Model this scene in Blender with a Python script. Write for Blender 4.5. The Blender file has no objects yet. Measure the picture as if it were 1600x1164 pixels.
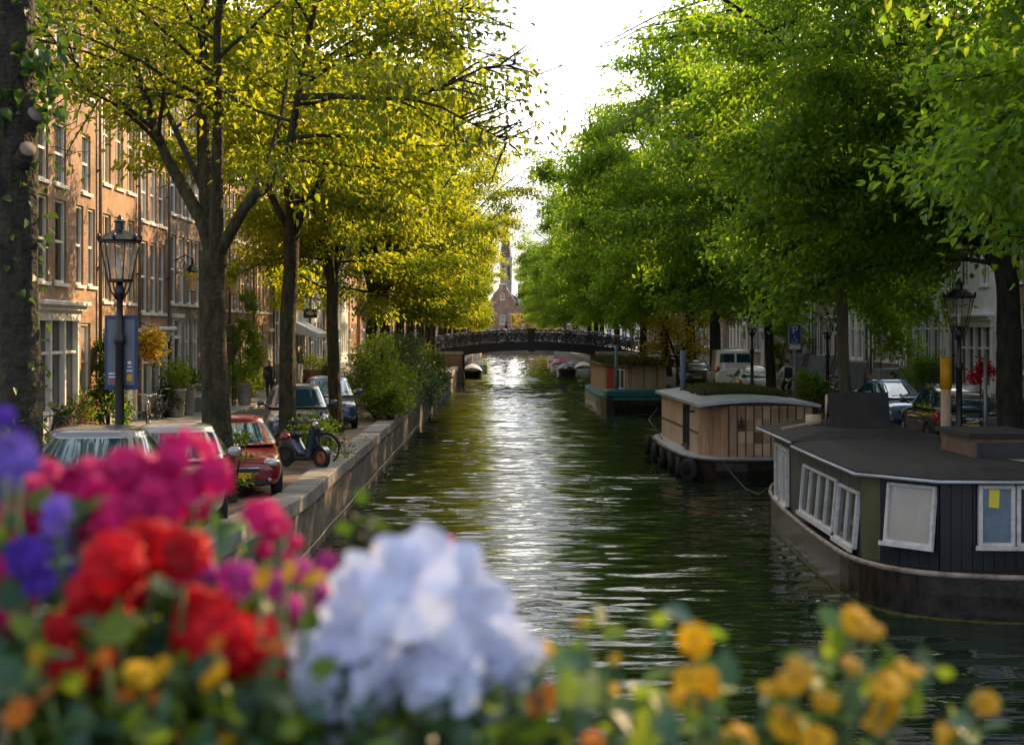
import bpy, bmesh, math, random
import numpy as np
from mathutils import Vector, Matrix, Quaternion
R = math.radians
PI = math.pi
random.seed(7)
scene = bpy.context.scene
COL = scene.collection
F, VX, VY, EYE = 2200.0, 785.0, 515.0, 4.5      # focal length and vanishing point in photo pixels, eye height over the water
QZ = 1.3                                          # quay level above the water
XL, XR = -4.3, 9.5                                # left and right quay edges
FL, FR = -12.5, 19.5                              # left and right house fronts

def at(px, py, Y):
    return Vector(((px - VX) / F * Y, Y, EYE - (py - VY) / F * Y))
def gx(px, Y):
    return (px - VX) / F * Y

# ------------------------------------------------------------------ objects
def tag(o, label=None, cat=None, group=None, kind=None):
    if label: o['label'] = label
    if cat: o['category'] = cat
    if group: o['group'] = group
    if kind: o['kind'] = kind
    return o
def link(o, parent=None):
    COL.objects.link(o)
    if parent is not None: o.parent = parent
    return o
def empty(name, loc=(0, 0, 0), rz=0, label=None, cat=None, group=None, sc=1):
    o = bpy.data.objects.new(name, None)
    o.empty_display_size = .2
    o.location = loc; o.rotation_euler = (0, 0, rz); o.scale = (sc, sc, sc)
    COL.objects.link(o)
    return tag(o, label, cat, group)
def obj(name, mesh, parent=None, loc=None, rot=None, sc=None):
    o = bpy.data.objects.new(name, mesh)
    if loc is not None: o.location = loc
    if rot is not None: o.rotation_euler = rot
    if sc is not None: o.scale = sc
    return link(o, parent)
KIDS = {}
def copy_tree(o, parent=None):
    c = o.copy(); COL.objects.link(c)
    if parent is not None: c.parent = parent
    for ch in list(o.children): copy_tree(ch, c)
    return c
def clone(o, loc, rz, label=None, group=None, sc=None):
    c = copy_tree(o)
    c.location = loc; c.rotation_euler = (0, 0, rz)
    if sc: c.scale = (sc, sc, sc)
    if label: c['label'] = label
    if group: c['group'] = group
    return c

class MB:
    def __init__(s):
        s.v = []; s.f = []; s.m = []; s.sm = []; s.mats = []
    def mi(s, mat):
        if mat not in s.mats: s.mats.append(mat)
        return s.mats.index(mat)
    def add(s, vs, fs, mat, smooth=False):
        b = len(s.v); k = s.mi(mat)
        s.v.extend([tuple(v) for v in vs])
        for f in fs:
            s.f.append(tuple(b + i for i in f)); s.m.append(k); s.sm.append(smooth)
        return s
    def box(s, c, d, mat, rz=0, rx=0, ry=0, bev=0):
        x, y, z = d[0] / 2, d[1] / 2, d[2] / 2
        if bev > 0:
            b = min(bev, x * .9, y * .9, z * .9)
            vs = []
            for sz in (-1, 1):
                for (ax, ay, az) in ((x - b, y - b, z), ):
                    pass
            pts = []
            # chamfered box: 24 vertices
            for sx in (-1, 1):
                for sy in (-1, 1):
                    for sz in (-1, 1):
                        pts += [(sx * x, sy * (y - b), sz * (z - b)), (sx * (x - b), sy * y, sz * (z - b)), (sx * (x - b), sy * (y - b), sz * z)]
            bm = bmesh.new()
            for p in pts: bm.verts.new(p)
            bmesh.ops.convex_hull(bm, input=bm.verts)
            bmesh.ops.dissolve_limit(bm, angle_limit=.02, verts=bm.verts, edges=bm.edges)
            bm.verts.index_update()
            vs = [v.co.copy() for v in bm.verts]; fs = [[v.index for v in f.verts] for f in bm.faces]
            bm.free()
        else:
            vs = [Vector((a * x, b_ * y, c_ * z)) for c_ in (-1, 1) for b_ in (-1, 1) for a in (-1, 1)]
            fs = [(0, 2, 3, 1), (4, 5, 7, 6), (0, 1, 5, 4), (2, 6, 7, 3), (0, 4, 6, 2), (1, 3, 7, 5)]
        rm = Matrix.Rotation(rz, 3, 'Z') @ Matrix.Rotation(ry, 3, 'Y') @ Matrix.Rotation(rx, 3, 'X')
        c = Vector(c)
        return s.add([rm @ Vector(v) + c for v in vs], fs, mat)
    def b2(s, x0, x1, y0, y1, z0, z1, mat, bev=0):
        return s.box(((x0 + x1) / 2, (y0 + y1) / 2, (z0 + z1) / 2), (abs(x1 - x0), abs(y1 - y0), abs(z1 - z0)), mat, bev=bev)
    def tube(s, pts, rad, mat, n=8, caps=True, smooth=True):
        pts = [Vector(p) for p in pts]
        if not hasattr(rad, '__len__'): rad = [rad] * len(pts)
        vs = []; fs = []
        t0 = (pts[1] - pts[0]).normalized()
        u = t0.orthogonal().normalized()
        for i, p in enumerate(pts):
            if i == 0: t = t0
            elif i == len(pts) - 1: t = (pts[i] - pts[i - 1]).normalized()
            else: t = ((pts[i + 1] - pts[i]).normalized() + (pts[i] - pts[i - 1]).normalized())
            if t.length < 1e-6: t = t0
            t = t.normalized()
            u = (u - t * u.dot(t))
            if u.length < 1e-6: u = t.orthogonal()
            u.normalize(); w = t.cross(u)
            for k in range(n):
                a = 2 * PI * k / n
                vs.append(p + (u * math.cos(a) + w * math.sin(a)) * rad[i])
        for i in range(len(pts) - 1):
            for k in range(n):
                a, b = i * n + k, i * n + (k + 1) % n
                fs.append((a, b, b + n, a + n))
        if caps:
            fs.append(tuple(range(n - 1, -1, -1))); fs.append(tuple((len(pts) - 1) * n + k for k in range(n)))
        return s.add(vs, fs, mat, smooth)
    def lathe(s, prof, mat, c=(0, 0, 0), n=16, smooth=True, axis='Z'):
        vs = []; fs = []
        c = Vector(c)
        for (r, z) in prof:
            for k in range(n):
                a = 2 * PI * k / n
                p = (r * math.cos(a), r * math.sin(a), z)
                if axis == 'X': p = (p[2], p[0], p[1])
                if axis == 'Y': p = (p[0], p[2], p[1])
                vs.append(Vector(p) + c)
        for i in range(len(prof) - 1):
            for k in range(n):
                a, b = i * n + k, i * n + (k + 1) % n
                fs.append((a, b, b + n, a + n))
        if prof[0][0] > 1e-4: fs.append(tuple(range(n - 1, -1, -1)))
        if prof[-1][0] > 1e-4: fs.append(tuple((len(prof) - 1) * n + k for k in range(n)))
        return s.add(vs, fs, mat, smooth)
    def prism(s, poly, z0, z1, mat):
        n = len(poly)
        vs = [(p[0], p[1], z0) for p in poly] + [(p[0], p[1], z1) for p in poly]
        fs = [tuple(range(n - 1, -1, -1)), tuple(range(n, 2 * n))] + [(i, (i + 1) % n, (i + 1) % n + n, i + n) for i in range(n)]
        return s.add(vs, fs, mat)
    def ball(s, c, r, mat, n=10, m=7):
        rx, ry, rz = r if hasattr(r, '__len__') else (r, r, r)
        vs = []; fs = []
        for j in range(m + 1):
            t = PI * j / m
            for k in range(n):
                a = 2 * PI * k / n
                vs.append((c[0] + rx * math.sin(t) * math.cos(a), c[1] + ry * math.sin(t) * math.sin(a), c[2] - rz * math.cos(t)))
        for j in range(m):
            for k in range(n):
                a, b = j * n + k, j * n + (k + 1) % n
                fs.append((a, b, b + n, a + n))
        return s.add(vs, fs, mat, True)
    def grid(s, fn, nu, nv, mat, smooth=True, closed=False):
        vs = [fn(i / nu, j / nv) for j in range(nv + 1) for i in range(nu + 1)]
        fs = [(j * (nu + 1) + i, j * (nu + 1) + i + 1, (j + 1) * (nu + 1) + i + 1, (j + 1) * (nu + 1) + i) for j in range(nv) for i in range(nu)]
        return s.add(vs, fs, mat, smooth)
    def mesh(s, name, fix=True):
        me = bpy.data.meshes.new(name)
        me.from_pydata(s.v, [], s.f)
        for m in s.mats: me.materials.append(m)
        me.polygons.foreach_set('material_index', s.m)
        me.polygons.foreach_set('use_smooth', s.sm)
        if fix:
            bm = bmesh.new(); bm.from_mesh(me)
            bmesh.ops.recalc_face_normals(bm, faces=bm.faces)
            bm.to_mesh(me); bm.free()
        me.update()
        return me
    def build(s, name, parent=None, loc=None, rot=None, fix=True):
        return obj(name, s.mesh(name, fix), parent, loc, rot)

# ------------------------------------------------------------------ materials
def new_mat(name):
    m = bpy.data.materials.new(name); m.use_nodes = True
    nt = m.node_tree; nt.nodes.clear()
    return m, nt, nt.nodes, nt.links
def c4(c, k=1): return (min(1, c[0] * k), min(1, c[1] * k), min(1, c[2] * k), 1)
def mat(name, col, rough=.6, metal=0, ns=8, na=.18, bump=0, bs=None, spec=.5, coat=0, streak=0, col2=None):
    m, nt, N, L = new_mat(name)
    out = N.new('ShaderNodeOutputMaterial'); p = N.new('ShaderNodeBsdfPrincipled')
    L.new(p.outputs[0], out.inputs[0])
    p.inputs['Roughness'].default_value = rough; p.inputs['Metallic'].default_value = metal
    p.inputs['Specular IOR Level'].default_value = spec
    if coat: p.inputs['Coat Weight'].default_value = coat; p.inputs['Coat Roughness'].default_value = .05
    tc = N.new('ShaderNodeTexCoord')
    if na > 0 or col2:
        n = N.new('ShaderNodeTexNoise'); n.inputs['Scale'].default_value = ns; n.inputs['Detail'].default_value = 5; n.inputs['Roughness'].default_value = .65
        src = tc.outputs['Object']
        if streak:
            mp = N.new('ShaderNodeMapping'); mp.inputs['Scale'].default_value = (1, 1, 1 / streak); L.new(src, mp.inputs[0]); src = mp.outputs[0]
        L.new(src, n.inputs['Vector'])
        r = N.new('ShaderNodeValToRGB'); L.new(n.outputs['Fac'], r.inputs[0])
        r.color_ramp.elements[0].position = .32; r.color_ramp.elements[1].position = .68
        r.color_ramp.elements[0].color = c4(col, 1 - na); r.color_ramp.elements[1].color = c4(col2 or col, 1 + na)
        L.new(r.outputs[0], p.inputs['Base Color'])
        rr = N.new('ShaderNodeMapRange'); rr.inputs[3].default_value = max(0, rough - .08); rr.inputs[4].default_value = min(1, rough + .1)
        L.new(n.outputs['Fac'], rr.inputs[0]); L.new(rr.outputs[0], p.inputs['Roughness'])
    else:
        p.inputs['Base Color'].default_value = c4(col)
    if bump:
        n2 = N.new('ShaderNodeTexNoise'); n2.inputs['Scale'].default_value = bs or ns * 3; n2.inputs['Detail'].default_value = 4
        L.new(tc.outputs['Object'], n2.inputs['Vector'])
        b = N.new('ShaderNodeBump'); b.inputs['Strength'].default_value = 1; b.inputs['Distance'].default_value = bump
        L.new(n2.outputs['Fac'], b.inputs['Height']); L.new(b.outputs[0], p.inputs['Normal'])
    return m
def brick_mat(name, c1, c2, mortar=(.32, .29, .25), bw=.22, bh=.065, rough=.85, stain=.35, plane='XZ', ms=.012):
    m, nt, N, L = new_mat(name)
    out = N.new('ShaderNodeOutputMaterial'); p = N.new('ShaderNodeBsdfPrincipled'); L.new(p.outputs[0], out.inputs[0])
    p.inputs['Roughness'].default_value = rough; p.inputs['Specular IOR Level'].default_value = .3
    tc = N.new('ShaderNodeTexCoord'); sx = N.new('ShaderNodeSeparateXYZ'); cx = N.new('ShaderNodeCombineXYZ')
    L.new(tc.outputs['Object'], sx.inputs[0])
    if plane == 'XZ':
        ad = N.new('ShaderNodeMath'); ad.operation = 'ADD'
        L.new(sx.outputs['X'], ad.inputs[0]); L.new(sx.outputs['Y'], ad.inputs[1]); L.new(ad.outputs[0], cx.inputs[0]); L.new(sx.outputs['Z'], cx.inputs[1])
    else:
        L.new(sx.outputs['X'], cx.inputs[0]); L.new(sx.outputs['Y'], cx.inputs[1])
    b = N.new('ShaderNodeTexBrick'); L.new(cx.outputs[0], b.inputs['Vector'])
    b.inputs['Color1'].default_value = c4(c1); b.inputs['Color2'].default_value = c4(c2); b.inputs['Mortar'].default_value = c4(mortar)
    b.inputs['Scale'].default_value = 1; b.inputs['Mortar Size'].default_value = ms; b.inputs['Brick Width'].default_value = bw; b.inputs['Row Height'].default_value = bh
    n = N.new('ShaderNodeTexNoise'); n.inputs['Scale'].default_value = .9; n.inputs['Detail'].default_value = 8; n.inputs['Roughness'].default_value = .7
    L.new(tc.outputs['Object'], n.inputs['Vector'])
    mr = N.new('ShaderNodeMapRange'); mr.inputs[1].default_value = .3; mr.inputs[2].default_value = .7; mr.inputs[3].default_value = 1 - stain; mr.inputs[4].default_value = 1 + stain * .5
    L.new(n.outputs['Fac'], mr.inputs[0])
    mx = N.new('ShaderNodeMix'); mx.data_type = 'RGBA'; mx.blend_type = 'MULTIPLY'; mx.inputs[0].default_value = 1
    L.new(b.outputs['Color'], mx.inputs[6]); L.new(mr.outputs[0], mx.inputs[7]); L.new(mx.outputs[2], p.inputs['Base Color'])
    bp = N.new('ShaderNodeBump'); bp.inputs['Distance'].default_value = .006; bp.inputs['Strength'].default_value = .8
    L.new(b.outputs['Fac'], bp.inputs['Height']); bp.invert = True; L.new(bp.outputs[0], p.inputs['Normal'])
    return m
def leaf_mat(name, ca, cb, ta, tb, rough=.45, trans=.5):
    m, nt, N, L = new_mat(name)
    out = N.new('ShaderNodeOutputMaterial')
    g = N.new('ShaderNodeNewGeometry')
    def ramp(a, b):
        r = N.new('ShaderNodeValToRGB'); L.new(g.outputs['Random Per Island'], r.inputs[0])
        r.color_ramp.elements[0].color = c4(a); r.color_ramp.elements[1].color = c4(b); return r
    p = N.new('ShaderNodeBsdfPrincipled'); p.inputs['Roughness'].default_value = rough; p.inputs['Specular IOR Level'].default_value = .35
    L.new(ramp(ca, cb).outputs[0], p.inputs['Base Color'])
    t = N.new('ShaderNodeBsdfTranslucent'); L.new(ramp(ta, tb).outputs[0], t.inputs[0])
    mx = N.new('ShaderNodeMixShader'); mx.inputs[0].default_value = trans
    L.new(p.outputs[0], mx.inputs[1]); L.new(t.outputs[0], mx.inputs[2]); L.new(mx.outputs[0], out.inputs[0])
    return m
def glass_mat(name, col=(.02, .025, .03), rough=.04, tint=None):
    m = mat(name, col, rough, na=.3, ns=1.2, spec=.8)
    return m
def clear_glass(name):
    m, nt, N, L = new_mat(name)
    out = N.new('ShaderNodeOutputMaterial'); t = N.new('ShaderNodeBsdfTransparent'); t.inputs[0].default_value = (.95, .93, .9, 1)
    g = N.new('ShaderNodeBsdfGlossy'); g.inputs['Roughness'].default_value = .1
    s = N.new('ShaderNodeBsdfTranslucent'); s.inputs[0].default_value = (.8, .78, .74, 1)
    m1 = N.new('ShaderNodeMixShader'); m1.inputs[0].default_value = .28; L.new(t.outputs[0], m1.inputs[1]); L.new(s.outputs[0], m1.inputs[2])
    mx = N.new('ShaderNodeMixShader'); mx.inputs[0].default_value = .05; L.new(m1.outputs[0], mx.inputs[1]); L.new(g.outputs[0], mx.inputs[2]); L.new(mx.outputs[0], out.inputs[0])
    return m

M = {}
M['brick_a'] = brick_mat('brick_brown', (.42, .225, .11), (.31, .155, .08), stain=.6)
M['brick_b'] = brick_mat('brick_orange', (.52, .28, .13), (.40, .20, .09), stain=.5)
M['brick_c'] = brick_mat('brick_red', (.40, .19, .11), (.30, .13, .075), stain=.55)
M['brick_d'] = brick_mat('brick_dark', (.20, .13, .10), (.14, .09, .07))
M['brick_e'] = brick_mat('brick_plum', (.28, .175, .14), (.20, .125, .105), stain=.5)
M['brick_g'] = brick_mat('brick_grey', (.30, .27, .25), (.22, .20, .19))
M['plaster'] = mat('plaster_pale', (.72, .70, .68), .8, ns=1.5, na=.15, bump=.003, bs=40)
M['plaster_blue'] = mat('plaster_blue_grey', (.46, .50, .58), .8, ns=1.5, na=.15)
M['white'] = mat('white_paint', (.80, .79, .77), .45, ns=3, na=.08)
M['cream'] = mat('cream_paint', (.68, .62, .50), .5, ns=3, na=.1)
M['darkgreen'] = mat('dark_green_paint', (.02, .05, .035), .35, ns=3, na=.2)
M['blackpaint'] = mat('black_paint', (.015, .016, .018), .35, ns=4, na=.3)
M['iron'] = mat('black_iron', (.02, .021, .024), .4, metal=.3, ns=20, na=.3)
M['glass'] = glass_mat('window_glass', (.018, .024, .032))
M['glass_blue'] = glass_mat('window_glass_blue', (.05, .08, .12))
M['curtain'] = glass_mat('window_curtained', (.34, .32, .29), .12)
M['tile'] = mat('roof_tile', (.10, .055, .04), .7, ns=3, na=.3, bump=.02, bs=6)
M['slate'] = mat('roof_slate', (.06, .062, .07), .6, ns=3, na=.25, bump=.01, bs=8)
M['stone'] = mat('grey_stone', (.33, .32, .30), .8, ns=2.5, na=.25, bump=.01, bs=14)
M['stone_step'] = mat('blue_stone', (.24, .25, .27), .7, ns=3, na=.2, bump=.004, bs=20)
M['coping'] = mat('coping_stone', (.23, .225, .22), .85, ns=1.1, na=.3, bump=.012, bs=10)
M['quay'] = brick_mat('quay_brick', (.24, .21, .18), (.17, .15, .125), (.22, .20, .18), .42, .16, stain=.5)
M['road'] = brick_mat('road_clinker', (.135, .115, .105), (.10, .085, .08), (.07, .065, .06), .20, .075, plane='XY', stain=.3, ms=.01)
M['parking'] = brick_mat('parking_clinker', (.24, .175, .145), (.18, .13, .105), (.10, .085, .07), .20, .08, plane='XY', stain=.3, ms=.012)
M['paving'] = brick_mat('pavement_slab', (.30, .29, .275), (.25, .24, .23), (.15, .14, .13), .3, .3, plane='XY', stain=.25, ms=.012)
M['soil'] = mat('soil', (.05, .035, .025), .95, ns=20, na=.4, bump=.01)
M['bed'] = mat('canal_bed', (.03, .035, .025), .9)
M['bark'] = mat('bark', (.016, .012, .008), .95, ns=9, na=.6, bump=.07, bs=14, streak=3, col2=(.042, .038, .014))
M['bark_dark'] = mat('bark_dark', (.009, .008, .0065), .95, ns=9, na=.6, bump=.08, bs=12, streak=3, col2=(.026, .025, .016))
M['bark_pale'] = mat('bark_pale', (.16, .14, .11), .9, ns=6, na=.35, bump=.03, bs=12, streak=4)
M['cutwood'] = mat('cut_wood', (.17, .14, .115), .9, ns=12, na=.3)
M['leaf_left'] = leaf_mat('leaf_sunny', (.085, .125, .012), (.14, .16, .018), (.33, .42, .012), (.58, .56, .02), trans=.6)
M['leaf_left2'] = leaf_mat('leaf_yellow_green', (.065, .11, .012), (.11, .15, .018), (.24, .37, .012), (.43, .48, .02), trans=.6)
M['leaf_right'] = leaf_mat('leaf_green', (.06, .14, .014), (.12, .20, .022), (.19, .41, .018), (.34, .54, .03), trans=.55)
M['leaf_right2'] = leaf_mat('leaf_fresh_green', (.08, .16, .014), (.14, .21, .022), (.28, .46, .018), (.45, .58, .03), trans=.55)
M['leaf_far'] = leaf_mat('leaf_mixed', (.06, .095, .015), (.11, .13, .02), (.22, .28, .02), (.40, .38, .03), trans=.5)
M['leaf_shrub'] = leaf_mat('shrub_leaf', (.10, .19, .02), (.20, .28, .035), (.22, .36, .02), (.38, .46, .03), trans=.4)
M['leaf_grey'] = leaf_mat('grey_leaf', (.13, .18, .10), (.26, .30, .19), (.12, .17, .07), (.2, .24, .1), trans=.3)
M['leaf_blue'] = leaf_mat('blue_green_leaf', (.03, .09, .06), (.07, .15, .10), (.05, .13, .05), (.1, .2, .08), trans=.3)
M['leaf_ivy'] = leaf_mat('ivy_leaf', (.02, .055, .012), (.05, .10, .02), (.05, .13, .01), (.12, .22, .02), trans=.35)
M['leaf_autumn'] = leaf_mat('autumn_leaf', (.50, .24, .01), (.38, .36, .02), (.8, .36, .01), (.7, .62, .03), trans=.5)
M['grass'] = leaf_mat('roof_grass', (.07, .10, .025), (.16, .16, .05), (.1, .14, .03), (.2, .2, .05), trans=.3)
M['lantern_glass'] = clear_glass('lantern_glass')
M['rubber'] = mat('tyre_rubber', (.015, .015, .016), .8, ns=20, na=.3)
M['alloy'] = mat('alloy', (.45, .46, .48), .3, metal=.9, na=.1)
M['chrome'] = mat('chrome', (.6, .6, .62), .12, metal=1, na=0)
M['carglass'] = mat('car_glass', (.010, .04, .065), .03, na=0, spec=.8)
M['carglass'].node_tree.nodes['Principled BSDF'].inputs['Specular Tint'].default_value = (.45, .72, 1, 1)
M['plastic'] = mat('black_plastic', (.02, .02, .022), .55, na=.2)
M['plate'] = mat('number_plate_yellow', (.75, .45, .02), .5, na=0)
M['lens'] = mat('headlight_lens', (.55, .57, .6), .08, metal=.5, na=.15, ns=30, spec=1)
M['redlens'] = mat('tail_lens', (.45, .015, .012), .15, na=0, spec=.8)
# ------------------------------------------------------------------ camera, light, sky
XL = -3.8
def rise(Y): return .045 * max(0, 27 - Y)
cam_d = bpy.data.cameras.new('camera'); cam = bpy.data.objects.new('camera', cam_d); COL.objects.link(cam)
cam.location = (0, 0, EYE); cam.rotation_euler = (R(90), 0, 0)
cam_d.sensor_width = 36; cam_d.lens = 36 * F / 1600
cam_d.shift_x = (800 - VX) / 1600; cam_d.shift_y = (VY - 582) / 1600
cam_d.clip_start = .05; cam_d.clip_end = 3000
cam_d.dof.use_dof = True; cam_d.dof.focus_distance = 34; cam_d.dof.aperture_fstop = 5.3; cam_d.dof.aperture_blades = 0
scene.camera = cam
SUN_AZ = Vector((.66, .75)).normalized(); SUN_EL = R(29)
sd = bpy.data.lights.new('sun', 'SUN'); so = bpy.data.objects.new('sun', sd); COL.objects.link(so)
sd.energy = 5.0; sd.angle = R(.5); sd.color = (1, .66, .33)
dirv = Vector((SUN_AZ.x * math.cos(SUN_EL), SUN_AZ.y * math.cos(SUN_EL), math.sin(SUN_EL)))
so.rotation_euler = dirv.to_track_quat('Z', 'Y').to_euler(); so.location = (40, 30, 40)
w = bpy.data.worlds.new('World'); scene.world = w; w.use_nodes = True
nt = w.node_tree; bg = nt.nodes['Background']
sky = nt.nodes.new('ShaderNodeTexSky'); sky.sky_type = 'NISHITA'; sky.sun_disc = False
sky.sun_elevation = SUN_EL; sky.sun_rotation = math.atan2(dirv.x, dirv.y)
sky.air_density = 1.0; sky.dust_density = 2.5; sky.ozone_density = 1.0
hs = nt.nodes.new('ShaderNodeHueSaturation'); hs.inputs['Saturation'].default_value = .55
nt.links.new(sky.outputs[0], hs.inputs['Color'])
# thin high cloud: pale streaky veil over the sky
tc = nt.nodes.new('ShaderNodeTexCoord'); mp = nt.nodes.new('ShaderNodeMapping'); mp.inputs['Scale'].default_value = (1.2, 1.2, 5)
ns = nt.nodes.new('ShaderNodeTexNoise'); ns.inputs['Scale'].default_value = 2.2; ns.inputs['Detail'].default_value = 7
rp = nt.nodes.new('ShaderNodeValToRGB'); rp.color_ramp.elements[0].position = .38; rp.color_ramp.elements[1].position = .66
rp.color_ramp.elements[0].color = (.0, .0, .0, 1); rp.color_ramp.elements[1].color = (.75, .75, .75, 1)
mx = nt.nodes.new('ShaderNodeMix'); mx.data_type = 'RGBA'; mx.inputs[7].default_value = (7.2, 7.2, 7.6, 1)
# added veil glow down the canal, off the sun: brighter water and front fill
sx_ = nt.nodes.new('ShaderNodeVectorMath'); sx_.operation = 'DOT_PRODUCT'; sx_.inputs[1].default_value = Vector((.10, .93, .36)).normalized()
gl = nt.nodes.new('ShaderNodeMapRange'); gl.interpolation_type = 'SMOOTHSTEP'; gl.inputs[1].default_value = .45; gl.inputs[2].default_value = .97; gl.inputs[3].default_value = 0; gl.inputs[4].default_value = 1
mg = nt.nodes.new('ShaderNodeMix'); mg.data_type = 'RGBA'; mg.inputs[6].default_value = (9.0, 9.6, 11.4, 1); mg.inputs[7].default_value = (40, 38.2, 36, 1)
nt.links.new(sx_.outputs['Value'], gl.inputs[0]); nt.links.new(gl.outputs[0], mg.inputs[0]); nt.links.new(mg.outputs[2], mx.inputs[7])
L = nt.links
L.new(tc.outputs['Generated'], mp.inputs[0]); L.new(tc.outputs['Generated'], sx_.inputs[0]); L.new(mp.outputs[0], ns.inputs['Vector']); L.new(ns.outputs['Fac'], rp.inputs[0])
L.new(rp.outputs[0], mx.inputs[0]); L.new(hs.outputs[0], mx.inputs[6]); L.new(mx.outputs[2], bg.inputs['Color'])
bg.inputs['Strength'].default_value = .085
scene.view_settings.view_transform = 'Standard'; scene.view_settings.look = 'None'
scene.view_settings.exposure = 1.15; scene.view_settings.gamma = 1
scene.view_settings.use_curve_mapping = False
scene.render.engine = 'CYCLES'
cy = scene.cycles
cy.max_bounces = 7; cy.diffuse_bounces = 3; cy.glossy_bounces = 4; cy.transmission_bounces = 5; cy.transparent_max_bounces = 12
cy.caustics_reflective = False; cy.caustics_refractive = False
cy.use_denoising = True; cy.sample_clamp_indirect = 6

# ------------------------------------------------------------------ ground, streets, water
def struct(name, o): o['kind'] = 'structure'; o.name = name; return o
g = MB(); g.add([(-900, -200, -1.2), (900, -200, -1.2), (900, 1500, -1.2), (-900, 1500, -1.2)], [(0, 1, 2, 3)], M['bed'])
struct('ground', g.build('ground'))
YEND = 262.0
ys = [-12, -4, 4, 8, 12, 16, 20, 24, 27, 40, 70, 110, 160, 220, YEND]
def strip(name, x0, x1, z, m, ya=-12, yb=YEND, left=True):
    b = MB(); yy = [y for y in ys if ya < y < yb]; yy = [ya] + yy + [yb]
    vs = []; fs = []
    for y in yy:
        r = rise(y); vs += [(x0, y, z + r), (x1, y, z + r)]
    for i in range(len(yy) - 1): fs.append((2 * i, 2 * i + 1, 2 * i + 3, 2 * i + 2))
    b.add(vs, fs, m)
    return struct(name, b.build(name))
strip('parking_strip', XL - .5, -6.9, QZ, M['parking'])
strip('road', -6.9, -10.2, QZ - .004, M['road'])
strip('pavement', -10.2, -120, QZ + .10, M['paving'])
k = MB()
for i in range(len(ys) - 1):
    a, b = ys[i], ys[i + 1]
    k.add([(x, y, z + rise(y)) for y in (a, b) for (x, z) in ((-10.06, QZ - .01), (-10.06, QZ + .105), (-10.26, QZ + .105), (-10.26, QZ - .01))],
          [(0, 4, 5, 1), (1, 5, 6, 2), (2, 6, 7, 3)], M['stone'])
struct('kerb', k.build('kerb'))
strip('parking_strip', XR + .5, 13.8, QZ, M['parking'])
strip('road', 13.8, 17.2, QZ - .004, M['road'])
strip('pavement', 17.2, 140, QZ + .10, M['paving'])
k = MB()
for i in range(len(ys) - 1):
    a, b = ys[i], ys[i + 1]
    k.add([(x, y, z + rise(y)) for y in (a, b) for (x, z) in ((17.06, QZ - .01), (17.06, QZ + .105), (17.26, QZ + .105), (17.26, QZ - .01))],
          [(0, 1, 5, 4), (1, 2, 6, 5), (2, 3, 7, 6)], M['stone'])
struct('kerb', k.build('kerb'))
g = MB(); g.add([(-300, YEND, QZ + .02), (300, YEND, QZ + .02), (300, 900, QZ + .02), (-300, 900, QZ + .02)], [(0, 1, 2, 3)], M['paving'])
struct('pavement', g.build('pavement'))

# water
wm, nt, N, L = new_mat('canal_water')
out = N.new('ShaderNodeOutputMaterial'); p = N.new('ShaderNodeBsdfPrincipled'); L.new(p.outputs[0], out.inputs[0])
p.inputs['Base Color'].default_value = (.010, .020, .008, 1); p.inputs['Roughness'].default_value = .012; p.inputs['IOR'].default_value = 1.38
p.inputs['Specular IOR Level'].default_value = .5
tc = N.new('ShaderNodeTexCoord')
def noise(scale, xs, ysc, detail):
    mp = N.new('ShaderNodeMapping'); mp.inputs['Scale'].default_value = (xs, ysc, 1); L.new(tc.outputs['Object'], mp.inputs[0])
    n = N.new('ShaderNodeTexNoise'); n.inputs['Scale'].default_value = scale; n.inputs['Detail'].default_value = detail; n.inputs['Roughness'].default_value = .5
    L.new(mp.outputs[0], n.inputs['Vector']); return n.outputs['Fac']
bA = N.new('ShaderNodeBump'); bA.inputs['Distance'].default_value = .0; L.new(noise(.62, .17, 1.5, 1.5), bA.inputs['Height'])
bB = N.new('ShaderNodeBump'); bB.inputs['Distance'].default_value = .012; L.new(noise(2.3, .24, 1.4, 2), bB.inputs['Height']); L.new(bA.outputs[0], bB.inputs['Normal'])
msk = N.new('ShaderNodeMapRange'); msk.inputs[1].default_value = .35; msk.inputs[2].default_value = .65; msk.inputs[3].default_value = .5; msk.inputs[4].default_value = 1.0
L.new(noise(.11, .8, .6, 3), msk.inputs[0]); L.new(msk.outputs[0], bB.inputs['Strength'])
bC = N.new('ShaderNodeBump'); bC.inputs['Distance'].default_value = .004; L.new(noise(6.5, .7, 1.2, 2.5), bC.inputs['Height']); L.new(bB.outputs[0], bC.inputs['Normal']); L.new(msk.outputs[0], bC.inputs['Strength'])
L.new(bC.outputs[0], p.inputs['Normal'])
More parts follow.
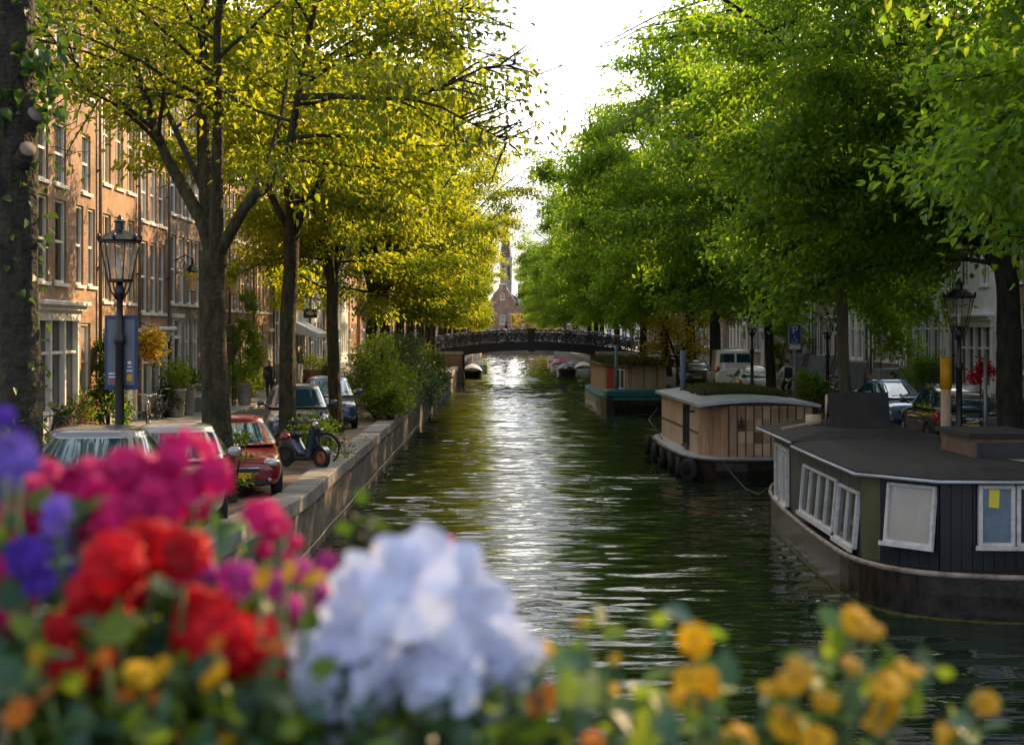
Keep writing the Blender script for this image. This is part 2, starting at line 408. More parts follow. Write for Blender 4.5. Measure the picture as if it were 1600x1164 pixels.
# real waves: a height field of many crossing wavelets, finest near the viewer
def water_mesh():
    rng = np.random.default_rng(12)
    Yr = np.concatenate([np.linspace(-40, 10, 12), np.arange(10.5, 13, .25), np.arange(13, 48, .055), np.arange(48, 80, .085), np.arange(80, 140, .16), np.arange(140, YEND + 3.1, .3)])
    Xr = np.linspace(-6, 12, 141)
    X, Y = np.meshgrid(Xr, Yr)
    Z = np.zeros_like(X); rip = np.zeros_like(X)
    for k in range(80):
        lam = .22 * (1.35 / .22) ** rng.random(); a = rng.normal(0, .24) + (PI if rng.random() < .3 else 0)
        kx, ky = 2 * PI / lam * math.sin(a), 2 * PI / lam * math.cos(a)
        w_ = np.sin(kx * X + ky * Y + rng.uniform(0, 6.28)) * lam
        if lam < .5: rip += w_
        else: Z += w_
    patch = np.zeros_like(X)
    for k in range(7):
        lam = rng.uniform(5, 16); a = rng.uniform(0, 6.28); patch += np.sin(2 * PI / lam * (math.cos(a) * X * 1.6 + math.sin(a) * Y) + rng.uniform(0, 6.28))
    patch = .62 + .38 * np.tanh(patch * .6)
    sl = WAVE_SLOPE / math.sqrt(40) * math.sqrt(2) / (2 * PI)
    Z = (Z * .85 + rip * patch * 1.1) * sl
    fade = np.clip((Y - 9) / 5, 0, 1)
    Z *= fade
    n, m = X.shape
    V = np.stack([X, Y, Z], -1).reshape(-1, 3)
    ii, jj = np.meshgrid(np.arange(m - 1), np.arange(n - 1)); a = (jj * m + ii).ravel()
    Fc = np.stack([a, a + 1, a + m + 1, a + m], 1)
    me = bpy.data.meshes.new('canal_water'); me.vertices.add(len(V)); me.vertices.foreach_set('co', V.astype(np.float32).ravel())
    me.loops.add(len(Fc) * 4); me.loops.foreach_set('vertex_index', Fc.astype(np.int32).ravel())
    me.polygons.add(len(Fc)); me.polygons.foreach_set('loop_start', np.arange(0, len(Fc) * 4, 4, dtype=np.int32)); me.polygons.foreach_set('loop_total', np.full(len(Fc), 4, dtype=np.int32))
    me.polygons.foreach_set('use_smooth', np.ones(len(Fc), dtype=bool)); me.materials.append(wm); me.update(calc_edges=True)
    return me
WAVE_SLOPE = .115
struct('canal_water', obj('canal_water', water_mesh()))

# quay walls with their coping stones
def quay(xe, sgn, label):
    t = empty('quay_wall', (0, 0, 0), 0, label, 'wall')
    b = MB(); c = MB(); f = MB()
    for i in range(len(ys) - 1):
        y0, y1 = ys[i], ys[i + 1]
        for (bb, xo, xi, zo, zt, m) in ((b, xe, xe + sgn * .5, -1.0, QZ - .22, M['quay']),):
            vs = [(x, y, z + (rise(y) if z > 0 else 0)) for y in (y0, y1) for (x, z) in ((xo, zo), (xo, zt), (xi, zt), (xi, zo))]
            bb.add(vs, [(0, 4, 5, 1), (1, 5, 6, 2), (2, 6, 7, 3)], m)
    b.build('brickwork', t)
    y = -4.0; rnd = random.Random(3)
    while y < YEND - 2:
        ln = 1.25 + rnd.random() * .3 if y < 90 else 6
        x0, x1 = xe - sgn * .06, xe + sgn * .52
        dz = rnd.uniform(-.012, .012)
        vs = [(x, yy, z + rise(yy) + dz) for yy in (y + .012, y + ln - .012) for (x, z) in ((x0, QZ - .22), (x0, QZ + .03), (x0 + sgn * .03, QZ + .055), (x1, QZ + .055), (x1, QZ - .22))]
        c.add(vs, [(0, 5, 6, 1), (1, 6, 7, 2), (2, 7, 8, 3), (3, 8, 9, 4), (4, 3, 2, 1, 0), (5, 6, 7, 8, 9)], M['coping'])
        y += ln
    c.build('coping', t)
    # upright timber fender piles against the wall
    for i, yy in enumerate([14 + 2.6 * q for q in range(4)]):
        if i % 3 == 1: continue
        f.box((xe - sgn * .10, yy, .12), (.16, .18, 1.7 + .3 * (i % 2)), M['pile'], bev=.03)
    f.build('fender_piles', t)
    return t
M['pile'] = mat('wet_timber', (.075, .062, .045), .85, ns=6, na=.45, bump=.01, streak=4)
quay(XL, -1, 'brick quay wall with grey coping stones along the left bank')
quay(XR, 1, 'brick quay wall behind the houseboats along the right bank')
t = empty('quay_wall', (2.8, YEND, 0), 0, 'dark brick quay wall across the far end of the canal', 'wall')
b = MB(); b.b2(-7.5, 7.5, .0, .6, -1, 1.15, M['quay']); b.build('brickwork', t); b = MB(); b.b2(-7.5, 7.5, -.06, .7, 1.152, 1.4, M['coping']); b.build('coping', t)
b = MB(); pts = []
for i in range(30):
    y = 17 + i * 1.5; pts.append((XL + .24, y, .46 + .02 * math.sin(i * 1.7)))
b.tube(pts, .016, mat('cable_rope', (.30, .28, .24), .8, na=.2), n=6)
tag(b.build('mooring_cable'), 'pale mooring cable strung low along the left quay wall', 'cable')

# ------------------------------------------------------------------ bridge far down the canal
BY = 121.0; BC = 2.4
def deck(x): return max(1.34, 3.42 - .0095 * (x - BC) ** 2)
br = empty('canal_bridge', (BC, BY, 0), 0, 'low arched iron bridge with brick piers at the far end of the canal', 'bridge')
def part(mb, name, root): 
    o = mb.build(name, root); o.location = (-root.location.x, -root.location.y, -root.location.z); return o
b = MB(); nn = 40
vs = []; fs = []
for i in range(nn + 1):
    x = -12.5 + 30 * i / nn
    zt = deck(x); arch = 2.72 - .0135 * (x - BC) ** 2
    zb = arch if -3.6 < x < 8.2 else zt - .55
    zb = min(zb, zt - .5)
    for y in (BY, BY + 8): vs += [(x, y, zt), (x, y, zb)]
for i in range(nn):
    a = i * 4; c = a + 4
    fs += [(a, c, c + 1, a + 1), (a + 2, a + 3, c + 3, c + 2), (a, a + 2, c + 2, c), (a + 1, c + 1, c + 3, a + 3)]
b.add(vs, fs, M['blackpaint'])
part(b, 'girder', br)
b = MB(); vs = []; fs = []
for i in range(nn + 1):
    x = -12.5 + 30 * i / nn
    vs += [(x, BY + .06, deck(x) + .012), (x, BY + 7.94, deck(x) + .012)]
for i in range(nn): fs.append((2 * i, 2 * i + 1, 2 * i + 3, 2 * i + 2))
b.add(vs, fs, M['road']); part(b, 'roadway', br)
for (x0, x1, nm) in ((-6.1, -3.45, 'pier'), (8.05, 11.6, 'pier')):
    b = MB(); b.b2(x0, x1, BY - .25, BY + 8.2, -1, 2.35, M['brick_c']); b.b2(x0 - .08, x1 + .08, BY - .33, BY + 8.28, 2.352, 2.62, M['stone'])
    part(b, nm, br)
for (x0, x1, y0) in ((-8.2, -6.1, -3.2), (11.6, 13.5, -3.0)):
    b = MB(); b.b2(x0, x1, BY + y0, BY + .2, 0, 2.3, M['stone']); part(b, 'wing_wall', br)
for yy in (BY + .12, BY + 7.88):
    b = MB()
    xs = [-11 + 1.05 * i for i in range(27)]
    for x in xs: b.b2(x - .025, x + .025, yy - .025, yy + .025, deck(x) - .1, deck(x) + 1.05, M['iron'])
    for h in (.25, .55, .85, 1.05): b.tube([(x, yy, deck(x) + h) for x in xs], .03 if h > 1 else .018, M['iron'], n=5)
    part(b, 'railing', br)
b = MB(); b.b2(2.2, 2.8, BY - .1, BY + .4, 2.6, 4.45, M['blackpaint']); b.b2(2.12, 2.88, BY - .18, BY + .48, 4.452, 4.6, M['blackpaint'])
part(b, 'bridge_pillar', br)
# ------------------------------------------------------------------ trees
def mesh_quads(name, V, mats, midx=None, smooth=False):
    """leaves of six vertices each: two quads that meet along the midrib"""
    n = len(V) // 6
    me = bpy.data.meshes.new(name)
    me.vertices.add(n * 6); me.vertices.foreach_set('co', V.astype(np.float32).ravel())
    idx = (np.arange(n, dtype=np.int32)[:, None] * 6 + np.array([0, 1, 2, 3, 0, 3, 4, 5], dtype=np.int32)).ravel()
    me.loops.add(n * 8); me.loops.foreach_set('vertex_index', idx)
    me.polygons.add(n * 2); me.polygons.foreach_set('loop_start', np.arange(0, n * 8, 4, dtype=np.int32)); me.polygons.foreach_set('loop_total', np.full(n * 2, 4, dtype=np.int32))
    for m in mats: me.materials.append(m)
    if midx is not None: me.polygons.foreach_set('material_index', np.repeat(midx, 2).astype(np.int32))
    me.update(calc_edges=True)
    return me
def unit(a): return a / np.maximum(1e-9, np.linalg.norm(a, axis=-1, keepdims=True))
def leaf_verts(P, D, size, rng, wide=.62, fold=.16):
    """kite leaves at P pointing along D, roughly facing up, one folded quad each"""
    n = len(P)
    D = unit(D)
    up = np.array([0, 0, 1.0]) + rng.normal(0, .55, (n, 3))
    S = unit(np.cross(D, up)); Nn = np.cross(S, D)
    L = (size * rng.uniform(.65, 1.25, n))[:, None]
    W = L * wide * .5
    base = P; tip = P + D * L - Nn * L * .16
    a1 = P + D * L * .24 - Nn * L * .0; a2 = P + D * L * .60 - Nn * L * .04
    r1 = a1 + S * W * .88 + Nn * L * fold; l1 = a1 - S * W * .88 + Nn * L * fold
    r2 = a2 + S * W * .80 + Nn * L * fold * .8; l2 = a2 - S * W * .80 + Nn * L * fold * .8
    return np.stack([base, r1, r2, tip, l2, l1], 1).reshape(-1, 3)
def leaf_cloud(rng, centres, dirs, per, spread, size, droop=.35, wide=.62):
    n = len(centres) * per
    C = np.repeat(centres, per, 0); Dd = np.repeat(dirs, per, 0)
    P = C + rng.normal(0, 1, (n, 3)) * spread
    D = Dd * .7 + rng.normal(0, .55, (n, 3)); D[:, 2] -= droop
    return leaf_verts(P, D, size, rng, wide)

def branch(rng, p, d, length, segs, wob, curve):
    """polyline from p along d; curve bends it (vector added per unit length)"""
    pts = [np.array(p, float)]; d = np.array(d, float); d /= np.linalg.norm(d)
    st = length / segs
    for i in range(segs):
        d = d + rng.normal(0, wob, 3) + np.array(curve) * st
        d /= np.linalg.norm(d)
        pts.append(pts[-1] + d * st)
    return pts
def perp_dir(rng, d, ang, bias=None):
    d = d / np.linalg.norm(d)
    r = rng.normal(0, 1, 3)
    if bias is not None: r += bias
    r -= d * r.dot(d); r /= np.linalg.norm(r)
    return d * math.cos(ang) + r * math.sin(ang)
def tree(seed, name, H, fork, limbs, Rr, mats, leaf=.17, per=12, twigs=9, lean=(0, 0), r0=.27, skirts=8, sides=13, hand=None, spread=(.30, .30, .16), incl=(18, 42), low=.22, droop=.35, reject=None, skirt_z=None):
    """returns (trunk mesh, crown mesh) in tree space"""
    rng = np.random.default_rng(seed)
    b = MB(); bark = mats[0]
    tw_c = []; tw_d = []
    nz = 18
    ph = rng.uniform(0, 6.28, 6)
    tr = [np.array([lean[0] * .15 * (i / nz) ** 2 + .05 * math.sin(ph[0] + 2.2 * i / nz * fork * .5) * (i > 0), lean[1] * .15 * (i / nz) ** 2 + .05 * math.sin(ph[1] + 1.7 * i / nz * fork * .5) * (i > 0), -.15 + (fork + .15) * i / nz]) for i in range(nz + 1)]
    v0 = len(b.v)
    b.tube(tr, [r0 * (1 + .55 * math.exp(-i * fork / nz * 3.2)) * (1 - .2 * i / nz) * (1 + .22 * max(0, (i / nz - .88) / .12)) for i in range(nz + 1)], bark, n=20, caps=False)
    for i in range(nz + 1):                     # buttresses, swellings and ridged bark
        for k in range(20):
            q = v0 + i * 20 + k; a = 2 * PI * k / 20; z = tr[i][2]; c = Vector(tr[i]); d = Vector(b.v[q]) - c
            f = 1 + .07 * math.sin(3 * a + ph[2] + .5 * z) + .05 * math.sin(5 * a + ph[3] - 1.3 * z) + .05 * math.sin(2.6 * z + ph[4] + a) + rng.normal(0, .022)
            b.v[q] = tuple(c + d * f)
    mains = []
    if hand:
        for h_ in hand: mains.append(([np.array(q, float) for q in h_[0]], h_[1], h_[2], h_[3] if len(h_) > 3 else 1))
    else:
        a0 = rng.uniform(0, 6.28)
        for k in range(limbs):
            a = a0 + 2 * PI * k / limbs + rng.normal(0, .25)
            inc = R(rng.uniform(*incl)) if k else R(6)
            d = np.array([math.cos(a) * math.sin(inc) + lean[0] * .06, math.sin(a) * math.sin(inc) + lean[1] * .06, math.cos(inc)])
            z0 = tr[-1] - np.array([0, 0, rng.uniform(0, .5)])
            ln = (H - fork) * rng.uniform(.88, 1.08) * (1 if k else 1.05)
            pl = branch(rng, z0, d, ln, 11, .06, (math.cos(a) * .025 + lean[0] * .012, math.sin(a) * .025 + lean[1] * .012, -.012))
            mains.append((pl, r0 * rng.uniform(.42, .6), .02, 1))
    subs = []
    for pl, ra, rb, ss in mains:
        n = len(pl)
        b.tube(pl, [ra + (rb - ra) * (i / (n - 1)) ** .8 for i in range(n)], bark, n=7, caps=False)
        for s in range(sides):
            t = low + (1 - low) * (s + rng.random()) / sides
            i = min(n - 2, int(t * (n - 1))); fr = t * (n - 1) - i
            p = pl[i] + (pl[i + 1] - pl[i]) * fr; d = pl[i + 1] - pl[i]
            out = np.array([p[0] * .25 + lean[0] * .45, p[1] * .25 + lean[1] * .3, 0]);
            dd = perp_dir(rng, d, R(rng.uniform(40, 78)), out)
            dd[2] = dd[2] * .6 + .05
            ln = ss * Rr * (.30 + .42 * (1 - t)) * rng.uniform(.75, 1.25)
            subs.append((p, dd, ln, max(.018, (ra + (rb - ra) * t) * .45)))
    for s in range(skirts):                     # low outward boughs from the fork
        a = rng.uniform(0, 2 * PI) if rng.random() < .45 else math.atan2(lean[1], lean[0] + 1e-6) + rng.normal(0, .7)
        dd = np.array([math.cos(a), math.sin(a), rng.uniform(.12, .5)])
        zz = fork * rng.uniform(.95, 1.3) if skirt_z is None else rng.uniform(*skirt_z)
        subs.append((np.array([tr[-1][0] * .9, tr[-1][1] * .9, zz]), dd, Rr * rng.uniform(.7, 1.05), .06))
    for (p, dd, ln, rad) in subs:
        sg = 6
        pl = branch(rng, p, dd, ln, sg, .10, (0, 0, -.05 - .03 * (ln > 3)))
        b.tube(pl, [rad * (1 - .85 * i / sg) + .004 for i in range(sg + 1)], bark, n=5, caps=False)
        nt_ = max(3, int(twigs * ln / 2.6))
        for q in range(nt_):
            t = .18 + .82 * (q + rng.random()) / nt_
            i = min(sg - 1, int(t * sg)); pp = pl[i] + (pl[i + 1] - pl[i]) * (t * sg - i); d = pl[i + 1] - pl[i]
            td = perp_dir(rng, d, R(rng.uniform(20, 70))); td[2] = td[2] * .55 - .04
            tl = rng.uniform(.45, 1.1)
            e = pp + td * tl * .55; e2 = pp + td * tl + np.array([0, 0, -.10 * tl])
            if rng.random() < .6: b.tube([pp, e, e2], [.010, .007, .004], bark, n=3, caps=False)
            for (c, f) in ((pp + td * tl * .3, .5), (e, 1), (e2, 1)):
                tw_c.append(c); tw_d.append(td)
    C = np.array(tw_c); D = np.array(tw_d)
    if reject is not None:
        keep = np.array([not reject(c, rng) for c in C]); C = C[keep]; D = D[keep]
    V = leaf_cloud(rng, C, D, per, np.array(spread), leaf, droop)
    nl = len(V) // 6
    mi = (rng.random(nl) < .4).astype(int) if len(mats) > 2 else None
    return b.mesh(name + '_trunk', fix=False), mesh_quads(name + '_crown', V, mats[1:], mi), nl
def place_tree(meshes, name, loc, rz, label, group, sc=1, cat='tree'):
    t = empty(name, loc, rz, label, cat, group, sc)
    obj('trunk', meshes[0], t); obj('crown', meshes[1], t)
    return t
ORD = ['first', 'second', 'third', 'fourth', 'fifth', 'sixth', 'seventh', 'eighth', 'ninth', 'tenth', 'eleventh', 'twelfth', 'thirteenth', 'fourteenth', 'fifteenth', 'sixteenth', 'seventeenth', 'eighteenth']
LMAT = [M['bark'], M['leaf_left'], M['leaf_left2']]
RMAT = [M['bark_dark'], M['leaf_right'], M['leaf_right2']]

# main left tree: limbs follow the photograph's fork
T1 = Vector((gx(337, 25.6), 25.6, QZ + rise(25.6)))
def tl(px, py, dy=0):
    v = at(px, py, 25.6 + dy) - T1; return (v.x, v.y, v.z)
hand = [
    ([tl(333, 400), tl(318, 350), tl(290, 300, .3), tl(262, 250, .6), tl(243, 205, .9), tl(228, 150, 1.2), tl(208, 95, 1.5), tl(172, 40, 1.8), tl(120, -20, 2), tl(70, -90, 2.2)], .15, .03),
    ([tl(334, 395), tl(325, 330, .2), tl(318, 240, .4), tl(316, 150, .5), tl(320, 60, .6), tl(322, -60, .8), tl(316, -190, 1), tl(310, -330, 1.2), tl(312, -470, 1.3)], .17, .03),
    ([tl(338, 395), tl(338, 320, -.3), tl(340, 240, -.5), tl(342, 150, -.7), tl(340, 50, -.9), tl(350, -70, -1.1), tl(362, -200, -1.2), tl(370, -350, -1.3)], .15, .03),
    ([tl(342, 400), tl(356, 370, -.2), tl(384, 322, -.5), tl(425, 283, -.8), tl(452, 230, -1.1), tl(465, 160, -1.3), tl(474, 100, -1.5), tl(490, 20, -1.7), tl(505, -80, -1.9), tl(515, -200, -2)], .13, .03, .8),
    ([tl(333, 330, .1), tl(305, 270, .9), tl(280, 215, 1.8), tl(250, 150, 2.6), tl(215, 60, 3.3), tl(190, -40, 4), tl(165, -140, 4.5)], .09, .02),
    ([tl(462, 152, -1.3), tl(520, 150, -1.9), tl(580, 154, -2.4), tl(640, 155, -3.0), tl(700, 132, -3.4), tl(755, 106, -3.7), tl(815, 100, -4)], .065, .01, .42),
    ([tl(640, 155, -3.0), tl(690, 168, -3.2), tl(730, 190, -3.4), tl(770, 210, -3.5), tl(800, 228, -3.6)], .03, .006, .35),
    ([tl(468, 135, -1.3), tl(540, 90, -1.2), tl(620, 60, -1), tl(690, 30, -.8), tl(735, 5, -.5)], .05, .01, .6),
    ([tl(384, 322, -.5), tl(420, 250, .6), tl(440, 180, 1.4), tl(455, 90, 2), tl(460, -20, 2.4)], .07, .02),
    ([tl(243, 205, .9), tl(190, 160, .6), tl(140, 120, .2), tl(90, 70, -.3), tl(60, 30, -.6)], .05, .01),
]
def rej1(c, rng):
    px = VX + (c[0] + T1.x) / (c[1] + T1.y) * F; py = VY - (c[2] + T1.z - EYE) / (c[1] + T1.y) * F
    if px > 690: return py > 240 or px > 880 or px > 870 or rng.random() < (.78 if px < 735 else .93)
    if px < 300: return py > 270 or rng.random() < (.62 + .28 * (py > 140))
    if py > 300: return rng.random() < .65
    if px < 480: return rng.random() < .22
    return py > 360
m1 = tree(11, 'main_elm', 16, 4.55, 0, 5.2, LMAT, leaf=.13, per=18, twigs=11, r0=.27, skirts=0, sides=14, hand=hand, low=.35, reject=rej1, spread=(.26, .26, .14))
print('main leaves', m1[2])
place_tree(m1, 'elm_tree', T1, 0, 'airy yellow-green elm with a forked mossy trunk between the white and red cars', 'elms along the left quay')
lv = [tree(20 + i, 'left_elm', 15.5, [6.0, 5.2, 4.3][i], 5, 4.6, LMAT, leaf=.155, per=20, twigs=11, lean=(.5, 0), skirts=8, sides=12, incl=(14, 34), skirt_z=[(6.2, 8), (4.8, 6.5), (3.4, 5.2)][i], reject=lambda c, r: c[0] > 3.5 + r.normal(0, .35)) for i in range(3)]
print('left leaves', [m[2] for m in lv])
# nearest left trunk: crown starts above the picture
m0 = tree(31, 'near_elm', 16, 7.0, 4, 4.2, [M['bark_dark'], M['leaf_left'], M['leaf_left2']], leaf=.14, per=8, twigs=6, skirts=1, sides=8, r0=.25, incl=(12, 30), lean=(-.5, 0))
t0 = place_tree(m0, 'elm_tree', (gx(27, 15.5), 15.5, QZ + rise(15.5)), 1.0, 'dark ivy-grown trunk standing nearest at the left edge, with sawn branch stubs', 'elms along the left quay')
left_list = [(450, 34.8, 'yellow-green elm behind the moped, leaning over the parked cars'), (522, 44, 'slim brown-trunked elm rising behind the quay shrubs')]
for i, (px, Y, lab) in enumerate(left_list):
    tt = place_tree(lv[i], 'elm_tree', (gx(px, Y), Y, QZ), [.4, 2.6][i], lab, 'elms along the left quay', [.95, .9][i])
    [c for c in tt.children if c.name.startswith('trunk')][0].scale = (.85, .85, 1)
far = [(581, 60), (600, 63.5), (625, 74), (640, 83), (655, 93), (668, 104), (676, 114)] + [(None, y) for y in (138, 150, 163, 178, 194, 212, 232, 250)]
for i, (px, Y) in enumerate(far):
    x = gx(px, Y) if px else -6.1
    rngt = random.Random(100 + i)
    place_tree(lv[[2, 1, 2][i % 3]], 'elm_tree', (x, Y, QZ), rngt.uniform(-.7, .7), '%s elm from the front in the dense left row beyond the shrubs' % ORD[i], 'elms along the left quay', rngt.uniform(.95, 1.12))
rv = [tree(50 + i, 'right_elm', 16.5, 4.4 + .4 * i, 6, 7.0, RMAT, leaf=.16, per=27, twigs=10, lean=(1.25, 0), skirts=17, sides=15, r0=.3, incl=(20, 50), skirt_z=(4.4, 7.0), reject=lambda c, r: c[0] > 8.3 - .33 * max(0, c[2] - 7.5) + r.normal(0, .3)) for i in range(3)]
print('right leaves', [m[2] for m in rv])
rl = [(None, 19.5, 'near elm whose leafy crown hangs in from the right edge, its trunk out of view'), (1583, 32, 'dark-trunked elm behind the black houseboat, boughs sweeping over the canal'), (1320, 47, 'pale-trunked elm beside the blue parking sign'),
      (1205, 60, 'elm with a dark leafy trunk left of the cyclist')]
rf = [72, 84, 97, 110, 136, 150, 164, 180, 198, 218, 240]
rngt = random.Random(9)
for i, (px, Y, lab) in enumerate(rl):
    x = gx(px, Y) if px else 13.1
    rt = place_tree(rv[i % 3], 'elm_tree', (x, Y, QZ + rise(Y)), PI + [.3, -.2, .4, 0][i], lab, 'elms along the right quay', [1.0, 1.0, 1.0, 1.02][i])
    if px in (1205, 1320):
        tk = [c for c in rt.children if c.name.startswith('trunk')][0]; tk.scale = (.72, .72, 1)
    if px == 1320:
        sl = [c for c in rt.children if c.name.startswith('trunk')][0].material_slots[0]; sl.link = 'OBJECT'; sl.material = M['bark_pale']
for i, Y in enumerate(rf):
    place_tree(rv[(i + 1) % 3], 'elm_tree', (11.0 + rngt.uniform(-.4, .4), Y, QZ), PI + rngt.uniform(-.6, .6), '%s elm in the green right row beyond the cyclist' % ORD[i], 'elms along the right quay', rngt.uniform(.95, 1.1))
FMAT = [M['bark'], M['leaf_far'], M['leaf_autumn']]
fv = tree(71, 'end_tree', 9, 2.6, 4, 3.6, FMAT, leaf=.24, per=10, twigs=7, skirts=6, sides=8, r0=.16, incl=(18, 45))
for i, (x, sc_) in enumerate(((-7.5, 1.0), (-4.6, .72), (4.6, .8), (9, 1.0))):
    place_tree(fv, 'street_tree', (x, 277 + i, QZ), i * 1.3, ['small tree far left of the church', 'low tree just left of the red gabled end house', 'low tree just right of the red gabled end house', 'small tree far right of the church'][i] + ' at the canal end', 'small trees across the canal end', sc_)
# ivy and stubs on the nearest trunk
rng = np.random.default_rng(5)
n = 900; a = rng.uniform(0, 2 * PI, n); z = rng.uniform(.5, 6.8, n); keep = rng.random(n) < .25 + .5 * (np.abs(z - 5.6) < .7); a = a[keep]; z = z[keep]
rr = .27 + rng.uniform(0, .07, len(a)); P = np.stack([np.cos(a) * rr, np.sin(a) * rr, z], 1); D = np.stack([np.cos(a) * .5, np.sin(a) * .5, -np.ones(len(a)) * .4], 1) + rng.normal(0, .4, (len(a), 3))
V = leaf_verts(P, D, .11, rng, .85)
c = np.repeat(np.array([[.30, -.2, 5.55], [.38, -.1, 5.2], [-.1, -.3, 5.1], [.42, -.15, 5.8]]), 26, 0) + rng.normal(0, .16, (104, 3))
V2 = leaf_verts(c, rng.normal(0, .5, (104, 3)) + np.array([.3, 0, -.6]), .17, rng, .7)
iv = obj('ivy', mesh_quads('ivy', np.concatenate([V, V2]), [M['leaf_ivy']]), t0); iv.rotation_euler = (0, 0, -1.0)
b = MB()
for (a, z, d) in ((-1.0, 4.45, .5), (-2.0, 4.15, .4), (-.7, 4.9, .35)):
    e = Vector((math.cos(a), math.sin(a), .5)).normalized()
    p0 = Vector((math.cos(a) * .12, math.sin(a) * .12, z)); p1 = p0 + e * d * .75
    b.tube([p0, p0 + e * d * .4, p1], [.14, .11, .10], M['bark_dark'], n=9); b.tube([p1, p1 + e * .012], [.092, .09], M['cutwood'], n=9)
st = b.build('branch_stub', t0); st.rotation_euler = (0, 0, -1.0)
# ------------------------------------------------------------------ houses
WIN = {}
def window_parts(root, x, z0, wd, h, style, trim, pane, sill, yin=.09):
    """a window as a part of the house: frame mesh with its pane and sill as sub-parts"""
    key = (round(wd, 2), round(h, 2), style, trim.name, pane.name)
    if key not in WIN:
        f = MB(); fw = .075
        hw = wd / 2
        f.b2(-hw, -hw + fw, -.03, .07, 0, h, trim); f.b2(hw - fw, hw, -.03, .07, 0, h, trim)
        f.b2(-hw + fw, hw - fw, -.03, .07, 0, fw, trim); f.b2(-hw + fw, hw - fw, -.03, .07, h - fw, h, trim)
        if style in ('sash', 'cross', 'six'):
            zt = h * (.5 if style != 'cross' else .66)
            f.b2(-hw + fw, hw - fw, -.012, .06, zt - .035, zt + .035, trim)
        if style in ('cross', 'six', 'double'):
            f.b2(-.028, .028, -.01, .055, fw, h - fw, trim)
        if style == 'six':
            for q in (.25, .75): f.b2(-hw + fw, hw - fw, .0, .05, h * q - .018, h * q + .018, trim)
        g = MB()
        g.add([(-hw + .03, .045, .03), (hw - .03, .045, .03), (hw - .03, .045, h - .03), (-hw + .03, .045, h - .03)], [(0, 1, 2, 3)], pane)
        sm = MB(); sm.b2(-hw - .09, hw + .09, -.16, .05, -.10, -.002, sill)
        WIN[key] = (f.mesh('window_frame'), g.mesh('pane'), sm.mesh('sill'))
    fm, gm, sm = WIN[key]
    fr = obj('window', fm, root, (x, yin, z0)); obj('pane', gm, fr); obj('sill', sm, fr)
    return fr

def facade(W, H, D, openings, wall, depth=.2):
    """wall box with real window openings and reveals; front at y=0"""
    b = MB()
    xs = sorted(set([0, W] + [o[0] for o in openings] + [o[1] for o in openings]))
    zs = sorted(set([0, H] + [o[2] for o in openings] + [o[3] for o in openings]))
    def inside(xc, zc):
        return any(o[0] < xc < o[1] and o[2] < zc < o[3] for o in openings)
    vid = {}; vs = []; fs = []
    def V(x, z):
        if (x, z) not in vid: vid[(x, z)] = len(vs); vs.append((x, 0, z))
        return vid[(x, z)]
    for i in range(len(xs) - 1):
        for j in range(len(zs) - 1):
            if not inside((xs[i] + xs[i + 1]) / 2, (zs[j] + zs[j + 1]) / 2):
                fs.append((V(xs[i], zs[j]), V(xs[i + 1], zs[j]), V(xs[i + 1], zs[j + 1]), V(xs[i], zs[j + 1])))
    b.add(vs, fs, wall)
    for (x0, x1, z0, z1) in [o[:4] for o in openings]:
        b.add([(x0, 0, z0), (x1, 0, z0), (x1, 0, z1), (x0, 0, z1), (x0, depth, z0), (x1, depth, z0), (x1, depth, z1), (x0, depth, z1)],
              [(0, 4, 5, 1), (1, 5, 6, 2), (2, 6, 7, 3), (3, 7, 4, 0), (4, 7, 6, 5)], wall)
    b.add([(0, 0, 0), (W, 0, 0), (W, 0, H), (0, 0, H), (0, D, 0), (W, D, 0), (W, D, H), (0, D, H)], [(0, 3, 7, 4), (1, 5, 6, 2), (4, 7, 6, 5), (3, 2, 6, 7)], wall)
    return b.mesh('wall', fix=False)

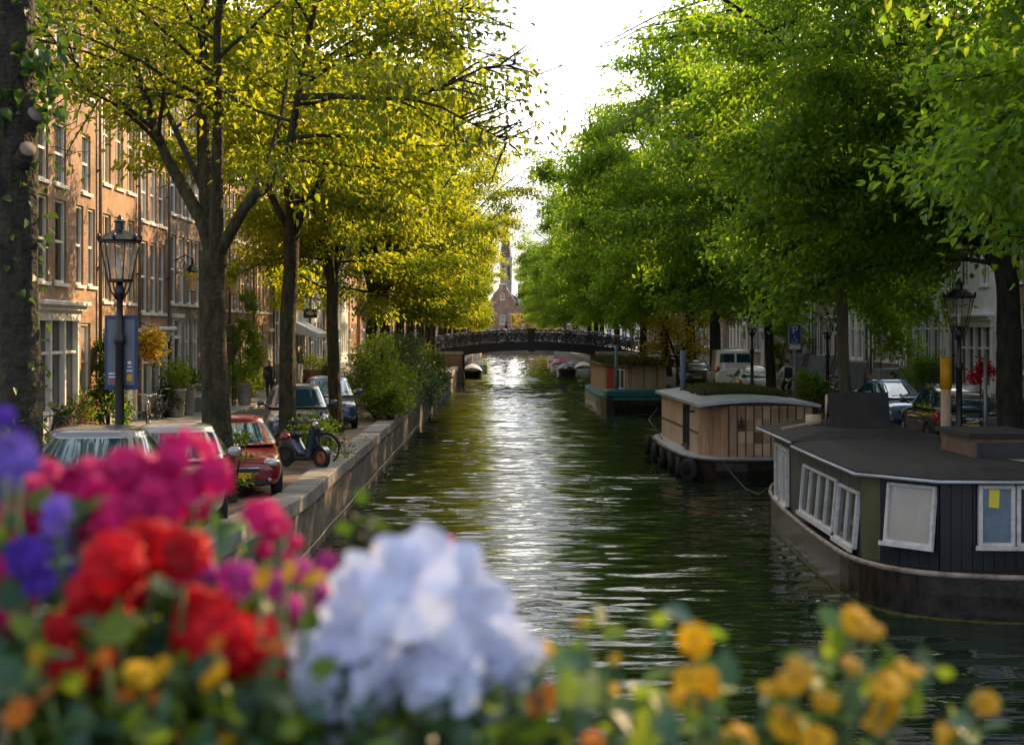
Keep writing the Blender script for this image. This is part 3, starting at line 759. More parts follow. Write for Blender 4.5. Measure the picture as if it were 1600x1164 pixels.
def house(label, loc, rz, W, H, wall, trim, rows, roof='pitch', ground=None, D=9, sill=None, door_at=None, seed=0, shop=None, cornice=True, awn=False, stoop=None, name='canal_house', plinth=True, door_mat=None, group=None, stoop_dir=1):
    """rows: (z0, height, [(x, width)...], style). A copy-free canal house; every window, door, cornice and roof is a part."""
    t = empty(name, loc, rz, label, 'house', group)
    rnd = random.Random(seed); sill = sill or M['white']
    ops = []; wins = []
    for (z0, h, xs, style) in rows:
        for (x, wd) in xs:
            ops.append((round(x - wd / 2, 3), round(x + wd / 2, 3), z0, z0 + h)); wins.append((x, wd, z0, h, style))
    dz = 0
    if stoop: dz = stoop
    if door_at is not None:
        ops.append((door_at - .6, door_at + .6, dz, dz + 3.0))
    if shop: ops.append((shop[0], shop[1], .25, shop[2]))
    obj('wall', facade(W, H, D, ops, wall), t)
    for (x, wd, z0, h, style) in wins:
        pane = rnd.choice([M['glass'], M['glass'], M['glass_blue'], M['curtain']])
        window_parts(t, x, z0, wd, h, style, trim, pane, sill)
    if door_at is not None:
        f = MB(); x0, x1 = door_at - .6, door_at + .6
        dm = door_mat or rnd.choice([M['darkgreen'], M['blackpaint'], M['white']])
        f.b2(x0, x0 + .1, -.06, .12, dz, dz + 3.0, trim); f.b2(x1 - .1, x1, -.06, .12, dz, dz + 3.0, trim); f.b2(x0 + .1, x1 - .1, -.06, .12, dz + 2.88, dz + 3.0, trim)
        f.b2(x0 + .1, x1 - .1, -.05, .10, dz + 2.2, dz + 2.3, trim); f.b2(x0 - .08, x1 + .08, -.2, .0, dz + 3.0, dz + 3.15, trim)
        fo = f.build('door_frame', t)
        d = MB(); d.b2(x0 + .1, x1 - .1, .05, .11, dz + .02, dz + 2.2, dm)
        for (a, c_) in ((.15, .9), (1.05, 2.05)):
            for q in (0, 1):
                xa = x0 + .18 + q * .44; d.b2(xa, xa + .38, .03, .05, dz + a, dz + c_, dm, bev=.015)
        do = d.build('door', t)
        g = MB(); g.b2(x0 + .1, x1 - .1, .06, .08, dz + 2.3, dz + 2.88, M['glass']); g.build('fanlight', do)
        hd = MB(); hd.ball((x0 + .24, .0, dz + 1.05), .035, M['chrome']); hd.build('handle', do)
    if shop:
        x0, x1, zt = shop
        f = MB(); n = max(2, int((x1 - x0) / .95)); st = (x1 - x0) / n
        for i in range(n + 1):
            x = x0 + i * st; f.b2(x - .07, x + .07, -.07, .12, .25, zt, trim, bev=.012)
        for i in range(n):
            f.b2(x0 + i * st + .07, x0 + (i + 1) * st - .07, -.03, .12, .25, .85, trim); f.b2(x0 + i * st + .07, x0 + (i + 1) * st - .07, -.02, .10, zt * .72, zt * .72 + .08, trim)
        so_ = f.build('shopfront', t)
        g = MB(); g.b2(x0, x1, .09, .11, .8, zt, M['glass']); g.build('shop_window', so_)
        c = MB(); c.b2(x0 - .18, x1 + .18, -.12, .02, zt, zt + .42, trim); c.b2(x0 - .3, x1 + .3, -.38, .02, zt + .422, zt + .55, trim, bev=.02); c.b2(x0 - .24, x1 + .24, -.25, .02, zt + .3, zt + .418, trim)
        c.build('shop_cornice', t)
    if plinth:
        segs = [(0, W)]
        cuts = []
        if door_at is not None: cuts.append((door_at - .62, door_at + .62))
        if shop: cuts.append((shop[0] - .02, shop[1] + .02))
        for (a, c_) in sorted(cuts):
            new = []
            for (s0, s1) in segs:
                if c_ <= s0 or a >= s1: new.append((s0, s1))
                else:
                    if a > s0: new.append((s0, a))
                    if c_ < s1: new.append((c_, s1))
            segs = new
        for (s0, s1) in segs:
            pl = MB(); pl.b2(s0, s1, -.06, .0, 0, .55, M['stone_step']); pl.build('plinth', t)
    if cornice:
        c = MB(); c.b2(-.02, W + .02, -.16, .02, H - .75, H - .12, trim); c.b2(-.06, W + .06, -.55, .05, H - .118, H + .06, trim, bev=.02); c.b2(-.04, W + .04, -.36, .03, H - .26, H - .122, trim)
        n = int(W / .8)
        for i in range(n + 1):
            x = .15 + i * (W - .3) / n; c.b2(x - .07, x + .07, -.34, -.162, H - .6, H - .262, trim)
        c.build('cornice', t)
    r = MB()
    if roof == 'pitch':
        pts = [(-.4, H + .06), (W * 0 - .4, H + .06)]
        r.add([(-.02, -.35, H + .07), (W + .02, -.35, H + .07), (W + .02, D * .35, H + 3.4), (-.02, D * .35, H + 3.4), (W + .02, D * .7, H + 3.4), (-.02, D * .7, H + 3.4), (W + .02, D, H + .07), (-.02, D, H + .07)],
              [(0, 1, 2, 3), (3, 2, 4, 5), (5, 4, 6, 7), (0, 3, 5, 7), (1, 6, 4, 2)], M['tile'])
        ro = r.build('roof', t)
        ch = MB(); ch.b2(W * .2, W * .2 + .7, D * .4, D * .4 + .9, H + 2.5, H + 4.6, wall); ch.b2(W * .2 - .06, W * .2 + .76, D * .4 - .06, D * .4 + .96, H + 4.602, H + 4.75, M['stone'])
        ch.build('chimney', ro)
        dmr = MB(); dmr.b2(W * .5 - .7, W * .5 + .7, .5, 2.2, H + .9, H + 2.5, trim); dmr.b2(W * .5 - .85, W * .5 + .85, .38, 2.3, H + 2.502, H + 2.66, M['slate']); dmr.b2(W * .5 - .5, W * .5 + .5, .47, .498, H + 1.1, H + 2.35, M['glass'])
        dmr.build('dormer', ro)
    else:
        # spout gable: front gable with shoulders, ridge running back
        gb = MB(); poly = [(0, H), (.5, H), (.5, H + .7), (W * .5 - .75, H + 3.6), (W * .5 - .75, H + 4.3), (W * .5 + .75, H + 4.3), (W * .5 + .75, H + 3.6), (W - .5, H + .7), (W - .5, H), (W, H)]
        n = len(poly)
        gb.add([(x, 0, z) for x, z in poly] + [(x, .3, z) for x, z in poly], [tuple(range(n)), tuple(range(2 * n - 1, n - 1, -1))] + [(i, i + n, (i + 1) % n + n, (i + 1) % n) for i in range(n)], wall)
        go = gb.build('gable', t)
        cp = MB(); cp.b2(W * .5 - .85, W * .5 + .85, -.08, .38, H + 4.302, H + 4.5, trim)
        for sg in (-1, 1):
            a = Vector((W * .5 + sg * (W * .5 - .45), .15, H + .72)); e = Vector((W * .5 + sg * .78, .15, H + 3.64))
            cp.tube([a, e], .13, trim, n=4, smooth=False)
        cp.build('coping', go)
        r.add([(0, .3, H), (W, .3, H), (W * .5, .3, H + 3.9), (0, D, H), (W, D, H), (W * .5, D, H + 3.9)], [(0, 2, 5, 3), (1, 4, 5, 2), (3, 5, 4)], M['tile'])
        r.build('roof', t)
        window_parts(t, W * .5, H + 1.2, .8, 1.3, 'sash', trim, M['glass'], sill, yin=-.035)
    if awn:
        a = MB(); x0, x1, z = awn
        a.add([(x0, -.02, z), (x1, -.02, z), (x1, -1.5, z - .75), (x0, -1.5, z - .75), (x0, -.02, z - .75), (x1, -.02, z - .75), (x1, -1.5, z - .98), (x0, -1.5, z - .98)],
              [(0, 1, 2, 3), (0, 3, 7, 4), (1, 5, 6, 2), (3, 2, 6, 7)], M['awning'])
        a.build('awning', t)
    if name == 'canal_house' and seed < 60:
        dp = MB(); xd = W - .14; dp.tube([(xd, -.10, H - .8), (xd, -.09, .1)], .055, M['zinc_pipe'], n=8)
        for zz in range(2, int(H), 3): dp.box((xd, -.06, zz), (.15, .10, .05), M['iron'])
        dp.build('drainpipe', t)
    if stoop:
        n = max(3, int(stoop / .18)); s = MB(); run = .27; wst = 1.5
        x0 = door_at - wst / 2
        s.b2(x0, x0 + wst, -1.35, -.065, 0, stoop, M['stone_step'])
        for i in range(n):
            xa = x0 + wst + i * run if stoop_dir > 0 else x0 - (i + 1) * run
            hz = stoop * (1 - (i + 1) / (n + 1)); s.b2(xa + .002, xa + run - .002, -1.3, -.065, 0, hz, M['stone_step'])
        so2 = s.build('stoop', t)
        rl_ = MB(); top = x0 + wst if stoop_dir > 0 else x0; end = top + stoop_dir * n * run
        pl_ = [(x0 + (0 if stoop_dir > 0 else wst), -1.32, stoop + .95), (top, -1.32, stoop + .95), (end, -1.28, .95)]
        rl_.tube(pl_, .025, M['iron'], n=6)
        for i in range(12):
            q = i / 11; x = pl_[0][0] + (end - pl_[0][0]) * q
            tt = max(0, (x - top) * stoop_dir / (n * run)); hz = stoop * (1 - tt)
            rl_.tube([(x, -1.31, hz * .98), (x, -1.31, hz + .95)], .014 if i % 11 else .03, M['iron'], n=5)
        rl_.build('stoop_railing', so2)
    return t
M['zinc_pipe'] = mat('zinc_pipe', (.16, .15, .14), .5, metal=.4)
M['awning'] = mat('awning_white_canvas', (.62, .64, .68), .85, na=.1)
ST = QZ + .10
def lh(y0, y1): return (FL, y0, ST + rise(y0)), R(90), y1 - y0
def rh(y0, y1): return (FR, y1, ST), R(-90), y1 - y0
def cols(W, n, w, a=None, b=None):
    a = .9 if a is None else a; b = W - .9 if b is None else b
    return [(a + (b - a) * i / max(1, n - 1), w) for i in range(n)]
WH, CR = M['white'], M['cream']
# left bank. local x runs away from the camera
l, r_, W = lh(29.2, 37.1)
house('brown brick house hidden behind the nearest left trunk', l, r_, W, 14.5, M['brick_a'], WH, [(1.0, 2.4, cols(W, 3, 1.2), 'cross'), (4.6, 2.3, cols(W, 4, 1.15), 'sash'), (7.9, 1.9, cols(W, 4, 1.1), 'sash'), (10.9, 1.5, cols(W, 4, 1.0), 'sash')], seed=1)
l, r_, W = lh(37.1, 43.6)
house('brown brick house with a white panelled shopfront and cornice at the left edge', l, r_, W, 14.8, M['brick_a'], WH,
      [(4.42, 2.35, [(1.15, 1.0), (2.75, 1.0), (4.55, .72), (5.75, .72)], 'sash'), (7.2, 1.75, [(1.15, 1.0), (2.75, 1.0), (5.2, .85)], 'sash'), (10.1, 1.9, [(1.15, 1.0), (2.75, 1.0), (4.3, .8), (5.6, .8)], 'sash'),
       (1.0, 2.3, [(5.15, .95)], 'sash')], shop=(.5, 4.2, 3.35), seed=2)
l, r_, W = lh(43.6, 48.3)
house('orange brick house with three tall windows per floor behind the lamp', l, r_, W, 14.2, M['brick_b'], CR,
      [(4.0, 2.75, cols(W, 3, .92), 'cross'), (7.7, 2.35, cols(W, 3, .92), 'cross'), (10.9, 1.7, cols(W, 3, .88), 'sash'), (.9, 2.2, [(1.0, 1.1), (2.2, .8)], 'cross')], door_at=3.75, seed=3)
l, r_, W = lh(48.3, 52.6)
house('red brick house with close-set arched-looking windows and a pale portal', l, r_, W, 15.4, M['brick_c'], WH,
      [(3.7, 2.5, cols(W, 3, .9), 'sash'), (6.9, 2.0, cols(W, 3, .9), 'sash'), (9.6, 1.9, cols(W, 3, .9), 'sash'), (12.4, 1.4, cols(W, 3, .8), 'sash')], shop=(.4, 3.9, 2.65), roof='spout', cornice=False, seed=4)
l, r_, W = lh(52.6, 58.6)
house('dark plum brick house with a stoop, left of the main elm trunk', l, r_, W, 15.0, M['brick_e'], WH,
      [(.9, 2.6, [(3.3, 1.1), (4.8, 1.1)], 'cross'), (4.1, 2.6, cols(W, 4, 1.0), 'sash'), (7.5, 2.2, cols(W, 4, 1.0), 'sash'), (10.6, 1.9, cols(W, 4, .95), 'sash')], door_at=1.3, stoop=.55, seed=5)
l, r_, W = lh(58.6, 64.2)
house('orange brick house hidden behind the main elm trunk', l, r_, W, 13.6, M['brick_b'], WH,
      [(.9, 2.5, [(3.0, 1.1), (4.6, 1.1)], 'cross'), (4.0, 2.4, cols(W, 3, 1.05), 'sash'), (7.1, 2.1, cols(W, 3, 1.05), 'sash'), (10.0, 1.8, cols(W, 3, 1), 'sash')], door_at=1.2, seed=6)
l, r_, W = lh(64.2, 70.4)
house('brown brick house with a leafy climber beside its door', l, r_, W, 14.6, M['brick_c'], WH,
      [(.9, 2.5, [(1.0, 1.1), (2.6, 1.1)], 'cross'), (4.0, 2.6, cols(W, 4, 1.0), 'sash'), (7.3, 2.2, cols(W, 4, 1.0), 'sash'), (10.2, 1.9, cols(W, 4, .95), 'sash')], door_at=4.9, seed=7)
l, r_, W = lh(70.4, 76.6)
house('orange brick house before the yellow banner', l, r_, W, 14.0, M['brick_b'], CR,
      [(.9, 2.5, [(1.0, 1.1), (2.6, 1.1)], 'cross'), (4.0, 2.6, cols(W, 5, .85), 'sash'), (7.3, 2.2, cols(W, 5, .85), 'sash'), (10.3, 1.7, cols(W, 5, .8), 'sash')], door_at=4.9, seed=8)
ll = [(76.6, 83, 'plaster_blue', 'grey-blue plastered house with a tall stoop behind the second elm', 'pitch', None, 1.2),
      (83, 91, 'plaster', 'pale house with a white awning over its dark shop door', 'pitch', (1.0, 6.6, 3.6), None),
      (91, 98, 'plaster_blue', 'blue-grey house with a round black hanging sign', 'spout', None, .5),
      (98, 106, 'brick_c', 'red brick house farther along the left row with white cornice', 'pitch', None, .4),
      (106, 114, 'plaster', 'cream white house farther along the left row', 'pitch', None, .5),
      (114, 121, 'brick_b', 'orange brick house by the left end of the bridge', 'pitch', None, .4),
      (124, 133, 'brick_b', 'orange sunlit house just beyond the bridge on the left', 'pitch', None, .4),
      (133, 144, 'brick_d', 'dark brick house beyond the bridge on the left', 'pitch', None, .4),
      (144, 158, 'plaster', 'wide pale house far beyond the bridge on the left', 'pitch', None, .4),
      (158, 175, 'brick_c', 'wide red brick house far along the left bank', 'pitch', None, .4),
      (175, 200, 'brick_b', 'broad orange block at the far left end of the canal', 'pitch', None, .4)]
for i, (y0, y1, wm_, lab, rf_, aw, stp) in enumerate(ll):
    l, r_, W = lh(y0, y1); n = max(3, int(W / 1.9))
    house(lab, l, r_, W, 13 + (i * 37 % 23) / 10, M[wm_], WH, [(1.2, 2.4, cols(W, n, 1.05, 2.9), 'cross'), (4.6, 2.3, cols(W, n, 1.05), 'sash'), (7.8, 2.1, cols(W, n, 1.05), 'sash'), (10.6, 1.5, cols(W, n, 1), 'sash')],
          roof=rf_, cornice=rf_ == 'pitch', door_at=1.2, stoop=stp if stp and stp > .6 else None, awn=aw, seed=20 + i)
# right bank. local x runs towards the camera
rr_ = [(18, 29, 'brick_c', 'tall brick house out of view beyond the right edge, nearer', .5, 'white'), (29, 40, 'brick_d', 'tall brick house out of view beyond the right edge', .5, 'white'), (40, 47.5, 'brick_d', 'dark brick house behind the dark elm trunk at the right edge', 1.3, 'blackpaint'),
       (47.5, 53.5, 'brick_c', 'red-brown house with tall cream window frames, partly hidden by the right elm', 1.2, 'cream'),
       (53.5, 60.5, 'plaster', 'pale house with a white shopfront behind the right lamp', None, 'white'),
       (60.5, 67, 'plaster_blue', 'blue-grey house with a steep dark stone stoop', 1.7, 'white'),
       (67, 74, 'brick_g', 'grey brick house with white bay frames beside the stoop', 1.2, 'white'),
       (74, 81, 'plaster', 'white plastered house behind the pale elm trunk', 1.4, 'white'),
       (81, 88, 'brick_e', 'plum brick house with white sash windows behind the parking sign', 1.6, 'white'),
       (88, 96, 'plaster_blue', 'blue-grey house with a stone stoop behind the cyclist', 1.6, 'white'),
       (96, 104, 'brick_d', 'dark brick house behind the white van', .6, 'white'),
       (104, 112, 'brick_g', 'grey house with a dark blue shop door left of the van', .6, 'white'),
       (112, 121, 'plaster', 'pale house near the right end of the bridge', .5, 'cream'),
       (124, 136, 'brick_e', 'plum brick house just beyond the bridge on the right', .5, 'white'),
       (136, 150, 'brick_g', 'wide grey house beyond the bridge on the right', .5, 'white'),
       (150, 168, 'brick_d', 'broad dark block far along the right bank', .5, 'white'),
       (168, 200, 'brick_c', 'long red brick block at the far right end of the canal', .5, 'white')]
for i, (y0, y1, wm_, lab, stp, tm) in enumerate(rr_):
    l, r_, W = rh(y0, y1); n = max(3, int(W / 2.0)); tr_ = M['white'] if tm == 'blackpaint' else M[tm]
    da = W - 1.4
    shp = (.5, W - 2.6, 3.2) if lab.startswith('pale house with') else None
    house(lab, l, r_, W, 13.2 + (i * 53 % 21) / 10, M[wm_], tr_, ([] if shp else [(1.5, 2.5, cols(W, n, 1.15, .95, W - 2.9), 'cross')]) + [(4.9, 2.5, cols(W, n, 1.1), 'cross'), (8.2, 2.2, cols(W, n, 1.1), 'sash'), (11, 1.5, cols(W, n, 1), 'sash')],
          roof='spout' if i % 4 == 2 else 'pitch', cornice=i % 4 != 2, door_at=da, stoop=stp if stp and stp > 1 else None, seed=50 + i, shop=shp, stoop_dir=-1)
# street closing the canal at its far end
xx = -30.3
for i, (W, wm_, lab, rf_) in enumerate([(9, 'brick_b', 'orange brick house left of the canal end', 'pitch'), (8, 'brick_c', 'red house left of centre across the canal end', 'spout'), (10, 'brick_b', 'sunlit orange house across the canal end', 'pitch'),
                                (6.5, 'brick_c', 'tall red gabled house under the church spire', 'spout'), (7, 'brick_a', 'brown house right of the gabled one across the canal end', 'pitch'), (9, 'brick_d', 'dark house right of centre across the canal end', 'pitch'), (10, 'plaster', 'pale house far right across the canal end', 'pitch')]):
    n = max(2, int(W / 2))
    house(lab, (xx, 292, QZ), 0, W, 8 + (i * 29 % 17) / 10, M[wm_], WH, [(1, 2.3, cols(W, n, 1.1, 2.8), 'cross'), (4.3, 2, cols(W, n, 1.1), 'sash')], roof=rf_, cornice=rf_ == 'pitch', door_at=1.2, seed=80 + i, plinth=False)
    xx += W + .02
# church
ch = empty('church_tower', (at(790.5, 400, 420).x, 420, QZ), 0, 'slender church tower with a pointed spire rising above the canal end', 'church')
b = MB(); b.b2(-1.75, 1.75, -1.75, 1.75, 0, 24, M['brick_g']); b.b2(-1.95, 1.95, -1.95, 1.95, 24.002, 24.6, M['stone']); b.build('tower', ch)
b = MB()
for sx in (-.8, .8): b.b2(sx - .35, sx + .35, -1.81, -1.75, 18, 22, M['blackpaint'])
b.build('belfry_openings', ch)
b = MB(); b.lathe([(2.0, 24.6), (1.8, 25.4), (1.2, 29.5), (.6, 35), (.25, 39.5), (.06, 42)], M['slate'], n=8, smooth=False); b.tube([(0, 0, 41.5), (0, 0, 43.6)], .08, M['iron'], n=5); b.box((0, 0, 42.9), (.8, .08, .1), M['iron'])
b.build('spire', ch)
b = MB(); b.b2(-9, 9, 2.2, 22, 0, 9, M['brick_c']); b.add([(-9.4, 2.1, 9), (9.4, 2.1, 9), (0, 2.1, 15), (-9.4, 22, 9), (9.4, 22, 9), (0, 22, 15)], [(0, 1, 2), (3, 5, 4), (0, 2, 5, 3), (1, 4, 5, 2)], M['slate'])
b.build('nave', ch)
# ------------------------------------------------------------------ houseboats
M['hull_black'] = mat('hull_black', (.006, .006, .008), .3, ns=5, na=.7, bump=.01, bs=6, col2=(.024, .018, .013), streak=2.5, spec=.7)
M['hull_worn'] = mat('hull_worn_edge', (.22, .15, .11), .6, ns=4, na=.5, col2=(.30, .24, .20))
M['boat_dark'] = mat('boat_dark_boards', (.010, .013, .019), .4, ns=3, na=.4, streak=3, bump=.003, bs=14)
M['boat_green'] = mat('boat_olive_panel', (.085, .082, .028), .5, ns=3, na=.25, streak=4)
M['boat_grey'] = mat('boat_grey_boards', (.085, .088, .075), .6, ns=4, na=.25, streak=4)
M['frame_worn'] = mat('worn_white_frame', (.60, .58, .55), .55, ns=7, na=.25)
M['felt'] = mat('roofing_felt', (.030, .026, .025), .85, ns=2.5, na=.45, bump=.012, bs=30)
M['wood'] = mat('weathered_wood', (.42, .265, .16), .7, ns=5, na=.3, streak=6, bump=.003, bs=30)
M['wood_light'] = mat('pale_plywood', (.58, .42, .28), .65, ns=3, na=.2, streak=4)
M['wood_dark'] = mat('dark_shingle', (.15, .095, .06), .75, ns=6, na=.35, streak=3)
M['zinc'] = mat('zinc_roof', (.46, .48, .52), .45, metal=.35, ns=3, na=.15)
M['teal'] = mat('teal_deck_paint', (.015, .14, .15), .5, ns=4, na=.25)
M['blue_pole'] = mat('blue_pole_paint', (.16, .22, .33), .5, na=.15)
M['boatpane'] = glass_mat('boat_window', (.05, .055, .06), .05)
M['blind'] = mat('pale_window_blind', (.42, .37, .31), .25, ns=2, na=.12, spec=.8)
M['curtain_blue'] = mat('blue_curtain_pane', (.16, .22, .28), .2, ns=2.5, na=.25, spec=.8)
M['weed'] = mat('hull_weed', (.10, .095, .02), .8, ns=9, na=.5)

def hull(mb, side, zb, zt, mat_, flare=.18, rim=None):
    """side: plan outline (closed list of (x,y)); vertical strakes flaring out to the top"""
    n = len(side); cx = sum(p[0] for p in side) / n; cy = sum(p[1] for p in side) / n
    lv_ = [(zb, -flare), (zb + (zt - zb) * .35, -flare * .45), (zb + (zt - zb) * .75, -flare * .1), (zt, 0)]
    vs = []
    for (z, o) in lv_:
        for (x, y) in side:
            d = Vector((x - cx, y - cy)); L_ = d.length; d = d * ((L_ + o) / L_); vs.append((cx + d.x, cy + d.y, z))
    fs = []
    for j in range(3):
        for i in range(n): fs.append((j * n + i, j * n + (i + 1) % n, (j + 1) * n + (i + 1) % n, (j + 1) * n + i))
    fs.append(tuple(range(n - 1, -1, -1))); fs.append(tuple(3 * n + i for i in range(n)))
    mb.add(vs, fs, mat_, False)
def smooth_loop(pts, it=2):
    for _ in range(it):
        q = []
        for i in range(len(pts)):
            a, b = pts[i], pts[(i + 1) % len(pts)]
            q += [(a[0] * .75 + b[0] * .25, a[1] * .75 + b[1] * .25), (a[0] * .25 + b[0] * .75, a[1] * .25 + b[1] * .75)]
        pts = q
    return pts
def wall_window(root, p, q, z0, z1, a, b, pane, lean=0, trim=None, mull=0, out=.02, fw=.075, name='window', wall_off=0):
    """framed window on the wall that runs from p to q (plan points), between fractions a and b; returns the frame object"""
    trim = trim or M['white']
    P, Q = Vector((p[0], p[1], 0)), Vector((q[0], q[1], 0)); d = (Q - P); L_ = d.length; d.normalize(); nrm = Vector((d.y, -d.x, 0))
    w_, h_ = (b - a) * L_, z1 - z0
    f = MB(); g = MB()
    hw = w_ / 2
    f.b2(-hw, -hw + fw, -.06, .03, 0, h_, trim, bev=.008); f.b2(hw - fw, hw, -.06, .03, 0, h_, trim, bev=.008); f.b2(-hw + fw, hw - fw, -.06, .03, 0, fw, trim, bev=.008); f.b2(-hw + fw, hw - fw, -.06, .03, h_ - fw, h_, trim, bev=.008)
    for k in range(mull):
        x = -hw + w_ * (k + 1) / (mull + 1); f.b2(x - .03, x + .03, -.05, .02, fw, h_ - fw, trim)
    f.b2(-hw - .05, hw + .05, -.10, -.062, -.05, .02, trim)
    g.add([(-hw + .04, -.005, .04), (hw - .04, -.005, .04), (hw - .04, -.005, h_ - .04), (-hw + .04, -.005, h_ - .04)], [(0, 1, 2, 3)], pane)
    c = P + d * L_ * (a + b) / 2 + nrm * out
    ang = math.atan2(d.y, d.x)
    o = f.build(name, root, (c.x, c.y, z0)); o.rotation_euler = (lean, 0, ang)
    g.build('pane', o)
    return o
def panel_wall(mb, p, q, z0, z1, mat_, out=0, th=.05, zq0=None, zq1=None, lean=0):
    P, Q = Vector((p[0], p[1], 0)), Vector((q[0], q[1], 0)); d = (Q - P).normalized(); n = Vector((d.y, -d.x, 0))
    zq0 = z0 if zq0 is None else zq0; zq1 = z1 if zq1 is None else zq1
    o = n * out; i = n * (out - th)
    vs = [P + o + Vector((0, 0, z0)), Q + o + Vector((0, 0, zq0)), Q + o + n * lean + Vector((0, 0, zq1)), P + o + n * lean + Vector((0, 0, z1)),
          P + i + Vector((0, 0, z0)), Q + i + Vector((0, 0, zq0)), Q + i + n * lean + Vector((0, 0, zq1)), P + i + n * lean + Vector((0, 0, z1))]
    mb.add(vs, [(0, 1, 2, 3), (7, 6, 5, 4), (0, 4, 5, 1), (3, 2, 6, 7), (0, 3, 7, 4), (1, 5, 6, 2)], mat_)

# --- near black houseboat
b1 = empty('houseboat', (0, 0, 0), 0, 'long black houseboat with white-framed windows moored nearest on the right', 'houseboat', 'houseboats moored along the right quay')
out1 = [(5.80, 27.5), (5.74, 25.2), (5.74, 23.2), (6.3, 21.95), (7.5, 21.45), (8.7, 21.35), (9.35, 21.4), (9.42, 25), (9.42, 33), (9.0, 35.2), (8.0, 36.2), (7.0, 35.4), (6.35, 33.6), (6.0, 31)]
h = MB(); hull(h, smooth_loop(out1, 2), -.5, .72, M['hull_black'], .16); h.build('hull', b1)
rl1 = smooth_loop(out1, 2); rp = [(x, y, .72) for x, y in rl1]; rp.append(rp[0])
b = MB(); b.tube(rp, .05, M['hull_worn'], n=6); 
b.build('gunwale', b1)
b = MB(); hull(b, [(x * 1, y) for x, y in smooth_loop(out1, 2)], -.05, .04, M['weed'], .02); wo = b.build('waterline_weed', b1); wo.scale = (.990, .9965, 1); wo.location = (.075, .09, 0)
# cabin
ZF, ZC = .64, 2.13
A = (6.25, 32.4); Bp = (6.05, 29.3); C_ = (6.0, 25.6); Dp = (5.99, 23.25); E = (6.9, 22.2); G = (9.25, 22.08); Hh = (9.25, 33.0); I = (6.9, 33.4)
cab = [A, Bp, C_, Dp, E, G, Hh, I]
b = MB(); b.prism([(A[0] + .02, A[1]), (Bp[0] + .06, Bp[1]), (C_[0] + .06, C_[1]), (Dp[0] + .06, Dp[1] + .05), (E[0] + .03, E[1] + .06), (G[0], G[1] + .05), Hh, I], ZF, ZC, M['boat_dark'])
cabo = b.build('cabin', b1)
b = MB()
for (p, q, n) in ((A, Bp, 10), (Bp, C_, 12), (C_, Dp, 7)):
    for k in range(n):
        f0, f1 = k / n + .004, (k + 1) / n - .004
        panel_wall(b, (p[0] + (q[0] - p[0]) * f0, p[1] + (q[1] - p[1]) * f0), (p[0] + (q[0] - p[0]) * f1, p[1] + (q[1] - p[1]) * f1), ZF + .02, ZC, M['boat_grey'], .01 + .004 * (k % 2), .04)
b.build('side_boarding', cabo)
b = MB(); panel_wall(b, (Dp[0] - .035, Dp[1] + .02), (Dp[0] + .21, Dp[1] - .20), ZF, ZC - .02, M['boat_green'], .03, .06); b.build('corner_panel', cabo)
b = MB()
n = 6
for k in range(n):
    f0, f1 = .22 + .78 * k / n, .22 + .78 * (k + 1) / n - .006
    panel_wall(b, (Dp[0] + (E[0] - Dp[0]) * f0, Dp[1] + (E[1] - Dp[1]) * f0), (Dp[0] + (E[0] - Dp[0]) * f1, Dp[1] + (E[1] - Dp[1]) * f1), ZF + .02, ZC - .02, M['boat_dark'], .012 + .006 * (k % 2), .05)
for k in range(14):
    f0, f1 = k / 14 + .001, (k + 1) / 14 - .003
    panel_wall(b, (E[0] + (G[0] - E[0]) * f0, E[1] + (G[1] - E[1]) * f0), (E[0] + (G[0] - E[0]) * f1, E[1] + (G[1] - E[1]) * f1), ZF + .02, ZC - .02, M['boat_dark'], .012 + .005 * (k % 2), .05)
b.build('front_boarding', cabo)
wall_window(b1, A, Bp, ZF + .12, ZC - .14, .30, .52, M['boatpane'], 0, out=.06, fw=.05, trim=M['frame_worn'])
wall_window(b1, A, Bp, ZF + .12, ZC - .14, .62, .90, M['blind'], 0, out=.06, fw=.05, trim=M['frame_worn'])
S0, S1 = Bp, Dp
wall_window(b1, S0, S1, ZF + .24, ZC - .30, .21, .69, M['boatpane'], R(-5), mull=3, out=.09, fw=.055, trim=M['frame_worn'])
wall_window(b1, S0, S1, ZF + .18, ZC - .34, .72, .95, M['boatpane'], R(-5), mull=1, out=.09, fw=.055, trim=M['frame_worn'])
wall_window(b1, Dp, E, ZF + .42, ZC - .10, .33, .97, M['blind'], R(-7), out=.13, fw=.055, trim=M['frame_worn'])
w2 = wall_window(b1, E, G, ZF + .46, ZC - .06, .24, .48, M['curtain_blue'], 0, out=.08, fw=.065, trim=M['frame_worn'])
wall_window(b1, E, G, ZF + .46, ZC - .06, .49, .98, M['boatpane'], 0, mull=1, out=.08, fw=.065, trim=M['frame_worn'])
b = MB(); b.add([(-.12, -.012, .62), (.04, -.012, .60), (.05, -.012, .92), (-.11, -.012, .95)], [(0, 1, 2, 3)], mat('yellow_note', (.75, .65, .05), .6, na=0)); b.build('pane_sticker', w2)
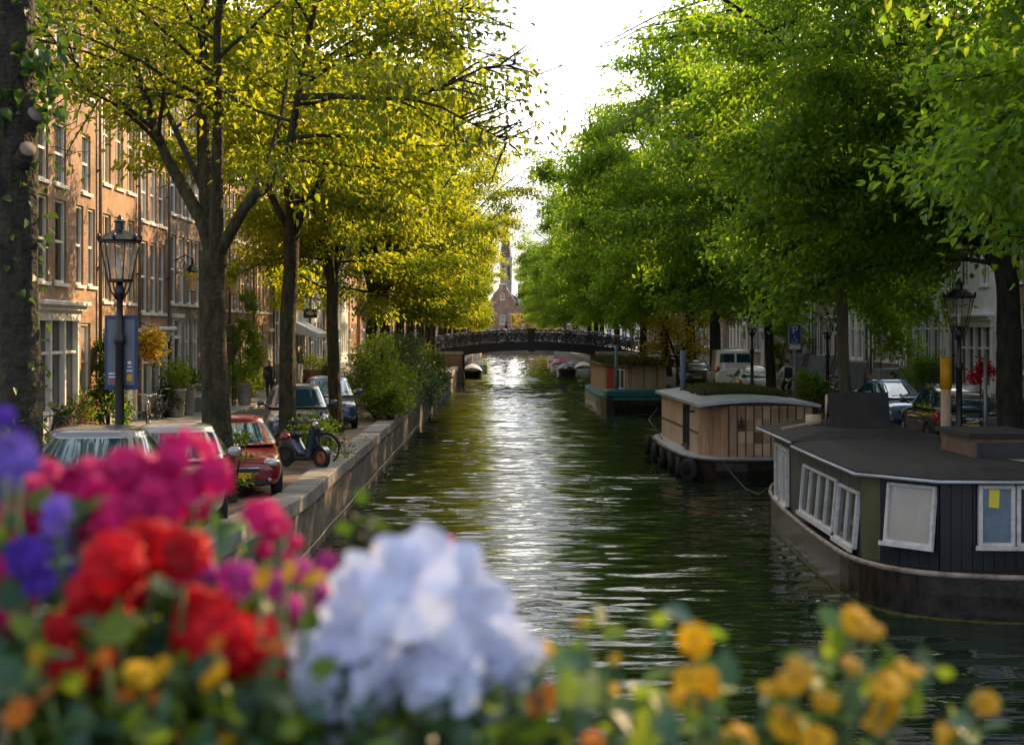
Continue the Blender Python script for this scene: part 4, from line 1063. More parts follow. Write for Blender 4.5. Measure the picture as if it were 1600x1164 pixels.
# roof with a shallow camber, a step and overhanging eaves
def camber_roof(poly, zedge, rise_, mat_, th=.07):
    n = len(poly); cx = sum(p[0] for p in poly) / n; cy = sum(p[1] for p in poly) / n
    b = MB(); inner = [(cx + (x - cx) * .55, cy + (y - cy) * .8) for x, y in poly]
    vs = [(x, y, zedge) for x, y in poly] + [(x, y, zedge + th) for x, y in poly] + [(x, y, zedge + th + rise_) for x, y in inner]
    fs = [tuple(range(n - 1, -1, -1)), tuple(2 * n + i for i in range(n))]
    for i in range(n):
        j = (i + 1) % n; fs += [(i, j, n + j, n + i), (n + i, n + j, 2 * n + j, 2 * n + i)]
    b.add(vs, fs, mat_); return b
rf1 = [(5.98, 32.9), (5.88, 28.6), (9.35, 28.55), (9.35, 33.2), (7.3, 33.8)]
rb = camber_roof(rf1, ZC + .04, .16, M['felt']); roof1 = rb.build('roof', b1)
rf2 = [(5.88, 28.9), (5.82, 25.5), (5.80, 23.1), (6.8, 21.92), (9.4, 21.8), (9.4, 28.8)]
rb = camber_roof(rf2, ZC - .02, .12, M['felt']); rb.build('front_roof', roof1)
b = MB(); b.tube([(5.95, 32.9, ZC + .07), (5.85, 28.62, ZC + .07)], .03, M['zinc'], n=5); b.tube([(5.85, 28.5, ZC + .005), (5.79, 25.5, ZC + .005), (5.77, 23.08, ZC + .005)], .028, M['zinc'], n=5); b.tube([(5.77, 23.08, ZC - .0), (6.78, 21.89, ZC - .0), (9.4, 21.77, ZC - .0)], .028, M['zinc'], n=5)
b.build('eaves_trim', roof1)
b = MB(); b.b2(8.1, 9.3, 24.3, 26.0, ZC + .06, ZC + .50, M['wood_dark']); b.b2(8.02, 9.38, 24.2, 26.1, ZC + .502, ZC + .58, M['felt']); b.b2(8.2, 9.2, 24.285, 24.298, ZC + .15, ZC + .42, M['boatpane']); b.b2(8.08, 9.32, 24.24, 24.299, ZC + .06, ZC + .13, M['zinc'])
b.build('skylight', roof1)
b = MB(); b.box((7.75, 30.6, ZC + .62), (1.3, .08, .78), M['felt'], rx=R(-16)); b.box((7.75, 30.9, ZC + .30), (1.5, .8, .1), M['felt']); b.tube([(7.1, 30.9, ZC + .3), (7.02, 30.5, ZC + .95)], .03, M['wood_light'], n=5)
b.build('roof_hatch', roof1)
b = MB()
for yy in (23.4, 24.5, 25.6, 26.7, 27.8): b.tube([(6.3, yy, ZC + .075), (6.9, yy, ZC + .135), (9.2, yy + .02, ZC + .14)], .012, M['felt'], n=4)
for yy in (29.6, 30.0, 31.9): b.tube([(6.3, yy, ZC + .14), (6.9, yy, ZC + .215), (9.1, yy, ZC + .22)], .012, M['felt'], n=4)
b.build('felt_seams', roof1)
b = MB(); b.tube([(7.4, 24.0, ZC + .16), (7.2, 24.6, ZC + .15), (7.5, 25.6, ZC + .15), (7.3, 27.0, ZC + .15), (7.6, 28.4, ZC + .16)], .014, M['plastic'], n=5); b.build('roof_cable', roof1)
b = MB(); b.tube([(6.72, 31.2, ZC + .36), (7.05, 31.15, ZC + .37)], .13, M['wood_light'], n=10); b.box((6.6, 31.1, ZC + .26), (.9, .16, .05), M['wood'], ry=R(-10))
b.build('roof_vent', roof1)
b = MB()
b.tube([(6.35, 33.6, .72), (6.3, 34.6, .45), (6.3, 36.5, .38), (6.35, 38.8, .5), (6.4, 41.0, .7)], .012, M['darkgreen'], n=5)
tag(b.build('mooring_rope'), 'dark rope slung between the black houseboat and the wooden one', 'rope')

# --- wooden houseboat
b2 = empty('houseboat', (0, 0, 0), 0, 'wooden houseboat with a curved turf roof and tyres along its hull', 'houseboat', 'houseboats moored along the right quay')
out2 = [(5.25, 49), (5.35, 43.5), (5.75, 41.6), (6.4, 40.95), (9.3, 40.9), (9.35, 51.5), (8.2, 53), (6.2, 52.4), (5.5, 51.2)]
h = MB(); hull(h, smooth_loop(out2, 1), -.4, .62, M['hull_black'], .3); h.build('hull', b2)
h = MB(); s2 = smooth_loop(out2, 1); hull(h, [(x, y) for x, y in s2], .605, .70, M['zinc'], .0)
h.build('deck', b2)
b = MB(); pp = [(x, y, .66) for x, y in s2]; b.tube(pp + [pp[0]], .06, M['plastic'], n=6); b.build('rubbing_strake', b2)
for (px, Y, dz) in ((1013, 50.0, .1), (1024, 48.2, 0), (1036, 46.4, -.02), (1050, 44.6, 0), (1062, 43.2, -.05), (1078, 41.9, .02)):
    b = MB(); b.lathe([(.20, -.09), (.30, -.10), (.35, -.05), (.35, .05), (.30, .10), (.20, .09), (.17, 0), (.20, -.09)], M['rubber'], axis='X', n=18)
    o = b.build('tyre_fender', b2, (gx(px, Y) - .02, Y, .30 + dz)); o.rotation_euler = (0, 0, R(-6 if Y > 43 else 35))
Z0, Z1 = .70, 2.22
P1, P2, P3, P4, P5, P6 = (5.75, 50.6), (5.98, 42.9), (6.75, 42.0), (9.25, 42.0), (9.25, 50.8), (5.95, 51.0)
b = MB(); b.prism([P1, P2, P3, P4, P5, P6], Z0, Z1, M['wood_light']); cab2 = b.build('cabin', b2)
b = MB()
for k in range(5): panel_wall(b, (P1[0] + (P2[0] - P1[0]) * (k / 5 + .002), P1[1] + (P2[1] - P1[1]) * (k / 5 + .002)), (P1[0] + (P2[0] - P1[0]) * ((k + 1) / 5 - .002), P1[1] + (P2[1] - P1[1]) * ((k + 1) / 5 - .002)), Z0, Z1, M['wood_light'], .03 + .003 * (k % 2), .03)
panel_wall(b, P1, P2, Z0 + .62, Z0 + .69, M['wood_dark'], .045, .03)
for k in range(8): panel_wall(b, (P2[0] + (P3[0] - P2[0]) * (k / 8 + .004), P2[1] + (P3[1] - P2[1]) * (k / 8 + .004)), (P2[0] + (P3[0] - P2[0]) * ((k + 1) / 8 - .004), P2[1] + (P3[1] - P2[1]) * ((k + 1) / 8 - .004)), Z0, Z1, M['wood'], .03 + .004 * (k % 2), .03)
b.build('plank_cladding', cab2)
b = MB(); rnd = random.Random(4); shs = [M['wood'], M['wood_dark'], M['wood_light']]
for r__ in range(4):
    for c__ in range(10):
        w0 = (P4[0] - P3[0]) / 10; zz = (Z1 - Z0 - .1) / 4
        m_ = rnd.choices(shs, [5, 1.2, 2.5])[0]
        panel_wall(b, (P3[0] + w0 * c__ + .022, P3[1]), (P3[0] + w0 * (c__ + 1) - .022, P3[1]), Z0 + .05 + zz * r__ + .012, Z0 + .05 + zz * (r__ + 1) - .01, m_, .03 + rnd.random() * .012, .03)
b.build('panel_cladding', cab2)
b = MB(); 
for k in range(11): x = P3[0] + (P4[0] - P3[0]) * k / 10; b.b2(x - .014, x + .014, P3[1] - .05, P3[1] - .002, Z0, Z1, M['wood_dark'])
b.build('battens', cab2)
wall_window(b2, P1, P2, Z0 + .12, Z1 - .1, .70, .80, M['boatpane'], 0, trim=M['plastic'], out=.06, fw=.05)
b = MB(); b.box((6.0, 43.5, Z1 - .25), (.5, .06, .06), M['plastic'], rz=R(160)); b.build('wall_bracket', cab2)
b = MB(); b.box((P3[0] + .36, P3[1] - .09, Z0 + .92), (.12, .12, .1), M['plastic']); b.tube([(P3[0] + .36, P3[1] - .1, Z0 + .95), (P3[0] + .36, P3[1] - .12, Z0 + 1.2)], .02, M['plastic'], n=5); b.build('wall_lamp', cab2)
# curved roof
b = MB(); nx = 16
def rz2(u): return Z1 - .02 + .15 * math.sin(PI * min(1, max(0, u))) ** .9
vs = []; fs = []
for i in range(nx + 1):
    u = i / nx; x = 5.55 + u * 3.85
    for y in (41.55, 51.2):
        xx_ = x + (.22 * (1 - u) if y < 45 else 0)
        vs += [(xx_, y, rz2(u)), (xx_, y, rz2(u) + .09)]
for i in range(nx):
    a = i * 4; c = a + 4
    fs += [(a, a + 1, c + 1, c), (a + 2, c + 2, c + 3, a + 3), (a + 1, a + 3, c + 3, c + 1), (a, c, c + 2, a + 2)]
fs += [(0, 2, 3, 1), (nx * 4, nx * 4 + 1, nx * 4 + 3, nx * 4 + 2)]
b.add(vs, fs, M['zinc']); rf = b.build('roof', b2)
rng = np.random.default_rng(8); n = 16000
u = rng.uniform(.22, .93, n); y = rng.uniform(45.0, 49.8, n)
P = np.stack([5.55 + u * 3.85, y, np.array([rz2(q) for q in u]) + .09], 1)
V = leaf_verts(P, rng.normal(0, .5, (n, 3)) + np.array([0, 0, .9]), .2, rng, .25)
obj('turf', mesh_quads('turf', V, [M['grass']]), rf)
b = MB(); nn_ = 16
b.add([(5.8 + 3.4 * i / nn_, 42.03, Z1 - .03) for i in range(nn_ + 1)] + [(5.8 + 3.4 * i / nn_, 42.03, rz2((5.8 + 3.4 * i / nn_ - 5.55 - .22) / 3.85) + .02) for i in range(nn_ + 1)], [(i, i + 1, nn_ + 2 + i, nn_ + 1 + i) for i in range(nn_)], M['wood_dark']); b.build('gable_infill', cab2)
b = MB(); b.tube([(gx(1067, 49.2), 49.2, Z1 + .0), (gx(1067, 49.2), 49.2, Z1 + 1.55)], .10, M['blue_pole'], n=10); b.build('flue_pipe', b2)
b = MB(); b.tube([(5.4, 47.5, .8), (5.2, 50, 1.3), (5.55, 50.4, 1.7)], .02, M['darkgreen'], n=5); b.build('deck_rope', b2)

# --- teal-decked houseboat
b3 = empty('houseboat', (0, 0, 0), 0, 'dark-hulled houseboat with a teal foredeck and grass on its wooden cabin', 'houseboat', 'houseboats moored along the right quay')
out3 = [(5.2, 92), (5.2, 80), (5.45, 76.6), (6.2, 75.3), (9.2, 75.2), (9.3, 92), (8.2, 95), (6.2, 95)]
h = MB(); hull(h, smooth_loop(out3, 1), -.4, .72, M['hull_black'], .35); h.build('hull', b3)
h = MB(); hull(h, smooth_loop(out3, 1), .705, .86, M['teal'], .0); h.build('deck', b3)
h = MB(); h.b2(5.6, 9.15, 75.7, 78.2, .862, 1.22, M['teal'], bev=.05); h.build('foredeck_hatch', b3)
b = MB(); b.prism([(5.75, 91.5), (6.0, 82.5), (7.15, 79.2), (9.2, 79.0), (9.2, 91.5)], .86, 2.42, M['wood']); c3 = b.build('cabin', b3)
b = MB()
for k in range(14): panel_wall(b, (7.15 + 2.05 * k / 14 + .008, 79.2 - .2 * k / 14), (7.15 + 2.05 * (k + 1) / 14 - .008, 79.2 - .2 * (k + 1) / 14), .9, 2.40, M['wood_light' if k % 5 else 'wood'], .03 + .01 * (k % 2), .03)
for k in range(8): panel_wall(b, (6.0 + 1.15 * k / 8 + .01, 82.5 - 3.3 * k / 8 - .02), (6.0 + 1.15 * (k + 1) / 8 - .01, 82.5 - 3.3 * (k + 1) / 8 + .02), .9, 2.40, M['wood'], .03 + .01 * (k % 2), .03)
b.build('plank_cladding', c3)
b = MB(); panel_wall(b, (6.15, 82.0), (6.45, 81.2), .9, 2.3, mat('red_door_paint', (.35, .015, .012), .5), .07, .05); b.build('door', c3)
wall_window(b3, (6.0, 82.5), (7.15, 79.2), 1.1, 2.25, .52, .88, M['boatpane'], 0, trim=M['white'], out=.08, mull=1)
b = MB(); b.prism([(5.55, 91.8), (5.8, 82.3), (7.0, 78.8), (9.4, 78.6), (9.4, 91.8)], 2.42, 2.48, M['wood_dark']); rf3 = b.build('roof', b3)
n = 9000; P = np.stack([rng.uniform(5.9, 9.3, n), rng.uniform(79.2, 91.5, n), np.full(n, 2.48)], 1); k_ = P[:, 0] > 7.1 - (P[:, 1] - 79) * .35; P = P[k_]; n = len(P)
obj('turf', mesh_quads('turf', leaf_verts(P, rng.normal(0, .5, (n, 3)) + np.array([0, 0, .9]), .34, rng, .25), [M['grass']]), rf3)
b = MB(); b.tube([(gx(963, 77), 77, .85), (gx(963, 77), 77, 3.65)], .10, M['blue_pole'], n=8); b.build('blue_mast', b3)

# --- small covered boats farther on
def small_boat(px, Y, label, cover, L_=5.5, W_=2.0, group='small boats moored beyond the bridge', rz=0):
    t = empty('small_boat', (gx(px, Y), Y, 0), rz, label, 'boat', group)
    o_ = smooth_loop([(-W_ / 2, -L_ * .3), (-W_ * .3, -L_ * .47), (W_ * .3, -L_ * .47), (W_ / 2, -L_ * .3), (W_ / 2, L_ * .25), (0, L_ * .52), (-W_ / 2, L_ * .25)], 1)
    h = MB(); hull(h, o_, -.25, .62, M['hull_black'] if hash(label) % 2 else M['white'], .25); h.build('hull', t)
    c = MB(); vs = []; n = 12
    c.grid(lambda u, v: ((u - .5) * W_ * .98 * (1 - .55 * max(0, v - .6)), (v - .45) * L_ * .9, .64 + .62 * math.sin(PI * u) ** .7 * math.sin(PI * (.08 + .84 * v)) ** .5), 8, 10, cover); c.build('boat_cover', t)
    return t
cov = [mat('pink_tarpaulin', (.60, .06, .16), .6, na=.1), mat('grey_tarpaulin', (.30, .32, .36), .6, na=.2), mat('blue_tarpaulin', (.08, .12, .22), .6, na=.2), mat('white_tarpaulin', (.6, .6, .62), .6, na=.15)]
small_boat(878, 158, 'small boat under a pink cover seen through the bridge arch', cov[0], 6, 2.6)
small_boat(898, 149, 'small boat under a grey cover behind the right bridge pier', cov[1])
small_boat(912, 142, 'small white-covered boat close behind the right bridge pier', cov[3])
small_boat(868, 172, 'small dark boat farthest along the right bank beyond the bridge', cov[2])
small_boat(885, 138, 'small blue-covered boat under the bridge arch on the right', cov[2], 5, 1.9)
small_boat(738, 133, 'small white-covered boat behind the left bridge pier', cov[3], 5, 1.9)
small_boat(748, 150, 'small grey-covered boat far under the left side of the arch', cov[1], 5, 1.9)
# ------------------------------------------------------------------ vehicles
def paint(name, col, metal=.25): return mat(name, col, .28, metal=metal, na=.06, ns=2, coat=1)
def evaluated(o, name):
    dg = bpy.context.evaluated_depsgraph_get(); dg.update()
    me = bpy.data.meshes.new_from_object(o.evaluated_get(dg)); me.name = name
    return me
WHEEL = {}
def wheel_meshes(r):
    if r in WHEEL: return WHEEL[r]
    t = MB(); t.lathe([(r * .66, -.095), (r * .93, -.10), (r, -.07), (r, .07), (r * .93, .10), (r * .66, .095), (r * .63, 0), (r * .66, -.095)], M['rubber'], axis='X', n=28)
    m = MB(); m.lathe([(.001, -.02), (r * .62, -.03), (r * .66, .08), (r * .62, .085), (r * .60, .03), (.001, .02)], M['plastic'], axis='X', n=28)
    for k in range(5):
        a = 2 * PI * k / 5
        for da in (-.13, .13):
            m.tube([(.055, 0, 0), (.075, r * .62 * math.cos(a + da), r * .62 * math.sin(a + da))], [.034, .022], M['alloy'], n=5)
    m.lathe([(r * .62, .03), (r * .665, .088), (r * .62, .092), (r * .60, .04)], M['alloy'], axis='X', n=28)
    m.lathe([(.001, .075), (.05, .07), (.06, .02)], M['alloy'], axis='X', n=12)
    WHEEL[r] = (t.mesh('tyre'), m.mesh('rim')); return WHEEL[r]
def car(label, loc, rz, col, L_=4.0, W_=1.74, H_=1.48, kind='hatch', group=None, plate=True, name='parked_car', cat='car', rails=False):
    root = empty(name, loc, rz, label, cat, group)
    w = W_ / 2; f0 = -L_ / 2; r0 = L_ / 2; wr = .31 if kind == 'hatch' else .34
    k = (H_ - 1.48) * .45
    van = kind == 'van'
    zb = .2 + k * .3
    hood = .93 + k; belt = 1.0 + k
    if van:
        st = [(f0, .74, .72, .34), (f0 + .08, .88, .86, .27), (f0 + .3, .96, 1.0, zb), (f0 + .8, 1, 1.12, zb), (f0 + 1.2, 1, 1.2, zb), (0, 1, 1.22, zb), (r0 - .6, 1, 1.22, zb), (r0 - .08, .99, 1.22, zb + .05), (r0 - .01, .96, 1.2, zb + .12), (r0, .9, 1.1, zb + .2)]; belt = 1.2
    else:
        st = [(f0, .66, .60 + k, .36), (f0 + .05, .80, .71 + k, .27), (f0 + .22, .93, .81 + k, zb + .02), (f0 + .6, .985, .88 + k, zb), (f0 + 1.1, 1, hood, zb), (f0 + 1.5, 1, belt - .02, zb), (0, 1, belt, zb), (r0 - 1.0, 1, belt + .02, zb), (r0 - .35, .97, belt + .02, zb + .03), (r0 - .08, .90, belt - .04, zb + .1), (r0, .78, belt - .2, zb + .2)]
    vs = []; fs = []
    sec = [(0, 0, 0), (.78, 0, 0), (.95, .09, 0), (1.0, .42, 0), (.985, .72, 0), (.93, .94, 0), (.70, 1.0, .005), (0, 1.0, .03)]
    ring = [(x, z, e) for x, z, e in sec] + [(-x, z, e) for x, z, e in sec[-2:0:-1]]
    n = len(ring)
    for (y, hw, zt, zl) in st:
        for (x, z, e) in ring: vs.append((x * w * hw, y, zl + (zt - zl) * z + e))
    for i in range(len(st) - 1):
        for j in range(n): fs.append((i * n + j, i * n + (j + 1) % n, (i + 1) * n + (j + 1) % n, (i + 1) * n + j))
    fs.append(tuple(range(n - 1, -1, -1))); fs.append(tuple((len(st) - 1) * n + j for j in range(n)))
    b = MB(); b.mi(col); b.mi(M['plastic']); b.add(vs, fs, col, True)
    o = b.build('body', root)
    o.parent = None
    ss = o.modifiers.new('s', 'SUBSURF'); ss.levels = 2; ss.render_levels = 2
    cutters = []
    yf, yr = f0 + .82, r0 - .74
    for y in (yf, yr):
        cb = MB(); cb.mi(col); cb.mi(M['plastic'])
        for sx in (-1, 1): cb.lathe([(wr + .065, sx * (w - .26)), (wr + .065, sx * (w + .2))] if sx > 0 else [(wr + .065, -(w + .2)), (wr + .065, -(w - .26))], M['plastic'], c=(0, y, wr), axis='X', n=28, smooth=False)
        co = cb.build('cutter'); cutters.append(co)
        bo = o.modifiers.new('b', 'BOOLEAN'); bo.operation = 'DIFFERENCE'; bo.object = co; bo.solver = 'EXACT'
    me = evaluated(o, 'body')
    for c_ in cutters: bpy.data.objects.remove(c_)
    bpy.data.objects.remove(o)
    body = obj('body', me, root)
    # greenhouse
    if van: gh = (f0 + .75, f0 + 1.35, r0 - .02, r0 - .10, .96, .86)
    elif kind == 'suv': gh = (f0 + .95, f0 + 1.98, r0 - .05, r0 - .45, .94, .74)
    else: gh = (f0 + .80, f0 + 1.95, r0 - .12, r0 - .68, .94, .70)
    zA = belt - .03; zB = H_ - .13; ne = 4.2 if not van else 6
    def S(v):
        q = v ** .92
        yfv = gh[0] + (gh[1] - gh[0]) * q; yrv = gh[2] + (gh[3] - gh[2]) * v ** 1.5; wv = w * (gh[4] + (gh[5] - gh[4]) * v ** 1.25)
        return (yfv + yrv) / 2, (yrv - yfv) / 2, wv, zA + (zB - zA) * v
    N_ = 64
    def drop(v, t): return 0 if van else .15 * v * max(0, t + .35) ** 1.6
    def loop(v, sc=1, dz=0):
        yc, ly, wv, z = S(v); out = []
        for i in range(N_):
            a = 2 * PI * i / N_; ca, sa = math.cos(a), math.sin(a)
            d = (abs(ca) ** ne + abs(sa) ** ne) ** (-1 / ne)
            out.append((ca * d * wv * sc, yc + sa * d * ly * sc, z + dz - drop(v, sa * d * sc)))
        return out
    rows = [loop(v) for v in (0, .2, .4, .6, .8, .93, 1)] + [loop(1, .975, .035), loop(1, .91, .066), loop(1, .75, .098), loop(1, .4, .122), loop(1, .02, .13)]
    vs = [p for r_ in rows for p in r_]; fs = []
    for i in range(len(rows) - 1):
        for j in range(N_): fs.append((i * N_ + j, i * N_ + (j + 1) % N_, (i + 1) * N_ + (j + 1) % N_, (i + 1) * N_ + j))
    b = MB(); b.add(vs, fs, col, True); b.build('roof', body)
    def patch(kind_, a0, a1, v0, v1, nm, mt=M['carglass'], off=.007):
        g = MB()
        def fn(u, v):
            v_ = v0 + (v1 - v0) * v; yc, ly, wv, z = S(v_); a = a0 + (a1 - a0) * u
            e = (1 - abs(a) ** ne) ** (1 / ne)
            if kind_ == 'f': return (a * wv, yc - ly * e - off, z)
            if kind_ == 'r': return (a * wv, yc + ly * e + off, z - drop(v_, e))
            return ((wv * e + off) * kind_, yc + a * ly, z - drop(v_, a))
        g.grid(fn, 10, 6, mt)
        return g.build(nm, body)
    patch('f', -.86, .86, .06, .95, 'windscreen')
    if not van: patch('r', -.84, .84, .22, .90, 'rear_window')
    else:
        patch('r', -.82, -.06, .42, .88, 'rear_window'); patch('r', .06, .82, .42, .88, 'rear_window')
    for sx in (1, -1):
        if van: patch(sx, -.93, -.62, .22, .88, 'side_window')
        else:
            patch(sx, -.86, -.08, .16, .92, 'side_window'); patch(sx, -.03, .52, .16, .92, 'side_window')
            if kind == 'suv': patch(sx, .56, .88, .2, .9, 'side_window')
    hz = .68 + k + (.1 if van else 0)
    for sx in (1, -1):
        g = MB(); g.ball((sx * w * .70, f0 + .17, hz), (.20, .15, .085), M['lens'], 12, 8); g.build('headlight', body)
        g = MB(); g.ball((sx * w * .84, r0 - .13, .80 + k), (.10, .12, .15 if not van else .25), M['redlens'], 12, 8); g.build('tail_light', body)
        g = MB(); g.ball((sx * (w + .09), gh[0] + .38, belt + .09), (.11, .075, .08), col, 10, 7); g.tube([(sx * w * .9, gh[0] + .42, belt), (sx * (w + .06), gh[0] + .4, belt + .06)], .025, M['plastic'], n=5); g.build('wing_mirror', body)
        g = MB(); g.b2(sx * w * .985 - .012, sx * w * .985 + .012, -.12, .08, .80 + k, .83 + k, col); g.build('door_handle', body)
        g = MB(); g.ball((sx * w * .66, f0 + .07, .38 + k * .5), (.07, .05, .06), M['lens'], 8, 6); g.build('fog_lamp', body)
    g = MB(); g.box((0, f0 + .05, .56 + k), (w * .95, .1, .12), M['plastic'], bev=.02); g.box((0, f0 + .035, .60 + k), (w * .9, .09, .018), M['chrome']); g.build('grille', body)
    g = MB(); g.box((0, f0 + .06, .32 + k * .5), (w * 1.25, .12, .13), M['plastic'], bev=.03); g.build('air_intake', body)
    if plate:
        g = MB(); g.box((0, f0 - .012, .46 + k * .7), (.52, .02, .11), M['plate']); g.build('number_plate', body)
        g = MB(); g.box((0, r0 + .01, .55 + k), (.52, .03, .11), M['plate']); g.build('number_plate', body)
    g = MB(); g.b2(-w * .8, w * .8, r0 - .12, r0 - .03, .32, .42, M['plastic'], bev=.02); g.build('rear_bumper', body)
    if rails:
        for sx in (1, -1):
            g = MB(); yc, ly, wv, z = S(1); g.tube([(sx * wv * .88, yc - ly * .8, z + .03), (sx * wv * .88, yc - ly * .7, z + .10), (sx * wv * .88, yc + ly * .7, z + .10), (sx * wv * .88, yc + ly * .8, z + .03)], .02, M['chrome'], n=6); g.build('roof_rail', body)
    wa = MB()
    for (x0, d) in ((-.32, .5), (.22, .48)):
        yc, ly, wv, z = S(.12); wa.tube([(x0, yc - ly - .012, z), (x0 + d, yc - ly + .02, z + .06)], .008, M['plastic'], n=4)
    wa.build('wiper', body)
    tm, rm = wheel_meshes(wr)
    for y in (yf, yr):
        for sx in (1, -1):
            t = obj('wheel', tm, root, (sx * (w - .105), y, wr), (0, 0, 0 if sx > 0 else PI)); obj('rim', rm, t)
    return root
G_L, G_R = 'cars parked along the left quay', 'cars parked along the right quay'
car('silver car parked nearest behind the pink flowers', (-5.32, 18.3, QZ + rise(18.3)), R(6), paint('silver_paint', (.15, .16, .17), .5), 4.15, 1.76, 1.56, 'hatch', G_L)
car('white car parked between the lamp and the forked elm', (-5.36, 23.05, QZ + rise(23.1)), R(10), paint('pearl_white_paint', (.36, .37, .38), .3), 4.1, 1.76, 1.50, 'hatch', G_L)
car('dark red hatchback parked beyond the forked elm', (-5.42, 28.4, QZ), R(13), paint('red_paint', (.20, .006, .018), .3), 4.0, 1.76, 1.47, 'hatch', G_L)
car('grey-blue SUV parked behind the moped and second elm', (-5.85, 40.0, QZ), R(10), paint('steel_blue_paint', (.07, .10, .17), .4), 4.3, 1.84, 1.66, 'suv', G_L)
car('dark blue SUV parked just behind the grey-blue one by the shrubs', (-5.82, 47.0, QZ), R(9), paint('deep_blue_paint', (.05, .09, .18), .4), 4.3, 1.82, 1.66, 'suv', G_L)
car('black SUV with chrome roof rails behind the black houseboat', (12.35, 39, QZ), R(176), paint('black_car_paint', (.02, .025, .035), .3), 4.5, 1.9, 1.74, 'suv', G_R, rails=True)
car('blue hatchback parked just beyond the black SUV', (12.75, 46.2, QZ), R(2), paint('blue_paint', (.10, .19, .34), .4), 4.1, 1.78, 1.60, 'hatch', G_R)
car('small white hatchback beside the parking sign', (11.2, 63.5, QZ), R(178), paint('white_car_paint', (.62, .63, .62), .1), 3.7, 1.66, 1.60, 'hatch', G_R)
car('white delivery van parked on the right quay', (11.6, 72, QZ), R(178), paint('van_white_paint', (.82, .82, .86), .0), 5.0, 2.0, 2.25, 'van', G_R, name='parked_van', cat='van')
car('dark car parked behind the white van', (10.95, 80.5, QZ), R(178), paint('dark_grey_paint', (.07, .075, .085), .4), 4.2, 1.78, 1.5, 'hatch', G_R)

# ------------------------------------------------------------------ bicycles and moped
def bike_meshes(col, full=True):
    r = .345; ns_ = 20 if full else 12
    w_ = MB(); ring = [(r * math.cos(2 * PI * k / ns_), 0, r * math.sin(2 * PI * k / ns_)) for k in range(ns_ + 1)]
    w_.tube(ring, .022, M['rubber'], n=6, caps=False); w_.tube([(p[0] * .93, 0, p[2] * .93) for p in ring], .010, M['chrome'], n=4, caps=False)
    for k in range(14): a = 2 * PI * k / 14; w_.tube([(0, .025 * (-1) ** k, 0), (.92 * r * math.cos(a), 0, .92 * r * math.sin(a))], .0022 if full else .004, M['chrome'], n=3, caps=False)
    w_.tube([(0, -.05, 0), (0, .05, 0)], .025, M['alloy'], n=8)
    f = MB(); rw = Vector((.54, 0, r)); fw = Vector((-.56, 0, r)); bb = Vector((.10, 0, .30)); sc_ = Vector((.26, 0, .80)); hd = Vector((-.36, 0, .86)); hd2 = Vector((-.41, 0, .70))
    for (a, b_, t) in ((bb, sc_, .018), (sc_, hd + Vector((.0, 0, -.06)), .017), (bb, hd2, .02), (hd, hd2, .02)): f.tube([a, b_], t, col, n=6)
    for s in (-.055, .055):
        v = Vector((0, s, 0)); f.tube([bb + v * .6, rw + v], .011, col, n=5); f.tube([sc_ + v * .3 + Vector((0, 0, -.04)), rw + v], .010, col, n=5); f.tube([hd2 + v, fw + v * .9 + Vector((.06, 0, .25)), fw + v], .013, col, n=5)
    gd = [(rw.x + .39 * math.cos(a), 0, r + .39 * math.sin(a)) for a in [R(-10 + 20 * i) for i in range(10)]]; f.tube(gd, [.028] * len(gd), M['plastic'], n=4)
    gd = [(fw.x + .385 * math.cos(a), 0, r + .385 * math.sin(a)) for a in [R(45 + 18 * i) for i in range(8)]]; f.tube(gd, [.026] * len(gd), M['plastic'], n=4)
    f.tube([(bb.x, -.05, bb.z), (rw.x - .05, -.05, r)], [.075, .045], M['plastic'], n=6)
    for s in (-1, 1): f.tube([(bb.x, s * .07, bb.z), (bb.x + .12 * s, s * .09, bb.z - .12 * s)], .012, M['alloy'], n=5); f.box((bb.x + .12 * s, s * .13, bb.z - .12 * s), (.09, .08, .025), M['plastic'])
    h = MB(); h.tube([hd, hd + Vector((.03, 0, .16))], .014, M['chrome'], n=6)
    c = hd + Vector((.03, 0, .16)); h.tube([c + Vector((.20, -.30, -.02)), c + Vector((.06, -.27, .03)), c + Vector((-.02, -.12, .02)), c, c + Vector((-.02, .12, .02)), c + Vector((.06, .27, .03)), c + Vector((.20, .30, -.02))], .013, M['chrome'], n=6)
    for s in (-1, 1): h.tube([c + Vector((.10, s * .285, .01)), c + Vector((.22, s * .302, -.025))], .018, M['plastic'], n=6)
    h.ball(tuple(hd + Vector((-.09, 0, -.06))), (.05, .045, .045), M['chrome'], 8, 5)
    s_ = MB(); s_.tube([sc_, sc_ + Vector((.04, 0, .14))], .013, M['chrome'], n=6)
    s_.grid(lambda u, v: (sc_.x - .12 + .30 * u, (v - .5) * (.07 + .15 * u ** 1.5), sc_.z + .15 + .05 * math.sin(PI * v) + .02 * u), 6, 6, M['plastic']); s_.box((sc_.x + .08, 0, sc_.z + .135), (.20, .12, .04), M['plastic'], bev=.015)
    k = MB()
    for s in (-.06, 0, .06): k.tube([(.34, s, .74), (.78, s, .74)], .008, M['iron'], n=4)
    k.tube([(.56, -.07, .36), (.70, -.06, .74)], .008, M['iron'], n=4); k.tube([(.56, .07, .36), (.70, .06, .74)], .008, M['iron'], n=4); k.box((.80, 0, .66), (.02, .05, .07), M['redlens'])
    return dict(wheel=w_.mesh('wheel'), frame=f.mesh('frame'), handlebar=h.mesh('handlebar'), saddle=s_.mesh('saddle'), rack=k.mesh('luggage_rack'))
